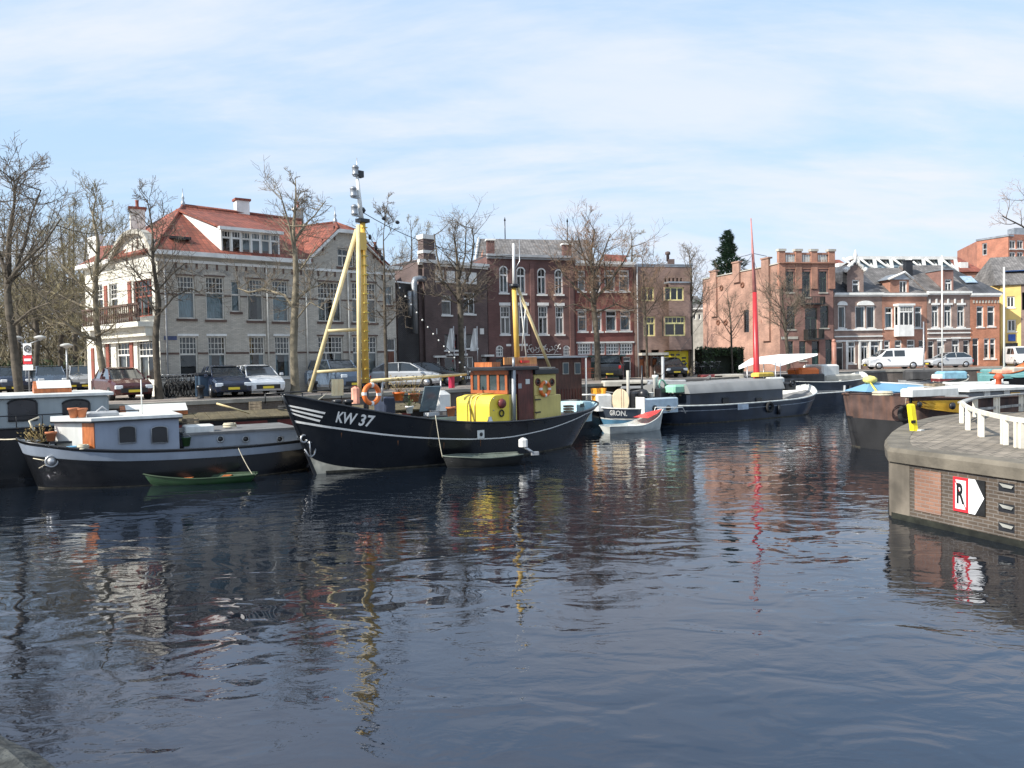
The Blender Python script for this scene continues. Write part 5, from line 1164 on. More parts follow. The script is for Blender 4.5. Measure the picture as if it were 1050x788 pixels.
b0, b1 = onz(534, 475.5), onz(454, 480)
bl2 = mat('worn_black_paint', (.012, .013, .012), .5, .3, 2, streak=.2); gr2 = mat('grey_green_inside', (.1, .12, .1), .6, .2)
B = smallboat('low black dinghy with tipped up outboard motor beside the fishing boat', (b0.x, b0.y), (b1.x, b1.y), .34, .4, .6, [bl2, gr2], thw=gr2, name='dinghy', cat='dinghy'); h = B.L / 2
b = MB(); b.bev((-h - .1, 0, .75), (.3, .28, .32), .08); b.build('outboard_motor', white, B.T); b = MB(); b.tube([V((-h - .1, 0, .6)), V((-h - .45, .1, .35))], .06, 6); b.bev((-h - .5, .1, .35), (.3, .08, .14), .03); b.build('outboard_leg', steel, B.T); B.done()
r0, r1 = onz(620, 445), onz(680, 440)
rw = mat('white_boat_paint', (.6, .62, .58), .5, .15, 2, streak=.15); rr_ = mat('red_boat_inside', (.6, .06, .06), .5, .15)
B = smallboat('white dinghy with red foredeck next to the blue tug stern', (r0.x, r0.y), (r1.x, r1.y), .36, 1.0, .7, [rw, rw], name='dinghy', cat='dinghy', thw=rw); h = B.L / 2
b = MB(); b.add([V((h * .2, .56, .66)), V((h * .2, -.56, .66)), V((h * .6, -.44, .86)), V((h * .97, 0, 1.03)), V((h * .6, .44, .86))], [(0, 1, 2, 3, 4)]); b.build('foredeck', red, B.T); B.done()
# ------------------------------------------------------------------ black and white canal boat in the foreground
Tj = Boat('canal_boat', 'black and white canal houseboat with white cabin, brown door and pot plants', (-7.3, 28.3), (-15.1, 23.7), 'houseboat'); h = Tj.L / 2
bandw = mat('shaded_white_band', (.25, .29, .35), .4, .12, 1.5, streak=.15)  # white band and coaming, blue-grey shadow tone put into the colour
Tj.stations([(-h, -h + .3, 1.1, .8, .4), (-h + .6, -h + .7, 1.04, 1.5, 1.2), (-h * .4, -h * .4, 1.0, 1.9, 1.8), (h * .2, h * .2, 1.06, 1.9, 1.8), (h * .6, h * .55, 1.2, 1.6, 1.3), (h * .88, h * .8, 1.4, .95, .55), (h * .97, h * .87, 1.48, .5, .2), (h, h * .89, 1.53, .06, .04)], .6)
Tj.hull([(.72, 0), (.95, 1), (1.0, 0)], [blackhull, bandw, hullwhite], .16, darkdeck, blackhull, .035)
Tj.strip(.7, .03, blackhull, 0, 1, 'rubbing_strake', .04); T = Tj.T
b = MB(); t_, u_ = Tj.HS(53, 473); p = Tj.S(t_, u_, Tj.ns, .08); b.ball(p, .13, 10); b.torus(p, .16, .03, (0, 1, 0)); b.build('anchor_fitting', steel, T)
b = MB(); t_, u_ = Tj.HS(34, 470); p = Tj.S(t_, u_, Tj.ns, .08); b.tube([p, Tj.S(*Tj.HS(52, 473), Tj.ns, .1), Tj.S(*Tj.HS(40, 480), Tj.ns, .1)], .012, 4); b.build('rope', rope, T)
# cabin
def TP(px, py, off=0.0): return Tj.hit(px, py, off)
zc = 1.0; n1 = TP(98, 455, 1.45); n2 = TP(184, 455, 1.45); ztop = TP(140, 430, 1.45).z
f1 = TP(57, 452, .55)
def prismz(poly, z0, z1, m, name, T): b = MB(); b.prism([V((x, y, z0)) for x, y in poly], (0, 0, z1 - z0)); return b.build(name, m, T)
poly = [(n2.x, 1.45), (n1.x, 1.45), (f1.x, .55), (f1.x, -.7), (n2.x, -1.4)]
poly = [(x, y * Tj.ns) for x, y in poly]
cabw = mat('shaded_cabin_white', (.27, .31, .38), .45, .08, 1.5, streak=.1)  # white cabin walls with their shade painted into the base colour
prismz(poly, zc, ztop, cabw, 'cabin', T)
roofp = [(n2.x - .1, 1.55), (n1.x + .1, 1.55), (f1.x + .12, .6), (f1.x + .12, -.8), (n2.x - .1, -1.5)]; prismz([(x, y * Tj.ns) for x, y in roofp], ztop + .003, ztop + .09, hullwhite, 'cabin_roof', T)
prismz([(x * 1, y * Tj.ns * 1.005) for x, y in roofp], ztop - .05, ztop - .0, black, 'roof_edge', T)
b = MB(); a_, c_ = V((n1.x, 1.45 * Tj.ns, 0)), V((f1.x, .55 * Tj.ns, 0)); dd_ = (c_ - a_).normalized(); nn_ = V((-dd_.y, dd_.x, 0)); nn_ = nn_ if nn_.x > 0 or nn_.y * Tj.ns > 0 else -nn_
if nn_.dot(V((1, Tj.ns, 0))) < 0: nn_ = -nn_
b.prism([a_ + dd_ * .02 + V((0, 0, zc)), a_ + dd_ * .42 + V((0, 0, zc)), a_ + dd_ * .42 + V((0, 0, ztop + .02)), a_ + dd_ * .02 + V((0, 0, ztop + .02))], nn_ * .03); b.build('cabin_door', orangewood, T)
b = MB(); b.prism([a_ + dd_ * .43 + V((0, 0, zc)), c_ + V((0, 0, zc)), c_ + V((0, 0, ztop - .06)), a_ + dd_ * .43 + V((0, 0, ztop - .06))], nn_ * .02); b.build('cabin_front', hullwhite, T)
for x in (130.5, 163.5):
    p = TP(x, 446, 1.47); b = MB(); w_ = .23; hh = .25
    pts = [V((p.x - w_, p.y, p.z - hh)), V((p.x + w_, p.y, p.z - hh))] + [V((p.x + w_ * cos(k * pi / 8), p.y, p.z + hh * .75 + .08 * sin(k * pi / 8))) for k in range(9)]
    b.prism(pts if Tj.ns > 0 else pts, (0, .03 * Tj.ns, 0)); o = b.build('window', black, T)
    b = MB(); pts2 = [q + V((0, .04 * Tj.ns, 0)) for q in pts]; b.tube(pts2 + [pts2[0]], .018, 4); b.build('window_frame', zinc, o)
# after deck hatches
hx1 = n2.x - .15; hx0 = -h + .9
prismz([(hx0, 1.3), (hx1, 1.3), (hx1, -1.3), (hx0, -1.3)], zc, zc + .42, bandw, 'hatch_coaming', T); prismz([(hx0 - .05, 1.36), (hx1 + .02, 1.36), (hx1 + .02, -1.36), (hx0 - .05, -1.36)], zc + .423, zc + .5, deckm, 'hatch_cover', T)
for x in (226, 252, 287): p = TP(x, 450.5, 1.32); b = MB(); b.torus(p, .1, .025, (0, 1, 0), 14, 6); b.lathe(p, [(.09, -.01), (.09, .012)], 12, 1, 'y'); b.build('porthole', [zinc, black], T)
b = MB(); p = TP(203, 437, .8); b.bev((p.x, p.y, zc + .6), (.9, .7, .25), .04); b.build('skylight', hullwhite, T)
b = MB(); b.tube([V((n1.x - 1.4, .3 * Tj.ns, ztop)), V((n1.x - 1.4, .3 * Tj.ns, ztop + 1.2))], .02, 5); b.build('roof_pole', hullwhite, T)
b = MB(); p = TP(105, 423, .4); b.bev((p.x, p.y, ztop + .17), (.9, .6, .14), .05); b.tube([V((p.x - .3, p.y, ztop + .1)), V((p.x, p.y, ztop + .38)), V((p.x + .3, p.y, ztop + .1))], .04, 6); b.build('roof_gear', grey, T)
b = MB(); b.tube([TP(35, 442, .8), TP(30, 432, .7), TP(40, 428, .6)], .03, 6); b.build('hand_line', rope, T)
b = MB(); p = TP(72, 443, .6); b.box((p.x, p.y, zc + .42), (1.1, .7, .06)); b.tube([V((p.x + .4, p.y, zc)), V((p.x + .4, p.y, zc + .4))], .03, 5); b.tube([V((p.x - .4, p.y, zc)), V((p.x - .4, p.y, zc + .4))], .03, 5); b.build('deck_table', black, T)
Tj.strip(-.02, .05, gr_, .02, .95, 'waterline_grime', .008)
Tj.done()
def tj(px, py, off=0.0): return Tj.W(Tj.hit(px, py, off))
def onT(px, off, z): 
    p = Tj.hit(px, 440, off); p.z = z; return Tj.W(p)
potplant(onT(76, .8, ztop + .1), .15, .3, 'left terracotta pot of the pair on the white cabin roof', False)
potplant(onT(84.5, .85, ztop + .1), .15, .28, 'right terracotta pot of the pair on the white cabin roof beside the brown door', False)
potplant(onT(52, .75, zc + .47), .15, .28, 'terracotta pot standing alone on the bow table of the canal boat', False)
potplant(onT(33, .5, zc + .2), .2, .25, 'low tub of dry grass at the bow of the canal boat', True, 2, black, .45)
potplant(onT(43, .3, zc + .2), .2, .25, 'black tub of dry reeds just behind the bow rail', True, 6, black, .5)
potplant(onT(73, 1.3, zc + .1), .13, .22, 'small light blue pot on the side deck below the bow table', False, 0, mat('pot_blue', (.15, .4, .6), .5))
b = MB(); p = onz(250, 478, .35); p = onz(249.5, 477, .3); b.ball(p, .16, 10, sq=(1.3, 1, .6)); tag(b.build('float', orange), 'small orange float lying on the stern of the green rowing boat', 'float')
# ------------------------------------------------------------------ grey houseboat behind, far left
H = Boat('houseboat', 'long pale grey houseboat with dark arched windows at the left edge', (-22, 24.9), (-13.7, 30.6), 'houseboat'); h = H.L / 2
H.stations([(-h, -h, 1.66, 1.9, 1.8), (0, 0, 1.66, 2.1, 2.0), (h * .7, h * .65, 1.68, 1.9, 1.7), (h * .95, h * .85, 1.75, .9, .6), (h, h * .9, 1.8, .06, .04)], .8)
H.hull([(1, 0)], [blackhull, black], .1, darkdeck, blackhull, .04); T = H.T
hx = H.hit(112, 418, 1.76).x; zr0, zr1 = 1.5, H.hit(60, 407, 1.76).z
paleg = mat('pale_grey_panel', (.36, .4, .41), .55, .1, 1, streak=.15)
s = H.ns
b = MB(); b.bev(((hx - h) / 2, 0, (zr0 + zr1) / 2), (hx + h, 3.5, zr1 - zr0), .06); b.build('deckhouse', paleg, T)
b = MB(); b.bev(((hx - h) / 2, 0, zr1 + .06), (hx + h + .3, 3.8, .12), .03); b.build('deckhouse_roof', hullwhite, T)
for x in (23, 78):
    p = H.hit(x, 420.5, 1.76); b = MB(); w_ = .42; hh = .36; pts = [V((p.x - w_, p.y, p.z - hh)), V((p.x + w_, p.y, p.z - hh))] + [V((p.x + w_ * cos(k * pi / 8), p.y, p.z + hh * .6 + .15 * sin(k * pi / 8))) for k in range(9)]
    b.prism(pts, (0, .03 * s, 0)); o = b.build('window', mat('dark_shutter', (.03, .03, .035), .3), T); b = MB(); b.tube([q + V((0, .04 * s, 0)) for q in pts], .03, 4); b.build('window_frame', black, o)
b = MB()
for i in range(12): x = -h + .6 + i * (2 * h - 1.8) / 11; b.tube([V((x, 2.0 * s, 1.6)), V((x, 2.0 * s, 2.1))], .018, 5)
b.tube([V((-h + .6, 2.0 * s, 2.1)), V((h - 1.2, 2.0 * s, 2.1))], .02, 5); b.build('hand_rail', black, T)
def skylight(px0, px1, py, B_, off, z0, T):
    p0, p1 = B_.hit(px0, py, off), B_.hit(px1, py, off); w_ = .55; yc = p0.y; zt_ = z0 + .42
    b = MB(); b.prism([V((p0.x, yc - w_, z0)), V((p0.x, yc + w_, z0)), V((p0.x, yc + w_, z0 + .15)), V((p0.x, yc, zt_)), V((p0.x, yc - w_, z0 + .15))], (p1.x - p0.x, 0, 0)); o = b.build('skylight', orangewood, T)
    b = MB()
    for q in (1, -1):
        a_ = [V((p0.x + (p1.x - p0.x) * k, yc + q * w_ * 1.02, z0 + .17)) for k in (.08, 1.0)] ; c_ = [V((p0.x + (p1.x - p0.x) * k, yc, zt_ + .02)) for k in (1.0, .08)]; b.quad(*(a_ + c_))
    b.build('skylight_panel', hullwhite, o)
    return o
skylight(34, 72, 400, H, .5, zr1 + .12, T); H.done()
# black hull mass further left/below: long dark barge alongside
D_ = Boat('black_barge', 'black barge hull lying at the very left edge under the grey houseboat', (-24, 20.5), (-16.3, 24.6), 'barge'); h = D_.L / 2
D_.stations([(-h, -h, 1.25, 1.2, 1.1), (0, 0, 1.2, 1.3, 1.2), (h * .9, h * .85, 1.3, .9, .7), (h, h * .95, 1.35, .05, .04)], .8); D_.hull([(1, 0)], [blackhull, black], .2, darkdeck, blackhull, .04); D_.done()
# ------------------------------------------------------------------ flat dark barge behind
Bg = Boat('flat_barge', 'low dark barge with red panelled hatch coaming behind the canal boat', (-15.6, 29.9), (-2.7, 37.6), 'barge'); h = Bg.L / 2; s = Bg.ns
Bg.stations([(-h, -h + .3, 1.15, .8, .4), (-h + 1, -h + 1.1, 1.1, 1.5, 1.3), (0, 0, 1.05, 1.7, 1.6), (h - 1, h - 1.1, 1.15, 1.4, 1.1), (h, h - .3, 1.3, .1, .05)], .8)
Bg.hull([(.8, 0), (1, 0)], [blackhull, black], .2, darkdeck, blackhull, .05); T = Bg.T
prismz([(-h + 1.6, 1.3), (h - 2, 1.3), (h - 2, -1.3), (-h + 1.6, -1.3)], .95, 1.5, black, 'hatch_coaming', T)
b = MB()
for i in range(5):
    x = -h + 1.8 + i * 2.1; b.box((x + 1, 1.32 * s, 1.25), (1.7, .03, .3))
b.build('coaming_panel', mat('dark_red_panel', (.16, .03, .025), .6, .2), T)
olive = mat('olive_hatch_boards', (.11, .09, .05), .8, .25, 2, kind='wood')
b = MB()
for i in range(24):
    x = -h + 1.7 + i * (2 * h - 3.8) / 24; b.prism([V((x, 1.42, 1.5)), V((x, 0, 1.72)), V((x, -1.42, 1.5)), V((x, -1.42, 1.56)), V((x, 0, 1.78)), V((x, 1.42, 1.56))], ((2 * h - 3.8) / 24 - .02, 0, 0))
b.build('hatch_boards', olive, T)
skylight(122, 190, 408, Bg, -.2, 1.75, T)
p0 = Bg.hit(123, 405, -.2)
b = MB(); b.tube([Bg.hit(222, 414, 1.3), Bg.hit(256, 424, 1.3)], .04, 5); b.build('boat_hook', creampole, T)
b = MB(); b.tube([Bg.hit(272, 404, -1.2), Bg.hit(360, 399, -1.2)], .035, 5)
for px in (272, 290, 310, 330, 350): b.tube([Bg.hit(px, 403, -1.2), Bg.hit(px, 414, -1.2)], .025, 5)
b.build('deck_rail', black, T)
Bg.done()
# ------------------------------------------------------------------ wooden cabin houseboat behind the fishing boat
Wc = Boat('wooden_houseboat', 'dark brown wooden cabin on a houseboat behind the yellow wheelhouse', (-.5, 40.5), (6.3, 44.6), 'houseboat'); h = Wc.L / 2; s = Wc.ns
Wc.stations([(-h, -h, 1.0, 1.5, 1.4), (0, 0, 1.0, 1.7, 1.6), (h, h, 1.0, 1.5, 1.4)], .8); Wc.hull([(1, 0)], [blackhull, black], .1, darkdeck); T = Wc.T
p0, p1, p2 = Wc.hit(551, 400, 1.2), Wc.hit(574, 400, 1.2), Wc.hit(597, 400, 1.2); ztp = Wc.hit(574, 367.5, 1.2).z
dkw = mat('dark_brown_boards', (.09, .04, .028), .7, .25, 2, kind='wood')
b = MB(); b.bev(((p0.x + p2.x) / 2, 0, (1 + ztp) / 2), (abs(p2.x - p0.x), 2.4, ztp - 1), .03); b.build('cabin', dkw, T)
b = MB(); b.bev(((p0.x + p2.x) / 2, 0, ztp + .06), (abs(p2.x - p0.x) + .5, 2.9, .1), .03); b.build('cabin_roof', zinc, T)
for px in (580, 592): p = Wc.hit(px, 378, 1.22); b = MB(); b.box(p, (.38, .05, .62)); o = b.build('window', stone, T); b = MB(); b.box(p + V((0, .03 * s, 0)), (.3, .02, .54)); b.build('pane', mat('dark_glass', (.04, .06, .07), .05), o)
b = MB(); n_ = 16
for i in range(n_): x = p0.x + (p2.x - p0.x) * (i + .5) / n_; b.box((x, 1.215 * s, 1.55), (.03, .03, 1.1))
b.build('batten', cabwood, T)
b = MB(); q = Wc.hit(601, 395, 1.4); b.tube([V((q.x, 1.4 * s, 1)), V((q.x, 1.4 * s, ztp))], .05, 5); b.build('roof_post', hullwhite, T)
Wc.done()
# ------------------------------------------------------------------ blue tug with lettering
s0, s1 = onz(607, 440), onz(662, 431)
G = Boat('tug_boat', 'small blue and grey tug with GRON lettering and leaning beige surfboard', (s0.x + .3, s0.y + .9), (s0.x + 4.0, s0.y + 2.1), 'tug boat'); h = G.L / 2; s = G.ns
bluep = mat('mid_blue_paint', (.1, .25, .38), .45, .15, 1.5, streak=.2)
G.stations([(-h, -h + .5, 1.08, .5, .2), (-h + .4, -h + .8, 1.04, 1.2, .8), (0, 0, .98, 1.4, 1.25), (h * .7, h * .65, 1.1, .9, .6), (h, h * .88, 1.3, .06, .03)], .7)
G.hull([(.42, 0), (.5, 1), (1, 2)], [bluep, hullwhite, mat('slate_paint', (.05, .065, .09), .5, .2), hullwhite], .35, deckm, hullwhite, .04); T = G.T
G.text('GRON.', [(625, 420.5), (643, 421.5), (625, 426), (643, 427)], white, 'name_lettering', .03)
b = MB(); p = G.hit(617, 416, .3); b.bev((p.x, 0, 1.35), (.9, 1.4, .9), .08); b.build('engine_box', hullwhite, T)
b = MB(); p = G.hit(634, 425, .2); b.tube([V((p.x + .7, 0, .9)), V((p.x + .7, 0, 3.0))], .09, 8); b.build('funnel', stone, T)
b = MB(); p = G.hit(658.5, 420, 0); b.tube([V((p.x, 0, .9)), G.hit(658, 375, 0)], .06, 8); b.build('mast', black, T)
b = MB(); p = G.hit(652, 412, 0); b.bev((p.x, .1, 1.4), (.7, .9, .9), .1); b.ball((p.x + .2, .5 * s, 1.7), .3, 10); b.build('winch', black, T)
for z in (.5,): G.strip(z, .03, black, 0, 1, 'rubbing_strake', .04)
b = MB()
for px in (605, 611): 
    p = G.hit(px, 415, .7)
b.tube([G.hit(597, 405, .5), G.hit(611, 405, .5)], .045, 6); b.build('stern_pole', white, T)
G.done()
def gw(px, py, o=0.0): return G.W(G.hit(px, py, o))
b = MB(); c = gw(636.5, 411, .9); 
fe = V((.98, -.15, 0)); pts = [c + fe * (.42 * cos(a)) * 1.05 + V((0, 0, .62 * sin(a) * (1.0 if sin(a) > 0 else 1.05))) for a in [2 * pi * k / 24 for k in range(24)]]
b.prism(pts, G.l * .09); sb = b.build('surfboard', mat('beige_board', (.68, .56, .38), .5, .08)); tag(sb, 'oval beige board with dark centre line standing upright on the tug', 'surfboard')
b = MB(); b.tube([c + V((0, 0, -.6)) - G.l * .01 * 0 + G.l * (-.01 if G.ns > 0 else .1) * -1 * 0 + (G.l * G.ns) * .1, c + V((0, 0, .6)) + (G.l * G.ns) * .1], .012, 4); o = b.build('stringer', brownwood, sb)
b = MB(); c = gw(614, 407, .5)
for i in range(9):
    for j in range(6):
        f_ = lambda i, j: c + G.d * ((i - 4.5) * .1 * (1 - .04 * j)) + G.l * (.05 * sin(i * 1.4 + j * .3)) + V((0, 0, .45 - j * .16))
        b.quad(f_(i, j), f_(i + 1, j), f_(i + 1, j + 1), f_(i, j + 1))
tag(b.build('oilskin', mat('orange_oilskin', (.85, .35, .02), .6, .1)), 'bright orange oilskin hanging on the tug stern pole', 'oilskin')
# ------------------------------------------------------------------ long barge with red mast
navy = mat('dark_navy_paint', (.02, .028, .045), .35, .25, 1.5, coat=.2, streak=.15)
Lb = Boat('long_barge', 'long dark barge with pale grey tarpaulin hatch and tall red mast', (7.7, 43.2), (19.3, 51.0), 'barge'); h = Lb.L / 2; s = Lb.ns
Lb.stations([(-h, -h + .3, 1.05, .9, .5), (-h + .8, -h + .9, 1.0, 1.8, 1.5), (-h * .4, -h * .4, .95, 2.2, 2.1), (h * .4, h * .4, 1.0, 2.2, 2.1), (h * .75, h * .7, 1.2, 1.8, 1.5), (h * .93, h * .86, 1.5, .9, .5), (h, h * .9, 1.7, .06, .04)], .7)
Lb.hull([(.8, 0), (1, 0)], [navy, hullwhite], .3, deckm, mat('pale_rail', (.5, .52, .5), .5), .05); T = Lb.T
Lb.strip(.72, .04, mat('grey_stripe', (.25, .28, .32), .4), 0, 1, 'rubbing_strake', .04)
t0, _ = Lb.HS(806, 400)
Lb.strip(.62, .4, hullwhite, .86, 1.0, 'bow_flash', .03)
def LP(px, py, o=0.0): return Lb.hit(px, py, o)
xa, xb = LP(708, 407, 1.75).x, LP(803, 400, 1.75).x; zt = LP(740, 394, 1.75).z
tarp = mat('pale_tarpaulin', (.22, .225, .225), .7, .12, 1, bump=.3, bsc=3)
prismz([(xa, 1.72), (xb, 1.72), (xb, -1.72), (xa, -1.72)], .7, zt - .42, navy, 'hatch_coaming', T)
b = MB(); prev = None; n_ = 40; rg = random.Random(5); rows = []
for i in range(n_ + 1):
    x = xa - .1 + (xb - xa + .2) * i / n_; k = .03 * sin(i * 1.9) + rg.uniform(-.02, .02); hh = zt + .1 * (i / n_)
    rows.append([V((x, 1.82 + k, zt - .48 + .04 * sin(i * 1.3))), V((x, 1.8, hh - .08)), V((x, 1.6, hh)), V((x, .8, hh + .05 + k)), V((x, 0, hh + .07)), V((x, -.8, hh + .05 - k)), V((x, -1.6, hh)), V((x, -1.82, zt - .45))])
b.add([p for r in rows for p in r], [(i * 8 + j, (i + 1) * 8 + j, (i + 1) * 8 + j + 1, i * 8 + j + 1) for i in range(n_) for j in range(7)], 0, True)
b.add(rows[0], [tuple(range(8))]); b.add(rows[-1], [tuple(range(7, -1, -1))]); b.build('tarpaulin', tarp, T)
for px in (744, 778): p = LP(px, 412, 1.75); b = MB(); b.box(p, (.5, .06, .45)); b.build('window', black, T)
p = LP(762, 417, 2.25); b = MB(); b.box(p, (.9, .03, .35)); b.build('name_plate', mat('pale_blue_plate', (.45, .52, .6), .5), T)
# aft cabin, light blue with small windows
x0, x1 = LP(661, 420, 1.6).x, LP(696, 420, 1.6).x; cb_ = mat('cabin_light_blue', (.45, .55, .62), .5, .1)
b = MB(); b.bev(((x0 + x1) / 2, 1.3 * s, 1.1), (abs(x1 - x0), .6, .8), .05); b.build('aft_cabin', cb_, T)
b = MB(); b.box((x0 - .02, 1.3 * s, 1.15), (.05, .65, .9)); b.build('cabin_end', hullwhite, T)
for px in (671.5, 685.5): p = LP(px, 419, 1.62); b = MB(); b.lathe(p, [(.17, -.02), (.17, .03)], 12, 0, 'y'); b.build('porthole', black, T)
b = MB(); b.tube([LP(670, 425, 2.0), LP(672, 418, 2.0), LP(700, 418, 2.0), LP(703, 424, 2.0)], .025, 5); b.build('hand_rail', hullwhite, T)
grn = mat('pale_green_paint', (.25, .5, .36), .5, .12)
b = MB(); p = LP(694, 406, 1.0); b.bev((p.x, p.y, 1.95), (1.2, .8, .4), .1); b.build('green_locker', grn, T)
b = MB(); p = LP(680, 405, .2); b.torus((p.x, p.y, 2.0), .42, .05, (.3, -.9, .2), 18, 6); b.build('steering_wheel', grn, T)
b = MB(); p = LP(672, 404, 0); b.lathe((p.x, p.y, 1.5), [(.13, 0), (.13, 1.0), (.18, 1.05), (.18, 1.2)], 10); b.build('chimney', hullwhite, T)
b = MB(); p = LP(678, 404, .5); b.bev((p.x, p.y, 1.75), (.6, .5, .5), .05); b.build('deck_locker', black, T); b = MB(); b.ball((p.x + .6, .4, 1.8), .33, 10); b.build('deck_buoy', black, T)
# mast
q0 = LP(776, 392, 0); q1 = LP(773.8, 300, 0); q2 = LP(770, 224, 0); rm = mat('mast_red', (.42, .025, .03), .35, .1, 2)
b = MB(); b.tube([V((q0.x, 0, 1.2)), q0, q1], [.2, .2, .13], 12); b.build('mast', rm, T)
b = MB(); b.tube([q1, LP(772, 262, 0), q2], [.125, .08, .03], 8); b.build('topmast', mat('faded_red', (.5, .2, .18), .5), T)
b = MB(); b.tube([LP(757, 264, 0), LP(766, 262, 0), LP(772, 260, 0), LP(786, 263, 0)], .025, 5); b.build('spreader', steel, T)
b = MB(); p = LP(782, 393, .3); b.bev((p.x, p.y, zt + .4), (1.6, .6, .25), .08); b.build('yellow_sail_bag', mat('ochre_cloth', (.6, .42, .08), .9), T)
b = MB()
for a_, c_ in ((LP(771, 262, 0), V((h - .6, 0, 1.5))), (LP(771, 262, 0), V((-h + 1, 1.5, 1.4)))): b.tube([a_, c_], .012, 4)
b.build('stay', cable, T)
p = LP(810, 392, .3); b = MB(); b.bev((p.x, 0, 1.7), (1.0, .9, .5), .1); b.torus((p.x, .5 * s, 1.9), .2, .06, (0, 1, 0)); b.build('anchor_winch', black, T)
p = LP(798.5, 420, 2.3); b = MB(); b.tube([p + V((0, 0, -.3)), p + V((0, 0, .25))], .1, 8); b.build('fender', black, T)
Lb.strip(-.02, .07, gr_, .02, .95, 'waterline_grime', .008)
Lb.done()
# ------------------------------------------------------------------ boat with white awning
Aw = Boat('awning_boat', 'boat under a stretched white awning behind the red mast', (16.5, 53.5), (27.5, 60), 'boat'); h = Aw.L / 2; s = Aw.ns
Aw.stations([(-h, -h + .3, 1.0, .9, .5), (-h + 1, -h + 1, .95, 1.7, 1.5), (h * .4, h * .4, 1.0, 1.7, 1.6), (h * .9, h * .8, 1.3, .8, .4), (h, h * .9, 1.5, .05, .04)], .7)
Aw.hull([(1, 0)], [navy, hullwhite], .3, deckm, hullwhite, .05); T = Aw.T
b = MB(); pts = [((757.5, 375.5), (757.5, 379)), ((770, 367.5), (772, 374)), ((783, 365.5), (790, 373)), ((800, 363.5), (799, 376)), ((820, 363), (815, 371)), ((839, 364), (838, 364.8))]
ra = [Aw.hit(*a, -1.0) for a, c_ in pts]; rc = [Aw.hit(*c_, 1.0) for a, c_ in pts]; rm_ = [(a + c_) / 2 + V((0, 0, .12)) for a, c_ in zip(ra, rc)]
vs = ra + rm_ + rc; n_ = len(ra); b.add(vs, [(j * n_ + i, j * n_ + i + 1, (j + 1) * n_ + i + 1, (j + 1) * n_ + i) for j in (0, 1) for i in range(n_ - 1)], 0, True); b.build('awning', mat('white_canvas', (.85, .85, .83), .8, .04), T)
b = MB()
for px, o in ((766, 1), (783, -1), (795, 1), (800, 1), (826, 0)): p = Aw.hit(px, 372, o); b.tube([V((p.x, p.y, .9)), p], .035, 5)
b.build('awning_pole', steel, T)
b = MB(); p = Aw.hit(800, 392, 0); b.bev((p.x, 0, 1.6), (3.0, 2.0, .9), .1); b.build('cabin', darkdeck, T)
b = MB(); p = Aw.hit(794, 388, 1.1); b.bev((p.x, p.y, 1.95), (1.6, .5, .5), .1); b.build('white_dinghy_cover', hullwhite, T)
Aw.done()
# ------------------------------------------------------------------ black barge with brown mast
Bb = Boat('black_barge', 'black barge with plain brown mast and orange tarpaulin moored past the red mast', (16.5, 55), (30, 58.5), 'barge'); h = Bb.L / 2; s = Bb.ns
q0_, q1_ = onz(797, 418), onz(884, 412)
Bb = None
bpy.data.objects.remove([o for o in bpy.data.objects if o.name.startswith('black_barge') and o.get('label', '').startswith('black barge with plain')][0])
Bb = Boat('mast_barge', 'black barge with plain brown mast and orange tarpaulin moored past the red mast', (18.3, 55.5), (26.5, 59.2), 'barge'); h = Bb.L / 2; s = Bb.ns
Bb.stations([(-h, -h + .4, 1.9, 1.0, .5), (-h + 1, -h + 1.1, 1.8, 1.8, 1.5), (0, 0, 1.7, 2.0, 1.9), (h * .7, h * .65, 1.85, 1.6, 1.2), (h * .93, h * .85, 2.1, .8, .4), (h, h * .9, 2.3, .06, .04)], .7)
Bb.hull([(1, 0)], [navy, hullwhite], .3, deckm, hullwhite, .03); T = Bb.T; Bb.strip(.62, .03, grey, 0, 1, 'stripe', .03)
p = Bb.hit(856, 385, 0); b = MB(); b.tube([V((p.x, 0, 1.6)), Bb.hit(855, 351, 0)], .17, 8); b.ball(Bb.hit(855, 350, 0), .16, 8); b.build('mast', mat('mast_brown', (.3, .14, .1), .5), T)
b = MB(); p = Bb.hit(845, 385, .3); b.bev((p.x, 0, 2.3), (1.7, 2.0, 1.3), .12); b.build('wheelhouse', hullwhite, T)
b = MB(); p = Bb.hit(829, 386, .8); b.bev((p.x, .3 * s, 2.45), (1.9, 1.4, .6), .15); b.build('orange_tarpaulin', orange, T)
b = MB(); p = Bb.hit(826, 392, .8); b.bev((p.x, 0, 2.0), (3.2, 2.2, .6), .08); b.build('cargo_hatch', darkdeck, T)
b = MB(); b.bev((h * .35, 0, 2.0), (3.6, 2.2, .4), .1); b.build('fore_hatch', stone, T)
for px in (866, 872): p = Bb.hit(px, 404, 2.0); b = MB(); b.tube([p + V((0, 0, -.5)), p + V((0, 0, .6))], .09, 6); b.build('fender', grey if px == 866 else black, T)
Bb.done()
Sb = Boat('small_blue_boat', 'small dark blue boat nosing out behind the rusty barge', (26.4, 50), (22.2, 48.4), 'boat'); h = Sb.L / 2
Sb.stations([(-h, -h, 1.0, 1.0, .8), (0, 0, 1.1, 1.1, .9), (h * .8, h * .7, 1.5, .6, .3), (h, h * .8, 1.8, .05, .03)], .7); Sb.hull([(1, 0)], [mat('royal_blue_paint', (.03, .07, .18), .4), hullwhite], .3, deckm, white, .04); Sb.done()
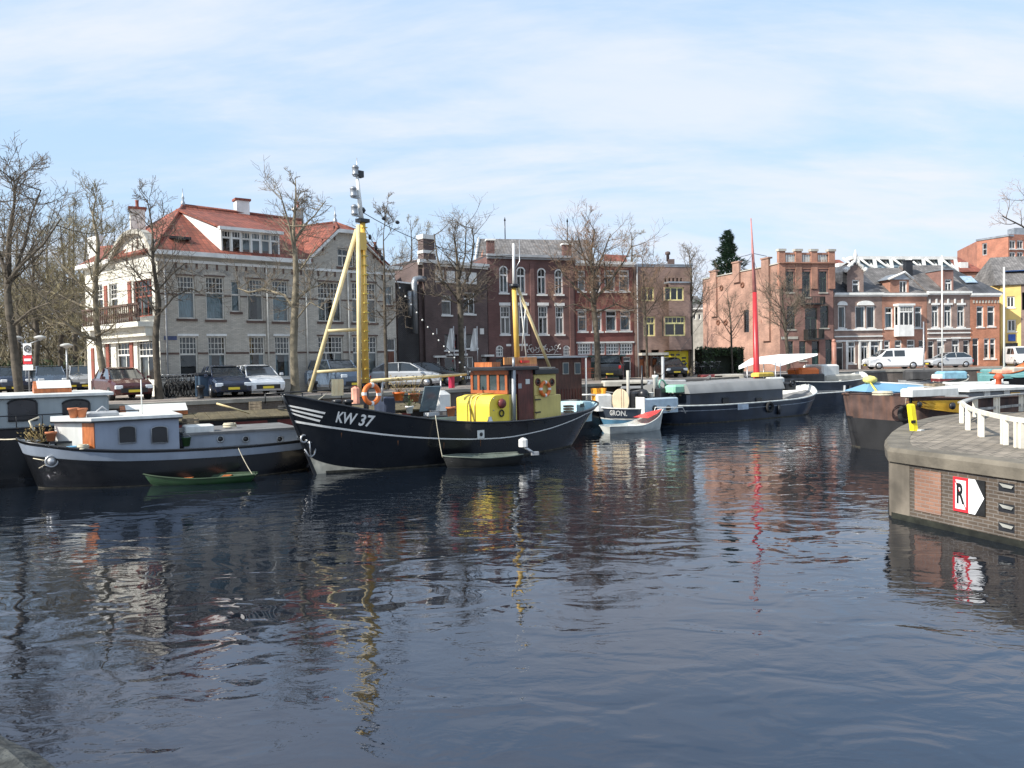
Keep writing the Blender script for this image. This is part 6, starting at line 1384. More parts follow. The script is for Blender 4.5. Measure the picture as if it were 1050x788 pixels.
# ------------------------------------------------------------------ rusty barge at right
rust = mat('rusty_brown_steel', (.075, .045, .038), .85, .55, 1.6, streak=-.25, bump=.3)
tarblack = mat('tarred_hull', (.012, .012, .013), .6, .35, 1)
Rb = Boat('rusty_barge', 'black barge with rusty brown and yellow topsides behind the stone jetty', (30.9, 36.4), (13.75, 29.45), 'barge'); h = Rb.L / 2; s = Rb.ns
Rb.stations([(-h, -h, 1.95, 2.0, 1.9), (h * .5, h * .5, 1.9, 2.0, 1.9), (h - .7, h - .7, 2.0, 1.95, 1.6), (h - .1, h - .15, 2.05, 1.6, 1.1), (h, h - .05, 2.05, 1.3, .8)], .9)
Rb.hull([(.56, 0), (1, 1)], [tarblack, rust, rust], .3, darkdeck, rust, .05); T = Rb.T
Rb.strip(.55, .035, black, 0, 1, 'rubbing_strake', .06); Rb.strip(.27, .02, black, .5, 1, 'plate_seam', .02)
def RP(px, py, o=0.0): return Rb.hit(px, py, o)
b = MB(); t_, u_ = Rb.HS(888, 431); Rb.mark([(881, 427), (896, 428), (896, 438), (880, 437)], mat('faded_red_patch', (.35, .1, .06), .8, .3), 'faded_patch', .015)
ylw = mat('ochre_yellow_paint', (.75, .42, .04), .6, .15, 1.2, streak=-.35)
Rb.mark([(922, 412), (985, 410.5), (985, 423.5), (968, 421.5), (940, 416)], ylw, 'yellow_topside', .03)
zw = 2.05
x0, x1 = RP(985, 408, 2.05).x, RP(936, 408, 2.05).x
b = MB(); b.bev(((x0 + x1) / 2, 1.75 * s, 2.22), (abs(x1 - x0), .5, .28), .04); b.build('white_deck_beam', hullwhite, T)
b = MB(); p = RP(942, 415, 2.1); b.tube([p, p + V((0, .06 * s, 0))], .1, 8); b.build('hawse_hole', black, T); b = MB(); p = RP(975.5, 416.5, 2.1); b.tube([p, p + V((0, .08 * s, 0))], .13, 8); b.build('hawse_hole', black, T)
b = MB(); p = RP(877, 405, 1.2); b.tube([V((h - .1, 1.5 * s, 0)), V((h - .05, 1.5 * s, 2.1))], .05, 6); b.build('corner_post', black, T)
# grey superstructure seen through the fence
x0, x1 = RP(1062, 408, 1.7).x, RP(990, 408, 1.7).x
b = MB(); b.bev(((x0 + x1) / 2, .6 * s, 1.5), (abs(x1 - x0), 2.4, 1.3), .04); b.build('grey_deckhouse', mat('mid_grey_panel', (.22, .24, .26), .6, .15), T)
b = MB(); b.bev(((x0 + x1) / 2, .6 * s, 2.22), (abs(x1 - x0) + .3, 2.7, .12), .03); b.build('deckhouse_roof', hullwhite, T)
for px in (1012, 1032): b = MB(); p = RP(px, 415, 1.82); b.box(p, (.3, .05, 1.2)); b.build('white_door_post', hullwhite, T)
b = MB(); p = RP(1041, 416, 1.83); b.box(p, (.5, .04, 1.0)); b.build('yellow_panel', ylw, T)
Rb.strip(-.02, .04, gr_, .3, .99, 'waterline_grime', .008)
Rb.done()
# blue boat behind it
Tb = Boat('tarpaulin_boat', 'boat covered by a light blue tarpaulin behind the rusty barge', (26.5, 35.5), (15.2, 33.6), 'boat'); h = Tb.L / 2; s = Tb.ns
Tb.stations([(-h, -h, 1.7, 1.3, 1.0), (0, 0, 1.75, 1.5, 1.2), (h * .8, h * .7, 2.0, .9, .5), (h, h * .85, 2.1, .05, .03)], .7)
Tb.hull([(1, 0)], [mat('petrol_blue_paint', (.03, .08, .14), .4, .2), hullwhite], .2, deckm); T = Tb.T
ltb = mat('light_blue_canvas', (.15, .31, .46), .7, .08, 1, bump=.2, bsc=3)
pts = [((888, 402), (892, 392)), ((930, 404), (930, 394)), ((975, 406), (975, 398)), ((996, 407), (996, 401))]
ra = [Tb.hit(*a, .8) for a, c_ in pts]; rb_ = [Tb.hit(*c_, .2) for a, c_ in pts]; rd = [V((p.x, -p.y, p.z)) for p in ra]
b = MB(); n_ = len(ra); b.add(ra + rb_ + rd, [(j * n_ + i, j * n_ + i + 1, (j + 1) * n_ + i + 1, (j + 1) * n_ + i) for j in (0, 1) for i in range(n_ - 1)]); b.add([ra[0], rb_[0], rd[0]], [(0, 1, 2)]); b.build('tarpaulin', ltb, T)
b = MB(); b.tube([rb_[0], rb_[1], rb_[2], rb_[3]], .035, 5); b.build('ridge_rope', hullwhite, T)
b = MB(); b.ball(rb_[0] + V((0, 0, .1)), .25, 10, sq=(1.3, 1, .7)); b.build('yellow_bundle', mat('straw_yellow', (.75, .65, .2), .8), T)
b = MB(); p = Tb.hit(896, 397, 1.3); b.tube([rb_[0], Tb.hit(899, 402, 1.5), Tb.hit(905, 410, 1.55)], .04, 5); b.build('yellow_rope', mat('yellow_rope', (.8, .65, .1), .8), T)
Tb.done()
# ------------------------------------------------------------------ small craft at the far right
def craft(label, px0, px1, py, D, m, inner, zt_=None, extras=(), flip=False, name='small_boat', cat='boat', hb=.9):
    a, c = at(px0, 380, D), at(px1, 380, D); a, c = (a.x, a.y), (c.x, c.y)
    B = Boat(name, label, *((c, a) if flip else (a, c)), cat); h = B.L / 2; z = zt_
    B.stations([(-h, -h * .95, z, hb * .7, hb * .5), (-h * .4, -h * .4, z * .96, hb, hb * .8), (h * .5, h * .45, z * 1.05, hb * .8, hb * .5), (h * .92, h * .8, z * 1.2, hb * .3, hb * .1), (h, h * .86, z * 1.28, .04, .02)], .7)
    B.hull([(1, 0)], [m, inner], .25, inner, inner, .05)
    for kind, px, py_, dims, mm in extras:
        p = B.hit(px, py_, 0); b = MB()
        if kind == 'box': b.bev((p.x, 0, p.z), dims, min(dims) * .2); b.build('cover', mm, B.T)
        elif kind == 'pole': b.tube([V((p.x, 0, .5)), p], dims, 8); b.build('mast', mm, B.T)
        elif kind == 'bench': b.box((p.x, 0, p.z), dims); b.build('bench', mm, B.T)
    B.done(); return B
tealp = mat('turquoise_paint', (.13, .3, .3), .5, .12); bcl = mat('black_canvas', (.03, .03, .03), .8)
craft('long white dinghy with dark hull lying right of the blue tarpaulin boat', 982, 1026, 395, 41, bcl, hullwhite, 1.75, (('box', 1000, 393, (3, .9, .12), hullwhite), ('box', 988, 395, (.3, .4, .25), yel)))
craft('black hulled boat with turquoise rim at the right edge', 1022, 1072, 395, 43, blackhull, tealp, 2.3, (('box', 1040, 386, (3, 1.6, .2), tealp),), name='turquoise_boat')
craft('wooden boat with orange seats behind the turquoise rimmed boat', 1008, 1052, 380, 50, tealp, orangewood, 2.3, (('box', 1031, 381, (1.2, 1.0, .22), MT['faded_orange']), ('box', 1044, 379, (1.4, 1.2, .3), stone)))
craft('small boat with crumpled light blue cover in front of the small houses', 962, 992, 386, 54, darkdeck, stone, 1.6, (('box', 975, 384.5, (1.7, 1.2, .5), mat('pale_blue_cover', (.2, .38, .48), .7)), ('box', 966, 386, (1, 1, .3), hullwhite)))
craft('grey sloop with low cabin moored before the white van', 925, 958, 388, 60, grey, darkdeck, 1.6, (('box', 944, 384, (2.2, 1.4, .7), darkdeck), ('pole', 967 - 20, 330, .05, steel)))
craft('low boat with tall white mast in front of the yellow house', 1010, 1040, 384, 56, darkdeck, tealp, 1.9, (('pole', 1029.5, 274, .065, hullwhite), ('box', 1022, 382, (1.8, 1.2, .5), tealp)), name='sailing_boat', cat='sailing boat')
craft('sailing boat with slender white mast in front of the grey brick row house', 955, 985, 386, 58, hullwhite, deckm, 1.3, (('pole', 965.8, 262, .05, hullwhite), ('box', 972, 388, (2, 1.2, .5), redlead)), name='sailing_boat', cat='sailing boat')
craft('dark flat workboat in front of the brown house with yellow frames', 662, 728, 398, 50, blackhull, deckm, 1.9, (('box', 680, 392, (2.6, 1.8, .3), grey), ('box', 706, 390, (2.4, 1.6, .2), darkdeck), ('pole', 679.5, 366, .1, grey)), name='workboat', hb=1.4)
craft('low barge with cluttered deck beyond the long barge', 715, 765, 392, 57, darkdeck, deckm, 1.8, (('box', 728, 387, (1.6, 1.4, .4), redlead), ('box', 745, 386, (2.2, 1.4, .3), stone)), name='workboat', hb=1.4)
craft('plain dark barge lying between the canal boat and the quay', 618, 668, 398, 46.5, blackhull, deckm, 1.7, (('box', 640, 393, (2.6, 1.6, .3), stone), ('box', 650, 395, (1.8, 1.6, .35), grey)), name='workboat', hb=1.3)
# orange-red figure-like mooring winch
t = thing('deck_winch', 'red painted deck winch standing between the white dinghy and the rusty barge', 'winch', at(1024, 404, 38)); p = at(1024, 402, 38); b = MB(); b.bev(p, (.9, .5, .25), .05); b.build('base', red, t); b = MB(); b.lathe(p, [(.22, .1), (.14, .3), (.12, .6), (.25, .7), (.1, .9)], 10); b.build('drum', mat('rust_red_paint', (.5, .1, .04), .6), t)
# ================================================================== stone jetty at the right
jb = mat('jetty_brick', (.07, .052, .038), .9, .3, 1.5, bump=.5, kind='brick', a=.22, b=.075, streak=.35)
jc = mat('jetty_concrete', (.135, .118, .092), .92, .3, 2.2, bump=.5, bsc=14, streak=.3)
js = mat('jetty_paving', (.23, .195, .155), .92, .3, 2.5, bump=1.0, kind='brick', a=.34, b=.2, mort=(.09, .08, .06))
ZJ = 1.55
cx = onz(912, 459, ZJ); c2 = onz(1050, 476, ZJ); c3 = onz(957, 427.8, ZJ)
J = thing('stone_jetty', 'weathered brick and concrete jetty head with cobbled top at the right', 'jetty', (cx.x, cx.y, 0))
dd_ = (c2 - cx).normalized(); e_ = c2 + dd_ * 14
# outline with rounded corner
a1 = cx + (c3 - cx).normalized() * .7; far_ = onz(983, 424.8, ZJ); far2 = V((60, far_.y + 8, ZJ))
cp = [cx.lerp(cx, 0)]
out = [e_, c2, cx + dd_ * .9]
for k in range(1, 7):
    t = k / 7; out.append((cx + dd_ * .9) * (1 - t) ** 2 + cx * 2 * t * (1 - t) + a1 * t * t)
out = [e_, c2, cx + dd_ * 1.2, cx + dd_ * .45, cx + dd_ * .12 + V((-.02, .05, 0)), onz(911, 454, ZJ), onz(911.5, 449, ZJ), onz(916, 443.5, ZJ), onz(924, 438, ZJ), onz(934, 433.5, ZJ), c3, far_, far2, V((60, e_.y, ZJ))]
out = [V((p.x, p.y, ZJ)) for p in out]
b = MB(); b.add(out, [tuple(range(len(out)))]); tag(b.build('jetty_top', js), kind='structure'); bpy.data.objects['jetty_top'].parent = J; bpy.data.objects['jetty_top'].location = -ORG[J.name]; del bpy.data.objects['jetty_top']['kind']
nout = len(out) - 3
b = MB(); c = MB()
for i in range(nout):
    p, q = out[i], out[i + 1]; d = (q - p).normalized(); n_ = V((d.y, -d.x, 0))
    if n_.dot(EYE - p) < 0 and i < 9: n_ = -n_
    b.quad(V((p.x, p.y, -1)), V((q.x, q.y, -1)), V((q.x, q.y, ZJ - .3)), V((p.x, p.y, ZJ - .3)))
def offs(p, i, k):
    a_ = out[max(i - 1, 0)]; c_ = out[min(i + 1, len(out) - 1)]; d = (c_ - a_).normalized(); n_ = V((d.y, -d.x, 0)); 
    if n_.dot(V((30, 18, 0)) - p) > 0: n_ = -n_
    return p + n_ * k
rows = []
for i in range(nout + 1):
    p = out[i]; rows.append([offs(p, i, -.02) + V((0, 0, -.31)), offs(p, i, .07) + V((0, 0, -.3)), offs(p, i, .09) + V((0, 0, -.08)), offs(p, i, .03) + V((0, 0, .006)), offs(p, i, -.45) + V((0, 0, .008))])
c.add([p for r in rows for p in r], [(i * 5 + j, (i + 1) * 5 + j, (i + 1) * 5 + j + 1, i * 5 + j + 1) for i in range(nout) for j in range(4)])
b.build('jetty_wall', jb, J); c.build('concrete_edge', jc, J)
jf = F(cx, c2)
class JF(F): pass
def jr(px0, py0, px1, py1): return jf.rect(px0, py0, px1, py1)
b = MB(); s0, s1, z0, z1 = jr(938.5, 483, 965.5, 526); jf.box(b, s0, s1, max(z0, .25), z1, -.05, .02); b.build('new_brick_patch', mat('fresh_brick', (.2, .105, .07), .85, .2, 1, bump=.4, kind='brick', a=.22, b=.075), J)
b = MB(); jf.box(b, .0, .55, .05, ZJ - .32, -.05, .01); b.build('cement_patch', mat('pale_cement', (.14, .12, .095), .9, .35, 2, streak=.5), J)
for y0 in (495.5, 517, 536.5):
    s0, s1, z0, z1 = jr(1024.5, y0, 1041, y0 + 9); b = MB(); jf.box(b, s0 - .04, s1 + .04, z0 - .05, z1 + .05, -.05, .015); b.build('vent_frame', jb, J)
    b = MB(); jf.box(b, s0, s1, z0, z1, -.02, .02); b.build('vent_hole', black, J)
    b = MB(); b.quad(jf.P(s0 + .01, z1 - .02, .022), jf.P(s1 - .02, z1 - .04, .022), jf.P(s1 - .03, z1 - .09, .06), jf.P(s0 + .12, z1 - .08, .06)); b.build('vent_flap', mat('dull_flap_metal', (.22, .22, .2), .6), J)
b = MB()
for i in range(nout):
    p, q = out[i], out[i + 1]; b.quad(*[offs(x, j, .012) + V((0, 0, z)) for x, j, z in ((p, i, -ZJ - .2), (q, i + 1, -ZJ - .2), (q, i + 1, -ZJ + .13), (p, i, -ZJ + .13))])
b.build('tide_line', mat('green_black_slime', (.016, .017, .012), .5, .5, 5), J)
# sign R with arrow
s0, s1, z0, z1 = jr(978.5, 491, 1011, 526.5); sm = (s0 + s1) / 2 - .0
T = thing('mooring_sign', 'red bordered sign with a struck black R and a white arrow on black', 'sign', jf.P(s0, z0, .03))
b = MB(); jf.box(b, s0, sm, z0, z1, .014, .035); b.build('red_board', mat('sign_red', (.6, .03, .04), .4, .08), T)
g = .055; b = MB(); jf.box(b, s0 + g, sm - g, z0 + g, z1 - g, .036, .039); b.build('white_field', mat('sign_white', (.8, .8, .8), .4, .05), T)
sb_ = mat('sign_black', (.015, .015, .015), .4)
b = MB(); jf.box(b, sm + .003, s1, z0, z1, .014, .033); b.build('black_board', sb_, T)
b = MB(); b.prism([jf.P(sm + .003, z0, .035), jf.P(sm + (s1 - sm) * .42, z0, .035), jf.P(s1 - .01, (z0 + z1) / 2, .035), jf.P(sm + (s1 - sm) * .42, z1, .035), jf.P(sm + .003, z1, .035)], jf.n * .003); b.build('arrow', MT['sign_white'], T)
cu = bpy.data.curves.new('t', 'FONT'); cu.body = 'R'; cu.offset = .03; ob = bpy.data.objects.new('t', cu); COL.objects.link(ob); dg = bpy.context.evaluated_depsgraph_get(); me = ob.evaluated_get(dg).to_mesh()
vs = [v.co.copy() for v in me.vertices]; fs = [tuple(p.vertices) for p in me.polygons]; ob.evaluated_get(dg).to_mesh_clear(); bpy.data.objects.remove(ob)
x0, x1 = min(v.x for v in vs), max(v.x for v in vs); y0, y1 = min(v.y for v in vs), max(v.y for v in vs)
q0, q1 = s0 + g + .035, sm - g - .025; w0, w1 = z0 + g + .1, z1 - g - .06
b = MB(); b.add([jf.P(q0 + (v.x - x0) / (x1 - x0) * (q1 - q0), w0 + (v.y - y0) / (y1 - y0) * (w1 - w0), .043) for v in vs], fs); b.build('letter', sb_, T)
b = MB(); b.prism([jf.P(s0 + .04, z1 - .06, .04), jf.P(s0 + .055, z1 - .045, .04), jf.P(sm - .04, z0 + .06, .04), jf.P(sm - .055, z0 + .045, .04)], jf.n * .002); b.build('red_slash', MT['sign_red'], T)
# yellow post
p = onz(938, 442, ZJ); T = thing('mooring_post', 'bright yellow leaning post with black mark at the jetty corner', 'post', p)
zt_ = p.z + .75
b = MB(); b.bev(p + V((-.02, 0, .36)), (.2, .14, .72), .03, .3, 0); 
for v in b.v: v.x -= (v.z - p.z) * .12
b.build('post', mat('signal_yellow', (.85, .72, .02), .5, .08), T)
b = MB(); b.box(p + V((-.08, -.085, .25)), (.12, .04, .08), .3); b.build('black_mark', sb_, T)
b = MB(); b.box(p + V((.12, -.08, .02)), (.16, .1, .03), .5); b.build('foot_plate', hullwhite, T)
# low white curved fence
wf = mat('chalky_white_wood', (.74, .7, .6), .75, .12, 3, streak=.15)
T = thing('low_white_fence', 'low curved white timber fence with paired posts on the jetty', 'fence', onz(990, 440, ZJ))
base = [(986, 434), (992.5, 441), (1006, 448), (1030, 456), (1045, 459.5), (1070, 463)]
bp_ = [onz(*p, ZJ) for p in base]
hgt = .62
def fpost(p, d, nm='post'):
    n_ = V((d.y, -d.x, 0))
    for k in (-1, 1):
        b = MB(); b.bev(p + n_ * .0 + d * k * .085 + V((0, 0, hgt / 2)), (.065, .11, hgt), .012, atan2(d.y, d.x)); b.build(nm, wf, T)
for i, p in enumerate(bp_):
    d = (bp_[min(i + 1, 5)] - bp_[max(i - 1, 0)]).normalized(); fpost(p, d)
def curve(pts, n=6):
    r = []
    for i in range(len(pts) - 1):
        P = [pts[max(i - 1, 0)], pts[i], pts[i + 1], pts[min(i + 2, len(pts) - 1)]]
        for k in range(n):
            f = k / n; r.append(.5 * (2 * P[1] + (P[2] - P[0]) * f + (2 * P[0] - 5 * P[1] + 4 * P[2] - P[3]) * f * f + (3 * P[1] - P[0] - 3 * P[2] + P[3]) * f ** 3))
    return r + [pts[-1]]
def rail(pts, zc, m=wf, nm='rail', w_=.07, h_=.1):
    b = MB(); rr = []
    for i, p in enumerate(pts):
        d = (pts[min(i + 1, len(pts) - 1)] - pts[max(i - 1, 0)]); d.z = 0; d.normalize(); n_ = V((d.y, -d.x, 0)) * w_ / 2
        rr.append([p + n_ + V((0, 0, zc - h_ / 2)), p - n_ + V((0, 0, zc - h_ / 2)), p - n_ + V((0, 0, zc + h_ / 2)), p + n_ + V((0, 0, zc + h_ / 2))])
    b.add([q for r in rr for q in r], [(i * 4 + j, (i + 1) * 4 + j, (i + 1) * 4 + (j + 1) % 4, i * 4 + (j + 1) % 4) for i in range(len(rr) - 1) for j in range(4)] + [(0, 1, 2, 3), tuple(range(len(rr) * 4 - 4, len(rr) * 4))]); b.build(nm, m, T)
pp = curve(bp_); rail(pp, hgt - .02)
back_ = [onz(986, 434, ZJ), onz(1000, 427.5, ZJ), onz(1022, 425, ZJ), onz(1048, 422, ZJ), onz(1080, 420, ZJ)]
rail(curve(back_), hgt - .02, mat('weathered_timber', (.3, .3, .29), .8, .2, 3, kind='wood'), 'top_board', .2, .05)
rail(curve(back_), .22, MT['weathered_timber'], 'low_board', .04, .08)
for i in (1, 2, 3):
    d = (back_[i + 1] - back_[i - 1]).normalized(); fpost(back_[i], d)
# near bank corner at bottom left: old stone quay in front of the photographer
pA, pB = onz(0, 744, 2.0), onz(62, 788, 2.0); dq = (pB - pA).normalized()
nb = mat('near_asphalt', (.05, .053, .05), .95, .6, 9, bump=1.0, bsc=25)
T = thing('near_quay', 'rough dark stone quay edge in the bottom left corner', 'quay', (pA.x, pA.y, 0))
q0, q1 = pA - dq * 6, pB + dq * 8; nn_ = V((dq.y, -dq.x, 0)); nn_ = nn_ if nn_.dot(EYE - pA) > 0 else -nn_
nseg = 60; b = MB(); rg = random.Random(2); top_ = []; 
for i in range(nseg + 1):
    p = q0.lerp(q1, i / nseg); w_ = rg.uniform(-.02, .02) + .03 * sin(i * .9); top_.append(V((p.x, p.y, 2.0)) + nn_ * w_)
for i in range(nseg):
    p, q = top_[i], top_[i + 1]; r0, r1 = p + nn_ * .12 + V((0, 0, .03)), q + nn_ * .12 + V((0, 0, .03))
    b.quad(V((p.x, p.y, -1)), V((q.x, q.y, -1)), q - V((0, 0, .04)), p - V((0, 0, .04))); b.quad(p - V((0, 0, .04)), q - V((0, 0, .04)), r1, r0); b.quad(r0, r1, r1 + nn_ * 6, r0 + nn_ * 6)
b.build('quay_block', nb, T)
# ================================================================== trees
bark = mat('grey_brown_bark', (.085, .07, .052), .95, .45, 4, bump=.6, bsc=12)
palebark = mat('pale_plane_bark', (.2, .17, .12), .95, .4, 3, bump=.5, bsc=10)
twigm = mat('bare_twigs', (.17, .135, .1), .95, .3, 2)
twigb = mat('brown_budding_twigs', (.24, .155, .1), .95, .3, 2)
twigo = mat('olive_twigs', (.23, .195, .11), .95, .35, 1)
def branches(wood, crown, p, d, L, r, lev, rg, up=.12, spread=.9, kids=4, maxlev=3):
    n = 4 if lev < 2 else 3; pts = [p.copy()]; q = p.copy(); dd = d.normalized()
    for i in range(n):
        dd = (dd + V((rg.gauss(0, .13), rg.gauss(0, .13), rg.gauss(0, .1) + up))).normalized(); q = q + dd * L / n; pts.append(q.copy())
        if lev < maxlev:
            for k in range(kids if i > 0 else max(1, kids // 2)):
                if rg.random() < .52:
                    a = V((rg.gauss(0, 1), rg.gauss(0, 1), rg.gauss(0, .7))); a = (a - dd * a.dot(dd)).normalized()
                    branches(wood, crown, q - dd * L / n * rg.random(), dd * .75 + a * spread, L * rg.uniform(.38, .62), r * (.62 - .1 * i / n) * .7, lev + 1, rg, up, spread, kids, maxlev)
    rr = [r * (1 - .8 * i / n) for i in range(n + 1)]
    if lev == 0: wood.tube(pts, rr, 6, cap=False)
    elif lev == 1: wood.tube(pts, [max(x, .012) for x in rr], 4, cap=False)
    else: crown.tube(pts, [max(x, .0068) for x in rr], 3, cap=False, smooth=False)
def tree(label, D, trunk, limbs=(), auto=8, Ls=2.2, seed=1, tm=bark, cm=twigm, group=None, h0=.45, kids=3, up=.12, name='bare_tree', thin=1.0, maxlev=3):
    rg = random.Random(seed); P = [at(x, y, D) for x, y, r in trunk]; rs = [r * .78 for x, y, r in trunk]; base = P[0].copy(); base.z = ZS
    P[0] = base; T = thing(name, label, 'tree', base, group); wood = MB(); crown = MB()
    for i in range(1, len(P)): P[i] = P[i] + V((0, rg.uniform(-.25, .25), 0))
    pp = [P[0] + V((0, 0, 0))] + P[1:]
    sm = []; n = len(pp)
    for i in range(n - 1):
        q = [pp[max(i - 1, 0)], pp[i], pp[i + 1], pp[min(i + 2, n - 1)]]
        for k in range(4): f = k / 4; sm.append((.5 * (2 * q[1] + (q[2] - q[0]) * f + (2 * q[0] - 5 * q[1] + 4 * q[2] - q[3]) * f * f + (3 * q[1] - q[0] - 3 * q[2] + q[3]) * f ** 3), rs[i] + (rs[i + 1] - rs[i]) * f))
    sm.append((pp[-1], rs[-1])); sm[0] = (sm[0][0], rs[0] * 1.35)
    wood.tube([a for a, r in sm], [r * rg.uniform(.92, 1.1) for a, r in sm], 9, cap=False)
    for pts, r in limbs:
        m = len(pts); sg = rg.choice((-1, 1)); q = [at(x, y, D + sg * i * .35) for i, (x, y) in enumerate(pts)]
        wood.tube(q, [r * (1 - .65 * i / (m - 1)) for i in range(m)], 6, cap=False)
        for i in range(1, m):
            for k in range(kids + 1):
                a = V((rg.gauss(0, 1), rg.gauss(0, 1), rg.gauss(.3, .7))).normalized(); p = q[i - 1].lerp(q[i], rg.random()); branches(wood, crown, p, a, Ls * rg.uniform(.35, .6), r * .35, 1, rg, up, kids=kids, maxlev=maxlev)
    zt = pp[-1].z; 
    for k in range(auto):
        f = h0 + (1 - h0) * (k + rg.random()) / auto; z = base.z + (zt - base.z) * f
        j = next((i for i in range(len(sm) - 1) if sm[i + 1][0].z >= z), len(sm) - 2); a_, c_ = sm[j][0], sm[j + 1][0]; p = a_.lerp(c_, rg.random()); r = sm[j][1]
        a = rg.random() * 6.28; d = V((cos(a), sin(a), .25 + .9 * f)); branches(wood, crown, p, d, Ls * (1.3 - 1.0 * f) * rg.uniform(.7, 1.2), max(r * .42, .03) * thin, 0, rg, up, kids=kids, maxlev=maxlev)
    wood.build('trunk', tm, T); crown.build('crown', cm, T); return T
tree('tall dark bare tree at the left edge with crooked trunk', 31, [(21, 404, .22), (15, 360, .2), (8, 310, .17), (5, 272, .14), (10, 240, .11), (15, 205, .06), (13, 180, .02)], [([(7, 300), (24, 255), (32, 220), (42, 195)], .08), ([(7, 290), (22, 272), (45, 250), (62, 225)], .07), ([(12, 335), (32, 318), (52, 310)], .06), ([(6, 280), (-8, 240), (-12, 190)], .09)], 9, 3.8, 11, h0=.5, kids=3)
tree('pale sunlit bare plane tree leaning in front of the white corner house', 36.5, [(111, 400, .2), (103, 370, .19), (98, 335, .17), (96, 290, .16), (98, 250, .11), (94, 222, .06), (95, 205, .02)], [([(98, 348), (85, 345), (68, 332), (52, 318), (40, 296)], .1), ([(98, 345), (112, 338), (120, 330)], .06), ([(96, 300), (78, 288), (60, 268), (50, 255)], .07), ([(97, 318), (80, 312), (56, 300), (36, 298)], .06)], 10, 3.4, 5, palebark, twigo, h0=.5, kids=3)
tree('dark bare tree in front of the left corner of the pale house', 35.5, [(163, 402, .2), (161, 350, .18), (160, 310, .16), (159, 270, .1), (155, 235, .05), (153, 205, .02)], [([(160, 322), (148, 300), (138, 286)], .06), ([(161, 325), (178, 305), (196, 296), (205, 300)], .05), ([(160, 300), (176, 282), (190, 270)], .05)], 10, 3.0, 8, h0=.48, kids=3)
tree('tall bare plane tree with forked top in front of the red roof', 38, [(303, 402, .27), (302, 360, .25), (302, 310, .23), (303, 275, .17), (301, 240, .11), (304, 205, .06), (302, 182, .02)], [([(302, 262), (297, 232), (291, 212), (287, 198)], .07), ([(303, 246), (312, 231), (322, 222), (334, 206)], .06), ([(302, 318), (292, 303), (272, 297), (256, 300), (244, 296)], .08), ([(303, 308), (318, 296), (330, 292)], .07), ([(302, 330), (318, 310), (332, 318)], .04)], 8, 2.6, 21, palebark, h0=.55, kids=3)
tree('slender bare tree near the brown arched door of the pale house', 43, [(397, 398, .13), (396, 350, .12), (395, 310, .1), (394, 270, .07), (393, 240, .03), (397, 215, .01)], [([(396, 330), (386, 318), (378, 322)], .04), ([(396, 335), (408, 322), (420, 318)], .04)], 11, 2.8, 31, h0=.4, kids=3, thin=.8)
tree('bare pollarded tree in front of the dark house with banners', 49, [(474, 394, .24), (473, 350, .22), (472, 315, .22), (470, 290, .18), (468, 262, .1), (465, 240, .04)], [([(471, 305), (455, 292), (448, 262), (445, 240)], .09), ([(471, 300), (482, 280), (486, 250), (484, 232)], .08), ([(472, 312), (492, 300), (503, 284)], .07), ([(471, 312), (452, 304), (436, 300)], .06), ([(470, 290), (477, 262), (478, 228)], .07)], 11, 3.6, 41, h0=.5, kids=3)
tree('bare pollarded tree with reddish twigs in front of the red garage house', 53, [(613, 394, .26), (612, 350, .24), (609, 318, .24), (608, 290, .2), (606, 262, .12), (610, 235, .04)], [([(609, 312), (592, 296), (578, 282), (570, 268)], .09), ([(609, 308), (625, 290), (640, 268), (648, 252)], .09), ([(608, 296), (600, 268), (592, 242)], .08), ([(608, 290), (618, 262), (626, 240)], .08), ([(610, 322), (632, 312), (645, 318)], .07), ([(609, 320), (588, 312), (572, 318)], .06)], 14, 4.0, 51, bark, twigb, h0=.5, kids=3)
tree('small bare tree in front of the yellow framed brown house', 57, [(664, 390, .12), (663, 350, .11), (661, 315, .1), (660, 285, .06), (658, 262, .02)], [([(662, 325), (652, 308), (648, 290)], .04), ([(662, 322), (674, 308), (680, 300)], .04)], 13, 3.2, 61, bark, twigb, h0=.4, kids=3, thin=.8)
tree('bare tree at the right end of the brown house beside the hedge', 61, [(709, 385, .16), (709, 345, .14), (709, 312, .12), (708, 285, .08), (707, 258, .03)], [([(709, 325), (699, 310), (694, 295)], .05), ([(709, 328), (718, 312), (724, 290)], .05)], 13, 3.4, 71, h0=.4, kids=3)
tree('thin bare tree against the long pink brick wall', 67, [(751, 380, .11), (750, 352, .1), (749, 328, .08), (746, 303, .03)], [([(750, 345), (738, 326), (728, 318)], .04), ([(750, 342), (762, 322), (768, 316)], .04)], 12, 2.4, 81, h0=.4, kids=3, thin=.8, maxlev=2)
tree('bare tree in front of the tall brick house left of its windows', 68, [(809, 382, .2), (806, 355, .19), (804, 330, .16), (803, 312, .1), (801, 290, .03)], [([(804, 335), (793, 318), (788, 305)], .06), ([(804, 332), (816, 316), (822, 300)], .06)], 16, 3.6, 91, bark, twigm, h0=.4, kids=3)
tree('large bare tree reaching in from beyond the right edge', 52, [(1104, 380, .4), (1086, 320, .36), (1080, 260, .28), (1074, 210, .16), (1070, 165, .05)], [([(1090, 275), (1070, 248), (1048, 232), (1028, 222)], .09), ([(1086, 250), (1066, 215), (1050, 200)], .07), ([(1080, 215), (1062, 175), (1050, 160)], .06)], 7, 3.2, 101, bark, twigb, h0=.55, kids=3)
for i, (px, D, yt, lab) in enumerate(((421, 78, 226, 'distant bare tree above the white roof of the black warehouse'), (437, 84, 236, 'distant bare tree just left of the banded corner pillar'), (647, 80, 238, 'distant bare tree rising behind the flat brown house roof'))):
    tree(lab, D, [(px, 380, .25), (px, 330, .2), (px - 2, 290, .16), (px + 1, 262, .1), (px, yt, .02)], (), 12, 3.6, 200 + i, bark, twigo, 'distant bare trees behind the roofs', h0=.45, kids=3)
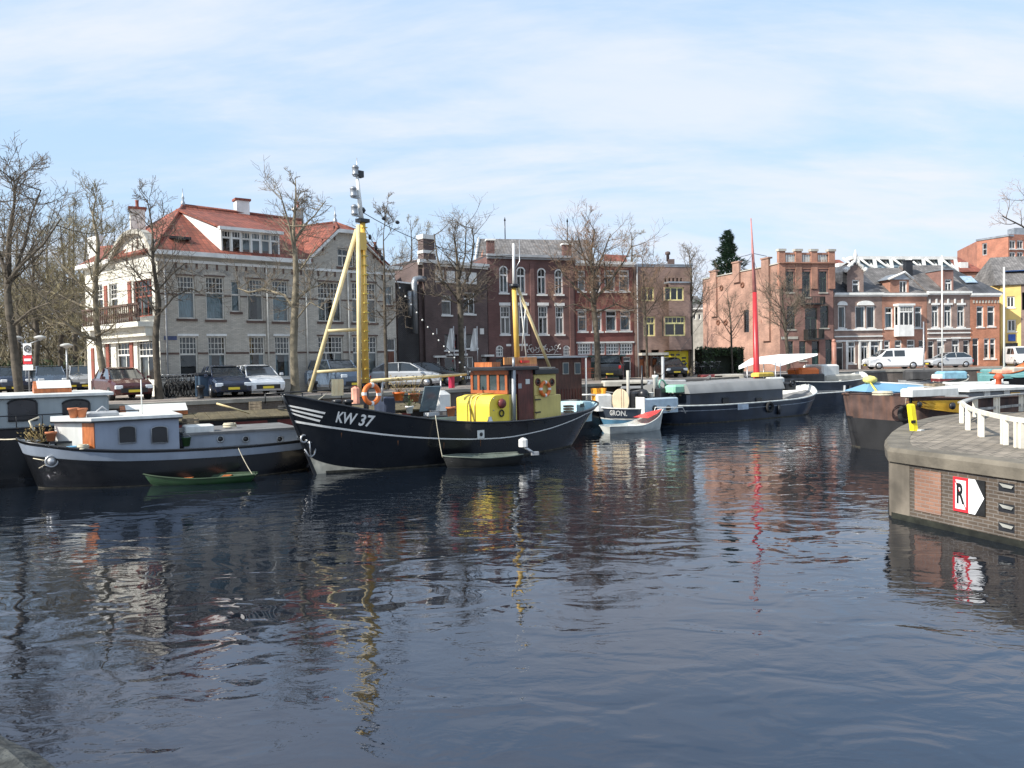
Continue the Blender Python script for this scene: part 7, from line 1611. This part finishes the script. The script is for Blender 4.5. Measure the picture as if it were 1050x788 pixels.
# park trees behind on the left
park = [(-12, 52, 222, 3), (18, 58, 226, 0), (34, 50, 240, 1), (48, 64, 224, 2), (62, 54, 232, 3), (76, 60, 214, 0), (88, 52, 236, 1), (104, 66, 222, 2), (4, 70, 218, 1), (70, 76, 220, 3), (118, 74, 232, 0)]
desc = ['thick trunk and round crown', 'low spreading olive crown', 'narrow upright crown', 'leaning trunk and loose crown']
where = ['off the left edge behind the crooked tree', 'just right of the road sign, set back', 'above the no entry sign', 'behind the double armed street lamp', 'directly behind the single street lamp', 'tallest of the park trees', 'nearest the white gable, in front', 'peeping over the left gutter of the corner house', 'far back beside the crooked tree', 'far back between the two street lamps', 'farthest back, behind the curved gable']
for i, (px, D, yt, k) in enumerate(park):
    tree('park tree with %s, %s' % (desc[k], where[i]), D, [(px, 395, .24), (px + 2, 350, .2), (px - 2 + k * 2, 310, .17), (px + k - 1, 270, .1), (px, yt, .02)], (), 15 if k != 1 else 18, 3.4, 300 + i, palebark if i % 3 == 0 else bark, twigo, 'bare park trees at the left', h0=.28, kids=3, maxlev=3)
# undergrowth of the park
rg = random.Random(9); b = MB()
for i in range(17000):
    px = rg.uniform(-60, 128); D = rg.uniform(60, 92); q = at(px, 380, D); z = ZS + rg.random() ** 1.2 * 9; p = V((q.x, D, z)); d = V((rg.gauss(0, .5), rg.gauss(0, .5), rg.uniform(.3, 1))).normalized() * rg.uniform(.5, 1.6); s = V((.025, .0, 0)).lerp(V((.06, .02, 0)), rg.random()); b.add([p - s, p + s, p + d], [(0, 1, 2)])
for i in range(1800):
    px = rg.uniform(-60, 118); D = rg.uniform(56, 64); q = at(px, 380, D); p = V((q.x, D, ZS + rg.random() ** 2 * 2.2)); a = rg.random() * 6.28; s = V((cos(a), sin(a), .3)) * .16; u_ = V((0, 0, .22)); b.add([p - s, p + s, p + u_ + s * .3], [(0, 1, 2)], 1)
tag(b.build('undergrowth', [mat('undergrowth_stems', (.12, .1, .06), .95, .4, .3), mat('undergrowth_leaves', (.05, .07, .03), .9, .4, .5)]), 'tangled brown undergrowth between the park trees', 'undergrowth', kind='stuff')
b = MB(); 
for i in range(40):
    a, c = at(-70 + i * 5.2, 380, 96 + 3 * sin(i)), at(-70 + (i + 1) * 5.2, 380, 96 + 3 * sin(i + 1)); za, zc_ = [ZS + 9 + 2.2 * sin(k * 1.3) + 1.5 * sin(k * 3.1) for k in (i, i + 1)]
# evergreen
T = thing('conifer', 'tall dark green conifer rising behind the long pink wall', 'tree', at(745, 380, 98)); rg = random.Random(4)
p0, p1 = at(744, 380, 98), at(746, 236, 98); p0.z = ZS
b = MB(); b.tube([p0, p1], [.4, .03], 8); b.build('trunk', bark, T); b = MB()
for i in range(7500):
    f = rg.random() ** .7; z = p1.z - f * 9.0 + .0; R_ = .12 + 3.7 * f ** .85 * (.75 + .25 * sin(z * 4.1) + .2 * sin(z * 1.7 + 1)); a = rg.random() * 6.28; rr = R_ * (rg.random() ** .45) * (1 + .22 * sin(a * 3 + z)); c = V((p1.x + cos(a) * rr, 98 + sin(a) * rr, z - rr * .12)); d = V((cos(a), sin(a), rg.uniform(-.1, .7))).normalized() * .42; s = V((-sin(a), cos(a), rg.uniform(-.4, .4))) * .13; b.add([c - s, c + s, c + d], [(0, 1, 2)])
b.build('crown', mat('conifer_green', (.06, .105, .065), .8, .4, 1.5), T)
# hedge
def leafbox(c, dims, n, m, name, par, rg, sz=.12, rz=0):
    b = MB(); mt = Matrix.Rotation(rz, 3, 'Z')
    for i in range(n):
        f = rg.choice((0, 1, 2, 2)); q = [rg.uniform(-.5, .5) for _ in range(3)]; 
        if f == 0: q[1] = -.5 + rg.uniform(-.04, .06)
        elif f == 1: q[0] = rg.choice((-.5, .5)) + rg.uniform(-.03, .03)
        else: q[2] = .5 + rg.uniform(-.08, .05) if rg.random() < .5 else q[2]; q[1] = -.5 + rg.uniform(-.05, .1) if q[2] < .4 else q[1]
        p = V(c) + mt @ V((q[0] * dims[0], q[1] * dims[1], q[2] * dims[2])); d = V((rg.gauss(0, 1), rg.gauss(0, 1), rg.gauss(0, 1))).normalized() * sz; s = d.cross(V((0, 0, 1))).normalized() * sz * .6; b.add([p - s, p + s, p + d], [(0, 1, 2)])
    b.box(V(c) - V((0, 0, .03)), (dims[0] * .96, dims[1] * .9, dims[2] * .95), rz, 1); return b.build(name, [m, mat('hedge_inside', (.015, .02, .01), .95)], par)
ivy = mat('ivy_green', (.05, .085, .03), .7, .4, 2)
a, c = at(716, 380, 66), at(759, 380, 69); T = thing('hedge', 'tall clipped green hedge with dark arched opening below the pink wall', 'hedge', (a.x, a.y, ZS)); rg = random.Random(12)
w_ = (c - a); zt = at(737, 357.5, 67).z; rzh = atan2(w_.y, w_.x)
for f0, f1, z0 in ((0, .3, ZS), (.82, 1, ZS), (.3, .82, ZS + 1.55)):
    m_ = a + w_ * (f0 + f1) / 2; leafbox((m_.x, m_.y, (z0 + zt) / 2), (w_.length * (f1 - f0), .9, zt - z0), int(1500 * (f1 - f0) * (1.0 if z0 == ZS else .6)) + 200, ivy, 'hedge_section', T, rg, .16, rzh)
b = MB(); m_ = a + w_ * .56; b.box((m_.x, m_.y + .5, ZS + .85), (w_.length * .6, .3, 1.7), rzh); b.build('dark_backing', mat('hedge_inside', (.015, .02, .01), .95), T)  # added dark backing, stands in for the shade inside the opening
# ================================================================== vehicles
tyre = mat('tyre_rubber', (.02, .02, .02), .85, .2); rim = mat('wheel_rim', (.45, .46, .48), .3, .1, 4, metal=.7); lamp = mat('headlamp_lens', (.75, .78, .8), .1, .05); tail = mat('tail_lamp', (.45, .02, .02), .2, .05); plt = mat('yellow_plate', (.8, .6, .05), .5, .05)
def carmat(n, c): return mat(n, c, .28, .05, 1, coat=.6)
def car(label, px, D, rz, m, kind='hatch', group='cars parked along the quay street', name='parked_car', cat='car'):
    T = thing(name, label, cat, (0, 0, 0), group)
    if kind == 'van': st = [(2.5, .72, .38, .72), (2.4, .86, .28, .98), (1.75, .94, .22, 1.16), (1.2, .95, .22, 1.5), (.8, .95, .22, 1.84), (.3, .95, .22, 1.93), (-2.3, .95, .22, 1.95), (-2.46, .93, .28, 1.9), (-2.5, .88, .35, 1.3)]; wx, wr, hwid = (1.6, -1.5), .34, .95
    elif kind == 'suv': st = [(2.2, .72, .4, .8), (2.1, .86, .3, 1.0), (1.2, .9, .25, 1.1), (-1.8, .91, .25, 1.13), (-2.15, .88, .3, 1.1), (-2.2, .8, .42, .9)]; wx, wr, hwid = (1.35, -1.35), .36, .91
    else: st = [(2.05, .66, .36, .62), (1.95, .8, .26, .76), (1.5, .85, .22, .88), (.9, .87, .2, .96), (-1.2, .87, .2, .98), (-1.85, .85, .24, .97), (-2.05, .74, .36, .85)]; wx, wr, hwid = (1.25, -1.25), .31, .87
    b = MB(); vs = []
    for x, hw, z0, z1 in st:
        tp = .82 if kind == 'van' and z1 > 1.3 else .9
        vs += [V((x, y, z)) for y, z in ((-hw * .9, z0), (-hw, z0 + .14), (-hw, min(z1 - .1, 1.0)), (-hw * (tp + .08), z1 - .1), (-hw * tp, z1), (0, z1 + .03), (hw * tp, z1), (hw * (tp + .08), z1 - .1), (hw, min(z1 - .1, 1.0)), (hw, z0 + .14), (hw * .9, z0))]
    n = 11; fs = [(i * n + j, i * n + (j + 1) % n, (i + 1) * n + (j + 1) % n, (i + 1) * n + j) for i in range(len(st) - 1) for j in range(n)] + [tuple(range(n - 1, -1, -1)), tuple(range((len(st) - 1) * n, len(st) * n))]
    b.add(vs, fs, 0, False); bo = b.build('body', m, T)
    if kind != 'van':
        if kind == 'suv': gs = [(.95, .8, 1.08, .78, 1.1), (.35, .82, 1.1, .66, 1.62), (-1.7, .82, 1.1, .66, 1.66), (-2.05, .8, 1.1, .7, 1.2)]
        else: gs = [(1.05, .76, .93, .74, .95), (.3, .79, .95, .6, 1.38), (-.2, .79, .95, .6, 1.44), (-1.25, .79, .96, .6, 1.42), (-1.9, .76, .96, .66, 1.05)]
        b = MB(); vs = []
        for x, h0_, z0, h1_, z1 in gs: vs += [V((x, -h0_, z0 - .03)), V((x, -h1_, z1)), V((x, h1_, z1)), V((x, h0_, z0 - .03))]
        b.add(vs, [(i * 4 + j, i * 4 + (j + 1) % 4, (i + 1) * 4 + (j + 1) % 4, (i + 1) * 4 + j) for i in range(len(gs) - 1) for j in range(4)]); b.build('windows', mat('car_window_glass', (.02, .028, .035), .04, .1, coat=1), T)
        b = MB(); top_ = gs[1:-1]
        b.add([V((x, s * h1_ * 1.0, z1 + .012)) for x, h0_, z0, h1_, z1 in top_ for s in (-1, 1)] + [V((x, s * h1_ * .8, z1 + .05)) for x, h0_, z0, h1_, z1 in top_ for s in (-1, 1)],
              [(i * 2, i * 2 + 1, i * 2 + 3, i * 2 + 2) for i in range(len(top_) - 1)] + [(2 * len(top_) + i * 2, 2 * len(top_) + i * 2 + 1, 2 * len(top_) + i * 2 + 3, 2 * len(top_) + i * 2 + 2) for i in range(len(top_) - 1)] + [(i * 2 + s, i * 2 + 2 + s, 2 * len(top_) + i * 2 + 2 + s, 2 * len(top_) + i * 2 + s) for i in range(len(top_) - 1) for s in (0, 1)])
        for s in (-1, 1):
            for k, (g0, g1) in enumerate(((gs[0], gs[1]), (gs[-2], gs[-1]))): b.tube([V((g0[0], s * g0[3], g0[4] + .01)) , V((g1[0], s * g1[3], g1[4] + .01))], .035, 4)
            b.tube([V((-.35, s * .8, .96)), V((-.38, s * .63, gs[1][4] + .04))], .035, 4)
        b.build('roof', m, T)
    else:
        gl = mat('car_window_glass', (.02, .028, .035), .04, .1, coat=1); b = MB()
        b.quad(V((1.73, -.76, 1.2)), V((1.73, .76, 1.2)), V((.85, .7, 1.83)), V((.85, -.7, 1.83))); o = b.build('windscreen', gl, T)
        for s in (-1, 1):
            for x0, x1 in ((.35, 1.25), (-.75, .2)):
                b = MB(); b.prism([V((x0, s * .945, 1.2)), V((x1 + .1 if x1 > 1 else x1, s * .945, 1.2)), V((x1 - .35 if x1 > 1 else x1, s * .86, 1.75)), V((x0, s * .86, 1.75))], (0, s * .012, 0)); b.build('side_window', gl, T)
    xf = st[0][0]; xr = st[-1][0]; zl = st[1][3] - .16
    b = MB(); b.box((xf - .02, 0, .45), (.08, 1.1, .2)); b.build('grille', black, T)
    for s in (-1, 1):
        b = MB(); b.bev((xf - .12, s * .62, zl), (.26, .34, .16), .03); b.build('headlight', lamp, T)
        b = MB(); b.bev((xr + .08, s * .7, zl + .05), (.2, .2, .22), .03); b.build('tail_light', tail, T)
        b = MB(); b.bev((.85, s * (hwid + .1), 1.02), (.12, .18, .13), .03); b.build('wing_mirror', m, T)
    for x in (xf + .025, xr - .01): b = MB(); b.box((x, 0, .42), (.02, .5, .11)); b.build('licence_plate', plt, T)
    for x in wx:
        for s in (-1, 1):
            b = MB(); b.lathe((x, s * (hwid - .1), wr), [(wr * .6, -.1), (wr * .95, -.11), (wr, -.07), (wr, .09), (wr * .95, .12), (wr * .62, .115)], 18, 0, 'y'); w = b.build('wheel', tyre, T)
            b = MB(); b.lathe((x, s * (hwid + .015), wr), [(wr * .62, -.01), (wr * .6, .012), (wr * .15, .005)], 12, 0, 'y'); b.build('rim', rim, w)
    q = at(px, 380, D); place(T, (q.x, q.y, ZS), rz); return T
def toward(px, D, k=0): q = at(px, 380, D); return atan2(-q.y, -q.x) + k
dkred = carmat('dark_red_car_paint', (.06, .01, .01)); cw = carmat('white_car_paint', (.75, .76, .77)); silver = carmat('silver_car_paint', (.42, .44, .46)); navyc = carmat('navy_car_paint', (.02, .03, .06)); blackc = carmat('black_car_paint', (.015, .016, .018)); bluegrey = carmat('blue_grey_car_paint', (.1, .14, .2))
fd = atan2(nF.n.y, nF.n.x)
car('dark red hatchback facing the water in front of the white gable', 124, 36.2, fd + .05, dkred)
car('dark blue car between the bicycles and the white hatchback', 229, 37.3, fd - .1, navyc)
car('white hatchback facing the water left of the forked tree', 263, 38.2, fd - .1, cw)
car('dark blue estate car just right of the forked tree', 345, 41.5, fd, bluegrey, 'suv')
car('silver car behind the yellow mast, near the brown arched door', 417, 45.5, fd + .9, silver)
car('black car parked by the black warehouse', 440, 48, fd + .9, blackc)
for i, (px, c_, lab) in enumerate(((-4, blackc, 'black car cut by the left edge under the crooked tree'), (12, navyc, 'navy car half hidden by the crooked tree trunk'), (34, silver, 'silver car behind the no entry sign'), (50, bluegrey, 'blue grey car between the two street lamps'), (69, navyc, 'dark car directly below the single street lamp'), (84, silver, 'silver car nearest the leaning pale tree'))):
    car(lab, px, 47 + i * .6, toward(px, 50, .1), c_, 'suv' if i % 2 else 'hatch', group='cars parked beside the park')
car('black off-road car with yellow plate in front of the dark green garage', 625, 55.8, toward(625, 56) + pi, blackc, 'suv')
car('black car with orange cover on its bonnet before the yellow garage front', 687, 58.5, toward(687, 58, .25), blackc)
car('white delivery van parked side on before the orange brick house', 915, 73.5, pi - .05, cw, 'van', name='delivery_van', cat='van')
car('silver car mostly hidden by boats in front of the grey brick row house', 972, 75.5, pi + .05, silver)
car('white van at the right edge by the yellow house', 1046, 77.5, toward(1046, 77, .3), cw, 'van', name='delivery_van', cat='van')
# bicycles
def bicycle():
    T = thing('bicycle', 'x', 'bicycle', (0, 0, 0)); fr_ = mat('bicycle_frame_black', (.02, .02, .022), .35)
    A_, B_, S_, H_, P_ = V((-.52, 0, .35)), V((.55, 0, .35)), V((-.2, 0, .85)), V((.38, 0, .85)), V((-.05, 0, .3))
    b = MB()
    for x, y in ((A_, S_), (A_, P_), (P_, S_), (P_, H_), (S_, H_), (H_, B_)): b.tube([x, y], .018, 5)
    b.build('frame', fr_, T)
    for c in (A_, B_): b = MB(); b.torus(c, .33, .022, (0, 1, 0), 20, 5); o = b.build('wheel', tyre, T)
    b = MB(); b.bev(S_ + V((0, 0, .12)), (.26, .16, .07), .02); b.tube([S_, S_ + V((0, 0, .1))], .016, 5); b.build('saddle', black, T)
    b = MB(); b.tube([H_, H_ + V((-.02, 0, .2)), H_ + V((-.02, 0, .22))], .015, 5); b.tube([H_ + V((-.2, .28, .2)), H_ + V((-.02, .2, .24)), H_ + V((-.02, -.2, .24)), H_ + V((-.2, -.28, .2))], .014, 5); b.build('handlebar', steel, T)
    b = MB(); b.box((-.55, 0, .72), (.4, .14, .02)); b.tube([V((-.55, .0, .35)), V((-.6, 0, .72))], .01, 4); b.build('luggage_rack', steel, T); return T
proto = bicycle(); n_b = 0; spots = []
rg = random.Random(6)
for i in range(14): px = 167 + i * 3.7; spots.append((px, 37.0 + .12 * i + rg.uniform(-.2, .2), fd + rg.uniform(-.35, .35), 'dark bicycle in the dense row of bicycles in front of the corner house', 'bicycles parked before the corner house'))
for i in range(5): spots.append((702 + i * 8, 64 + rg.uniform(-.4, .4), rg.uniform(-.6, .6), 'dark bicycle leaning in the loose group before the hedge', 'bicycles by the hedge'))
for i in range(4): spots.append((433 + i * 12, 50 + i * .5, .5 + rg.uniform(-.4, .4), 'dark bicycle standing below the banner poles', 'bicycles by the banner poles'))
for i, (px, D, a, lab, gp_) in enumerate(spots):
    q = at(px, 380, D)
    if i == 0: place(proto, (q.x, q.y, ZS), a); proto['label'] = lab; proto['group'] = gp_
    else: dup(proto, (q.x, q.y, ZS), a, lab, gp_)
# ================================================================== street furniture
def lampost(label, px, D, ytop, arms=1):
    q = at(px, 380, D); z = at(px, ytop, D).z; T = thing('street_lamp', label, 'street lamp', (q.x, q.y, ZS)); b = MB(); b.tube([V((q.x, q.y, ZS)), V((q.x, q.y, z))], [.07, .045], 8); b.build('pole', zinc, T)
    for k in range(arms):
        dx = 0 if arms == 1 else (-.5, .9)[k]
        if arms > 1: b = MB(); b.tube([V((q.x, q.y, z - .3)), V((q.x + dx, q.y, z))], .025, 5); b.build('arm', zinc, T)
        b = MB(); b.lathe((q.x + dx, q.y, z), [(.05, -.05), (.12, .02), (.34, .12), (.3, .2), (.1, .27)], 14); b.build('lamp_head', mat('lamp_head', (.5, .5, .47), .4), T)
lampost('double armed street lamp behind the road signs', 27, 47, 349, 2); lampost('street lamp with single round head between the parked cars and the park', 69, 45, 357)
p = at(29, 380, 36); T = thing('road_sign', 'grey pole carrying a speed zone plate, a red no entry sign and a white plate', 'road sign', (p.x, p.y, ZS))
b = MB(); b.tube([V((p.x, p.y + .04, ZS)), V((p.x, p.y + .04, at(29, 352, 36).z))], .035, 7); b.build('pole', zinc, T)
def plate(x0, y0, x1, y1, m, nm, par, o=0.0, rnd=False):
    a, c = at(x0, y0, 36 - .01 - o), at(x1, y1, 36 - .01 - o); b = MB()
    if rnd: b.lathe(((a.x + c.x) / 2, a.y, (a.z + c.z) / 2), [(abs(a.x - c.x) / 2, -.008), (abs(a.x - c.x) / 2, .008)], 20, 0, 'y', False)
    else: b.box(((a.x + c.x) / 2, a.y, (a.z + c.z) / 2), (abs(a.x - c.x), .016, abs(a.z - c.z)))
    return b.build(nm, m, par)
o = plate(23.5, 352.5, 32.5, 364, MT['sign_white'], 'zone_plate', T); plate(24.8, 354.5, 31.2, 361, MT['sign_red'], 'red_ring', o, .02, True) if False else None
a = at(28, 357.8, 35.95); b = MB(); b.torus((a.x, a.y, a.z), .14, .022, (0, 1, 0), 20, 5); b.build('ring', sb_, o)
cu = bpy.data.curves.new('t', 'FONT'); cu.body = '30'; cu.size = .17; cu.align_x = 'CENTER'; cu.offset = .006; ob = bpy.data.objects.new('t', cu); COL.objects.link(ob); dg = bpy.context.evaluated_depsgraph_get(); me = ob.evaluated_get(dg).to_mesh(); vs = [v.co.copy() for v in me.vertices]; fs = [tuple(q.vertices) for q in me.polygons]; ob.evaluated_get(dg).to_mesh_clear(); bpy.data.objects.remove(ob)
b = MB(); b.add([V((a.x + v.x, a.y, a.z - .06 + v.y)) for v in vs], fs); b.build('number', sb_, o)
o = plate(23.5, 364.8, 33, 373.6, MT['sign_red'], 'no_entry_plate', T); plate(24.8, 368, 31.8, 370.4, MT['sign_white'], 'white_bar', o, .02)
o = plate(23.5, 374.4, 34, 379.8, MT['sign_white'], 'text_plate', T)
# banners
for i, (px, w_, lab) in enumerate(((466, 7.5, 'leftmost white banner on a pole before the dark brick house'), (478, 3.5, 'narrow middle white banner seen nearly edge on'), (490, 7, 'rightmost white banner on a pole near the arched window house'))):
    D = 51.5 + i * .5; q = at(px, 380, D); zt, zb = at(px, 337, D).z, at(px, 360, D).z; T = thing('banner', lab, 'banner', (q.x, q.y, ZS)); b = MB(); b.tube([V((q.x, q.y, ZS)), V((q.x, q.y, zt + .15))], .035, 6); b.build('pole', steel, T)
    b = MB(); w2 = w_ / 800 * D; nx = 5; nz = 10; g_ = lambda i, j: V((q.x - .04 - w2 * i / nx * (1 - .55 * (1 - j / nz) ** 1.2 * 1), q.y + .12 * sin(i * 1.5 + j * .5), zt - (zt - zb) * j / nz))
    b.add([g_(a, c) for c in range(nz + 1) for a in range(nx + 1)], [(c * (nx + 1) + a, c * (nx + 1) + a + 1, (c + 1) * (nx + 1) + a + 1, (c + 1) * (nx + 1) + a) for c in range(nz) for a in range(nx)], 0, True); b.build('cloth', MT['white_canvas'], T)
# low quay railing posts and bins
for i, (px, D, lab) in enumerate(((205, 35.2, 'leftmost steel mooring bollard on the quay edge'), (322, 40, 'steel mooring bollard on the quay edge right of the forked tree'), (590, 53.5, 'steel mooring bollard on the quay before the wooden cabin'))):
    q = at(px, 380, D); b = MB(); b.lathe((q.x, q.y, ZS), [(.16, 0), (.13, .05), (.12, .4), (.2, .45), (.18, .58), (.05, .62)], 12); tag(b.build('mooring_bollard', black, loc=(q.x, q.y, ZS)), lab, 'bollard')
T = thing('waste_container', 'dark blue wheeled waste container right of the bicycles', 'container', at(214, 400, 36.6)); q = at(214, 380, 36.6); b = MB(); b.bev((q.x, q.y, ZS + .55), (1.1, .8, 1.0), .06, .6); b.build('bin', mat('container_blue', (.03, .06, .1), .5, .2), T); b = MB(); b.bev((q.x, q.y, ZS + 1.1), (1.16, .86, .12), .04, .6); b.build('lid', black, T)

# ================================================================== mooring lines
def line(label, a, c, k=.4, r=.018, m=None):
    a, c = V(a), V(c); b = MB(); b.tube([a.lerp(c, i / 16) - V((0, 0, k * 4 * (i / 16) * (1 - i / 16))) for i in range(17)], r, 5)
    tag(b.build('mooring_line', m or rope, loc=a), label, 'rope', 'mooring lines')
line('mooring line from the black dinghy up to the rail of the fishing boat', K.W(K.S(*K.HS(446, 426), K.ns, .03)), onz(454, 480) + V((0, 0, .36)), .1, .014)
line('mooring line from the red foredeck of the white dinghy to the long barge', onz(680, 440) + V((0, 0, .95)), Lb.W(Lb.S(.12, .95, Lb.ns, .05)), .08, .014)
line('slack line from the green rowing boat to the black and white canal boat', onz(259, 493) + V((0, 0, .2)), Tj.W(Tj.S(.3, .98, Tj.ns, .03)), .05, .012)
line('long mooring line from the fishing boat bow back to the quay', K.W(K.S(.97, 1, -K.ns, .0)), V((-8.6, 36.1, ZS + .1)), .35, .022)
line('mooring line from the canal boat bow to the quay on the left', Tj.W(Tj.S(.97, 1, -Tj.ns, 0)), V((-20.5, 27.0, ZS)), .3, .02)
def tyref(B, t, u, label):
    p = B.W(B.S(t, u, B.ns, .1)); T = thing('tyre_fender', label, 'fender', p, 'tyre fenders'); b = MB(); b.torus(p, .25, .09, tuple(B.l * B.ns), 18, 8); b.build('tyre', tyre, T); b = MB(); b.tube([p + V((0, 0, .25)), B.W(B.S(t, 1, B.ns, .03))], .012, 4); b.build('rope', rope, T)
tyref(Rb, .975, .7, 'black tyre fender hanging near the square end of the rusty barge'); tyref(Bg, .55, .75, 'black tyre fender on the flat barge behind the canal boat'); tyref(Lb, .42, .7, 'black tyre fender amidships on the long barge')

# ================================================================== loose deck clutter
def dz(B, px, off, z): p = B.hit(px, 420, off); p.z = z; return B.W(p)
def crate(p, label, m, s=.4, rz=.3):
    T = thing('crate', label, 'crate', p); 
    for k in range(3):
        b = MB(); z = .06 + k * .12
        for a in range(4): c = p + Matrix.Rotation(rz, 3, 'Z') @ V((cos(a * pi / 2) * s / 2, sin(a * pi / 2) * s / 2, z)); b.box(c, (.025, s, .09), rz + a * pi / 2)
        b.build('slat', m, T)
    b = MB(); b.box(p + V((0, 0, .02)), (s, s, .02), rz); b.build('base', m, T)
def coil(p, label, m=None, r=.22):
    b = MB(); pts = []
    for i in range(90): a = i * .42; k = 1 - .35 * ((i / 90) % .5); pts.append(p + V((cos(a) * r * k, sin(a) * r * k, .02 + i * .0016)))
    b.tube(pts, .017, 4); tag(b.build('rope_coil', m or rope, loc=p), label, 'rope')
def bucket(p, label, m):
    T = thing('bucket', label, 'bucket', p); b = MB(); b.lathe(p, [(.1, 0), (.14, .26), (.15, .26), (.15, .28), (.13, .28), (.1, .05)], 12); b.build('pail', m, T)
    b = MB(); b.tube([p + V((.14 * cos(a), 0, .27 + .1 * sin(a))) for a in [pi * k / 8 for k in range(9)]], .006, 4); b.build('handle', steel, T)
woodm = mat('grey_crate_wood', (.25, .2, .14), .85, .3, 4, kind='wood')
crate(dz(K, 405, .6, 1.5), 'slatted wooden crate on the grey hatch of the fishing boat', woodm)
crate(dz(K, 583, .3, 1.25), 'slatted crate on the maroon hatch at the stern of the fishing boat', woodm, .35)
coil(dz(K, 333, .2, 2.0), 'coil of pale rope on the foredeck of the fishing boat')
bucket(dz(K, 436, 1.5, .98), 'blue bucket beside the leaning grey panel on the fishing boat', mat('bucket_blue', (.05, .15, .4), .4))
bucket(dz(K, 470, 1.6, .98), 'red bucket in front of the yellow engine casing', red)
crate(dz(Tj, 195, -.4, 1.52), 'slatted crate on the grey hatch behind the canal boat cabin', woodm, .4, .8)
coil(dz(Tj, 235, .2, 1.52), 'coil of rope on the grey hatch of the canal boat')
bucket(dz(Tj, 190, 1.35, 1.1), 'green bucket at the rear corner of the canal boat cabin', green)
coil(dz(Tj, 84, 1.45, 1.2), 'small coil of rope on the side deck below the brown door', None, .16)
crate(dz(Bg, 262, -.6, 1.75), 'weathered crate on the olive hatch boards of the flat barge', woodm, .5)
coil(dz(Bg, 292, .3, 1.75), 'dark coil of rope on the flat barge just left of the fishing boat bow', cable, .3)
crate(dz(Lb, 700, .9, 1.5), 'pale crate at the aft end of the grey tarpaulin on the long barge', woodm, .5)
bucket(dz(Lb, 668, .6, 1.5), 'white bucket on the blue aft cabin of the long barge', white)
coil(dz(Rb, 905, 1.2, 2.12), 'heavy coil of rope on the rusty barge near its square end', None, .35)
crate(dz(Rb, 958, .6, 2.1), 'slatted crate on the deck of the rusty barge behind the white beam', woodm, .5)
# benches on the quay
for i, (px, D, lab) in enumerate(((700, 63, 'brown wooden bench before the green hedge'), (598, 55.2, 'brown wooden bench left of the dark off-road car'))):
    q = at(px, 380, D); T = thing('bench', lab, 'bench', (q.x, q.y, ZS))
    b = MB(); [b.box((q.x, q.y + y, ZS + .45), (1.6, .1, .04)) for y in (-.15, 0, .15)]; b.build('seat', brownwood, T)
    b = MB(); [b.box((q.x, q.y + .28, ZS + z), (1.6, .03, .1)) for z in (.65, .8)]; b.build('backrest', brownwood, T)
    for sx in (-.65, .65): b = MB(); b.tube([V((q.x + sx, q.y - .18, ZS)), V((q.x + sx, q.y - .18, ZS + .43)), V((q.x + sx, q.y + .2, ZS + .43)), V((q.x + sx, q.y + .3, ZS + .85))], .025, 5); b.build('leg', black, T)
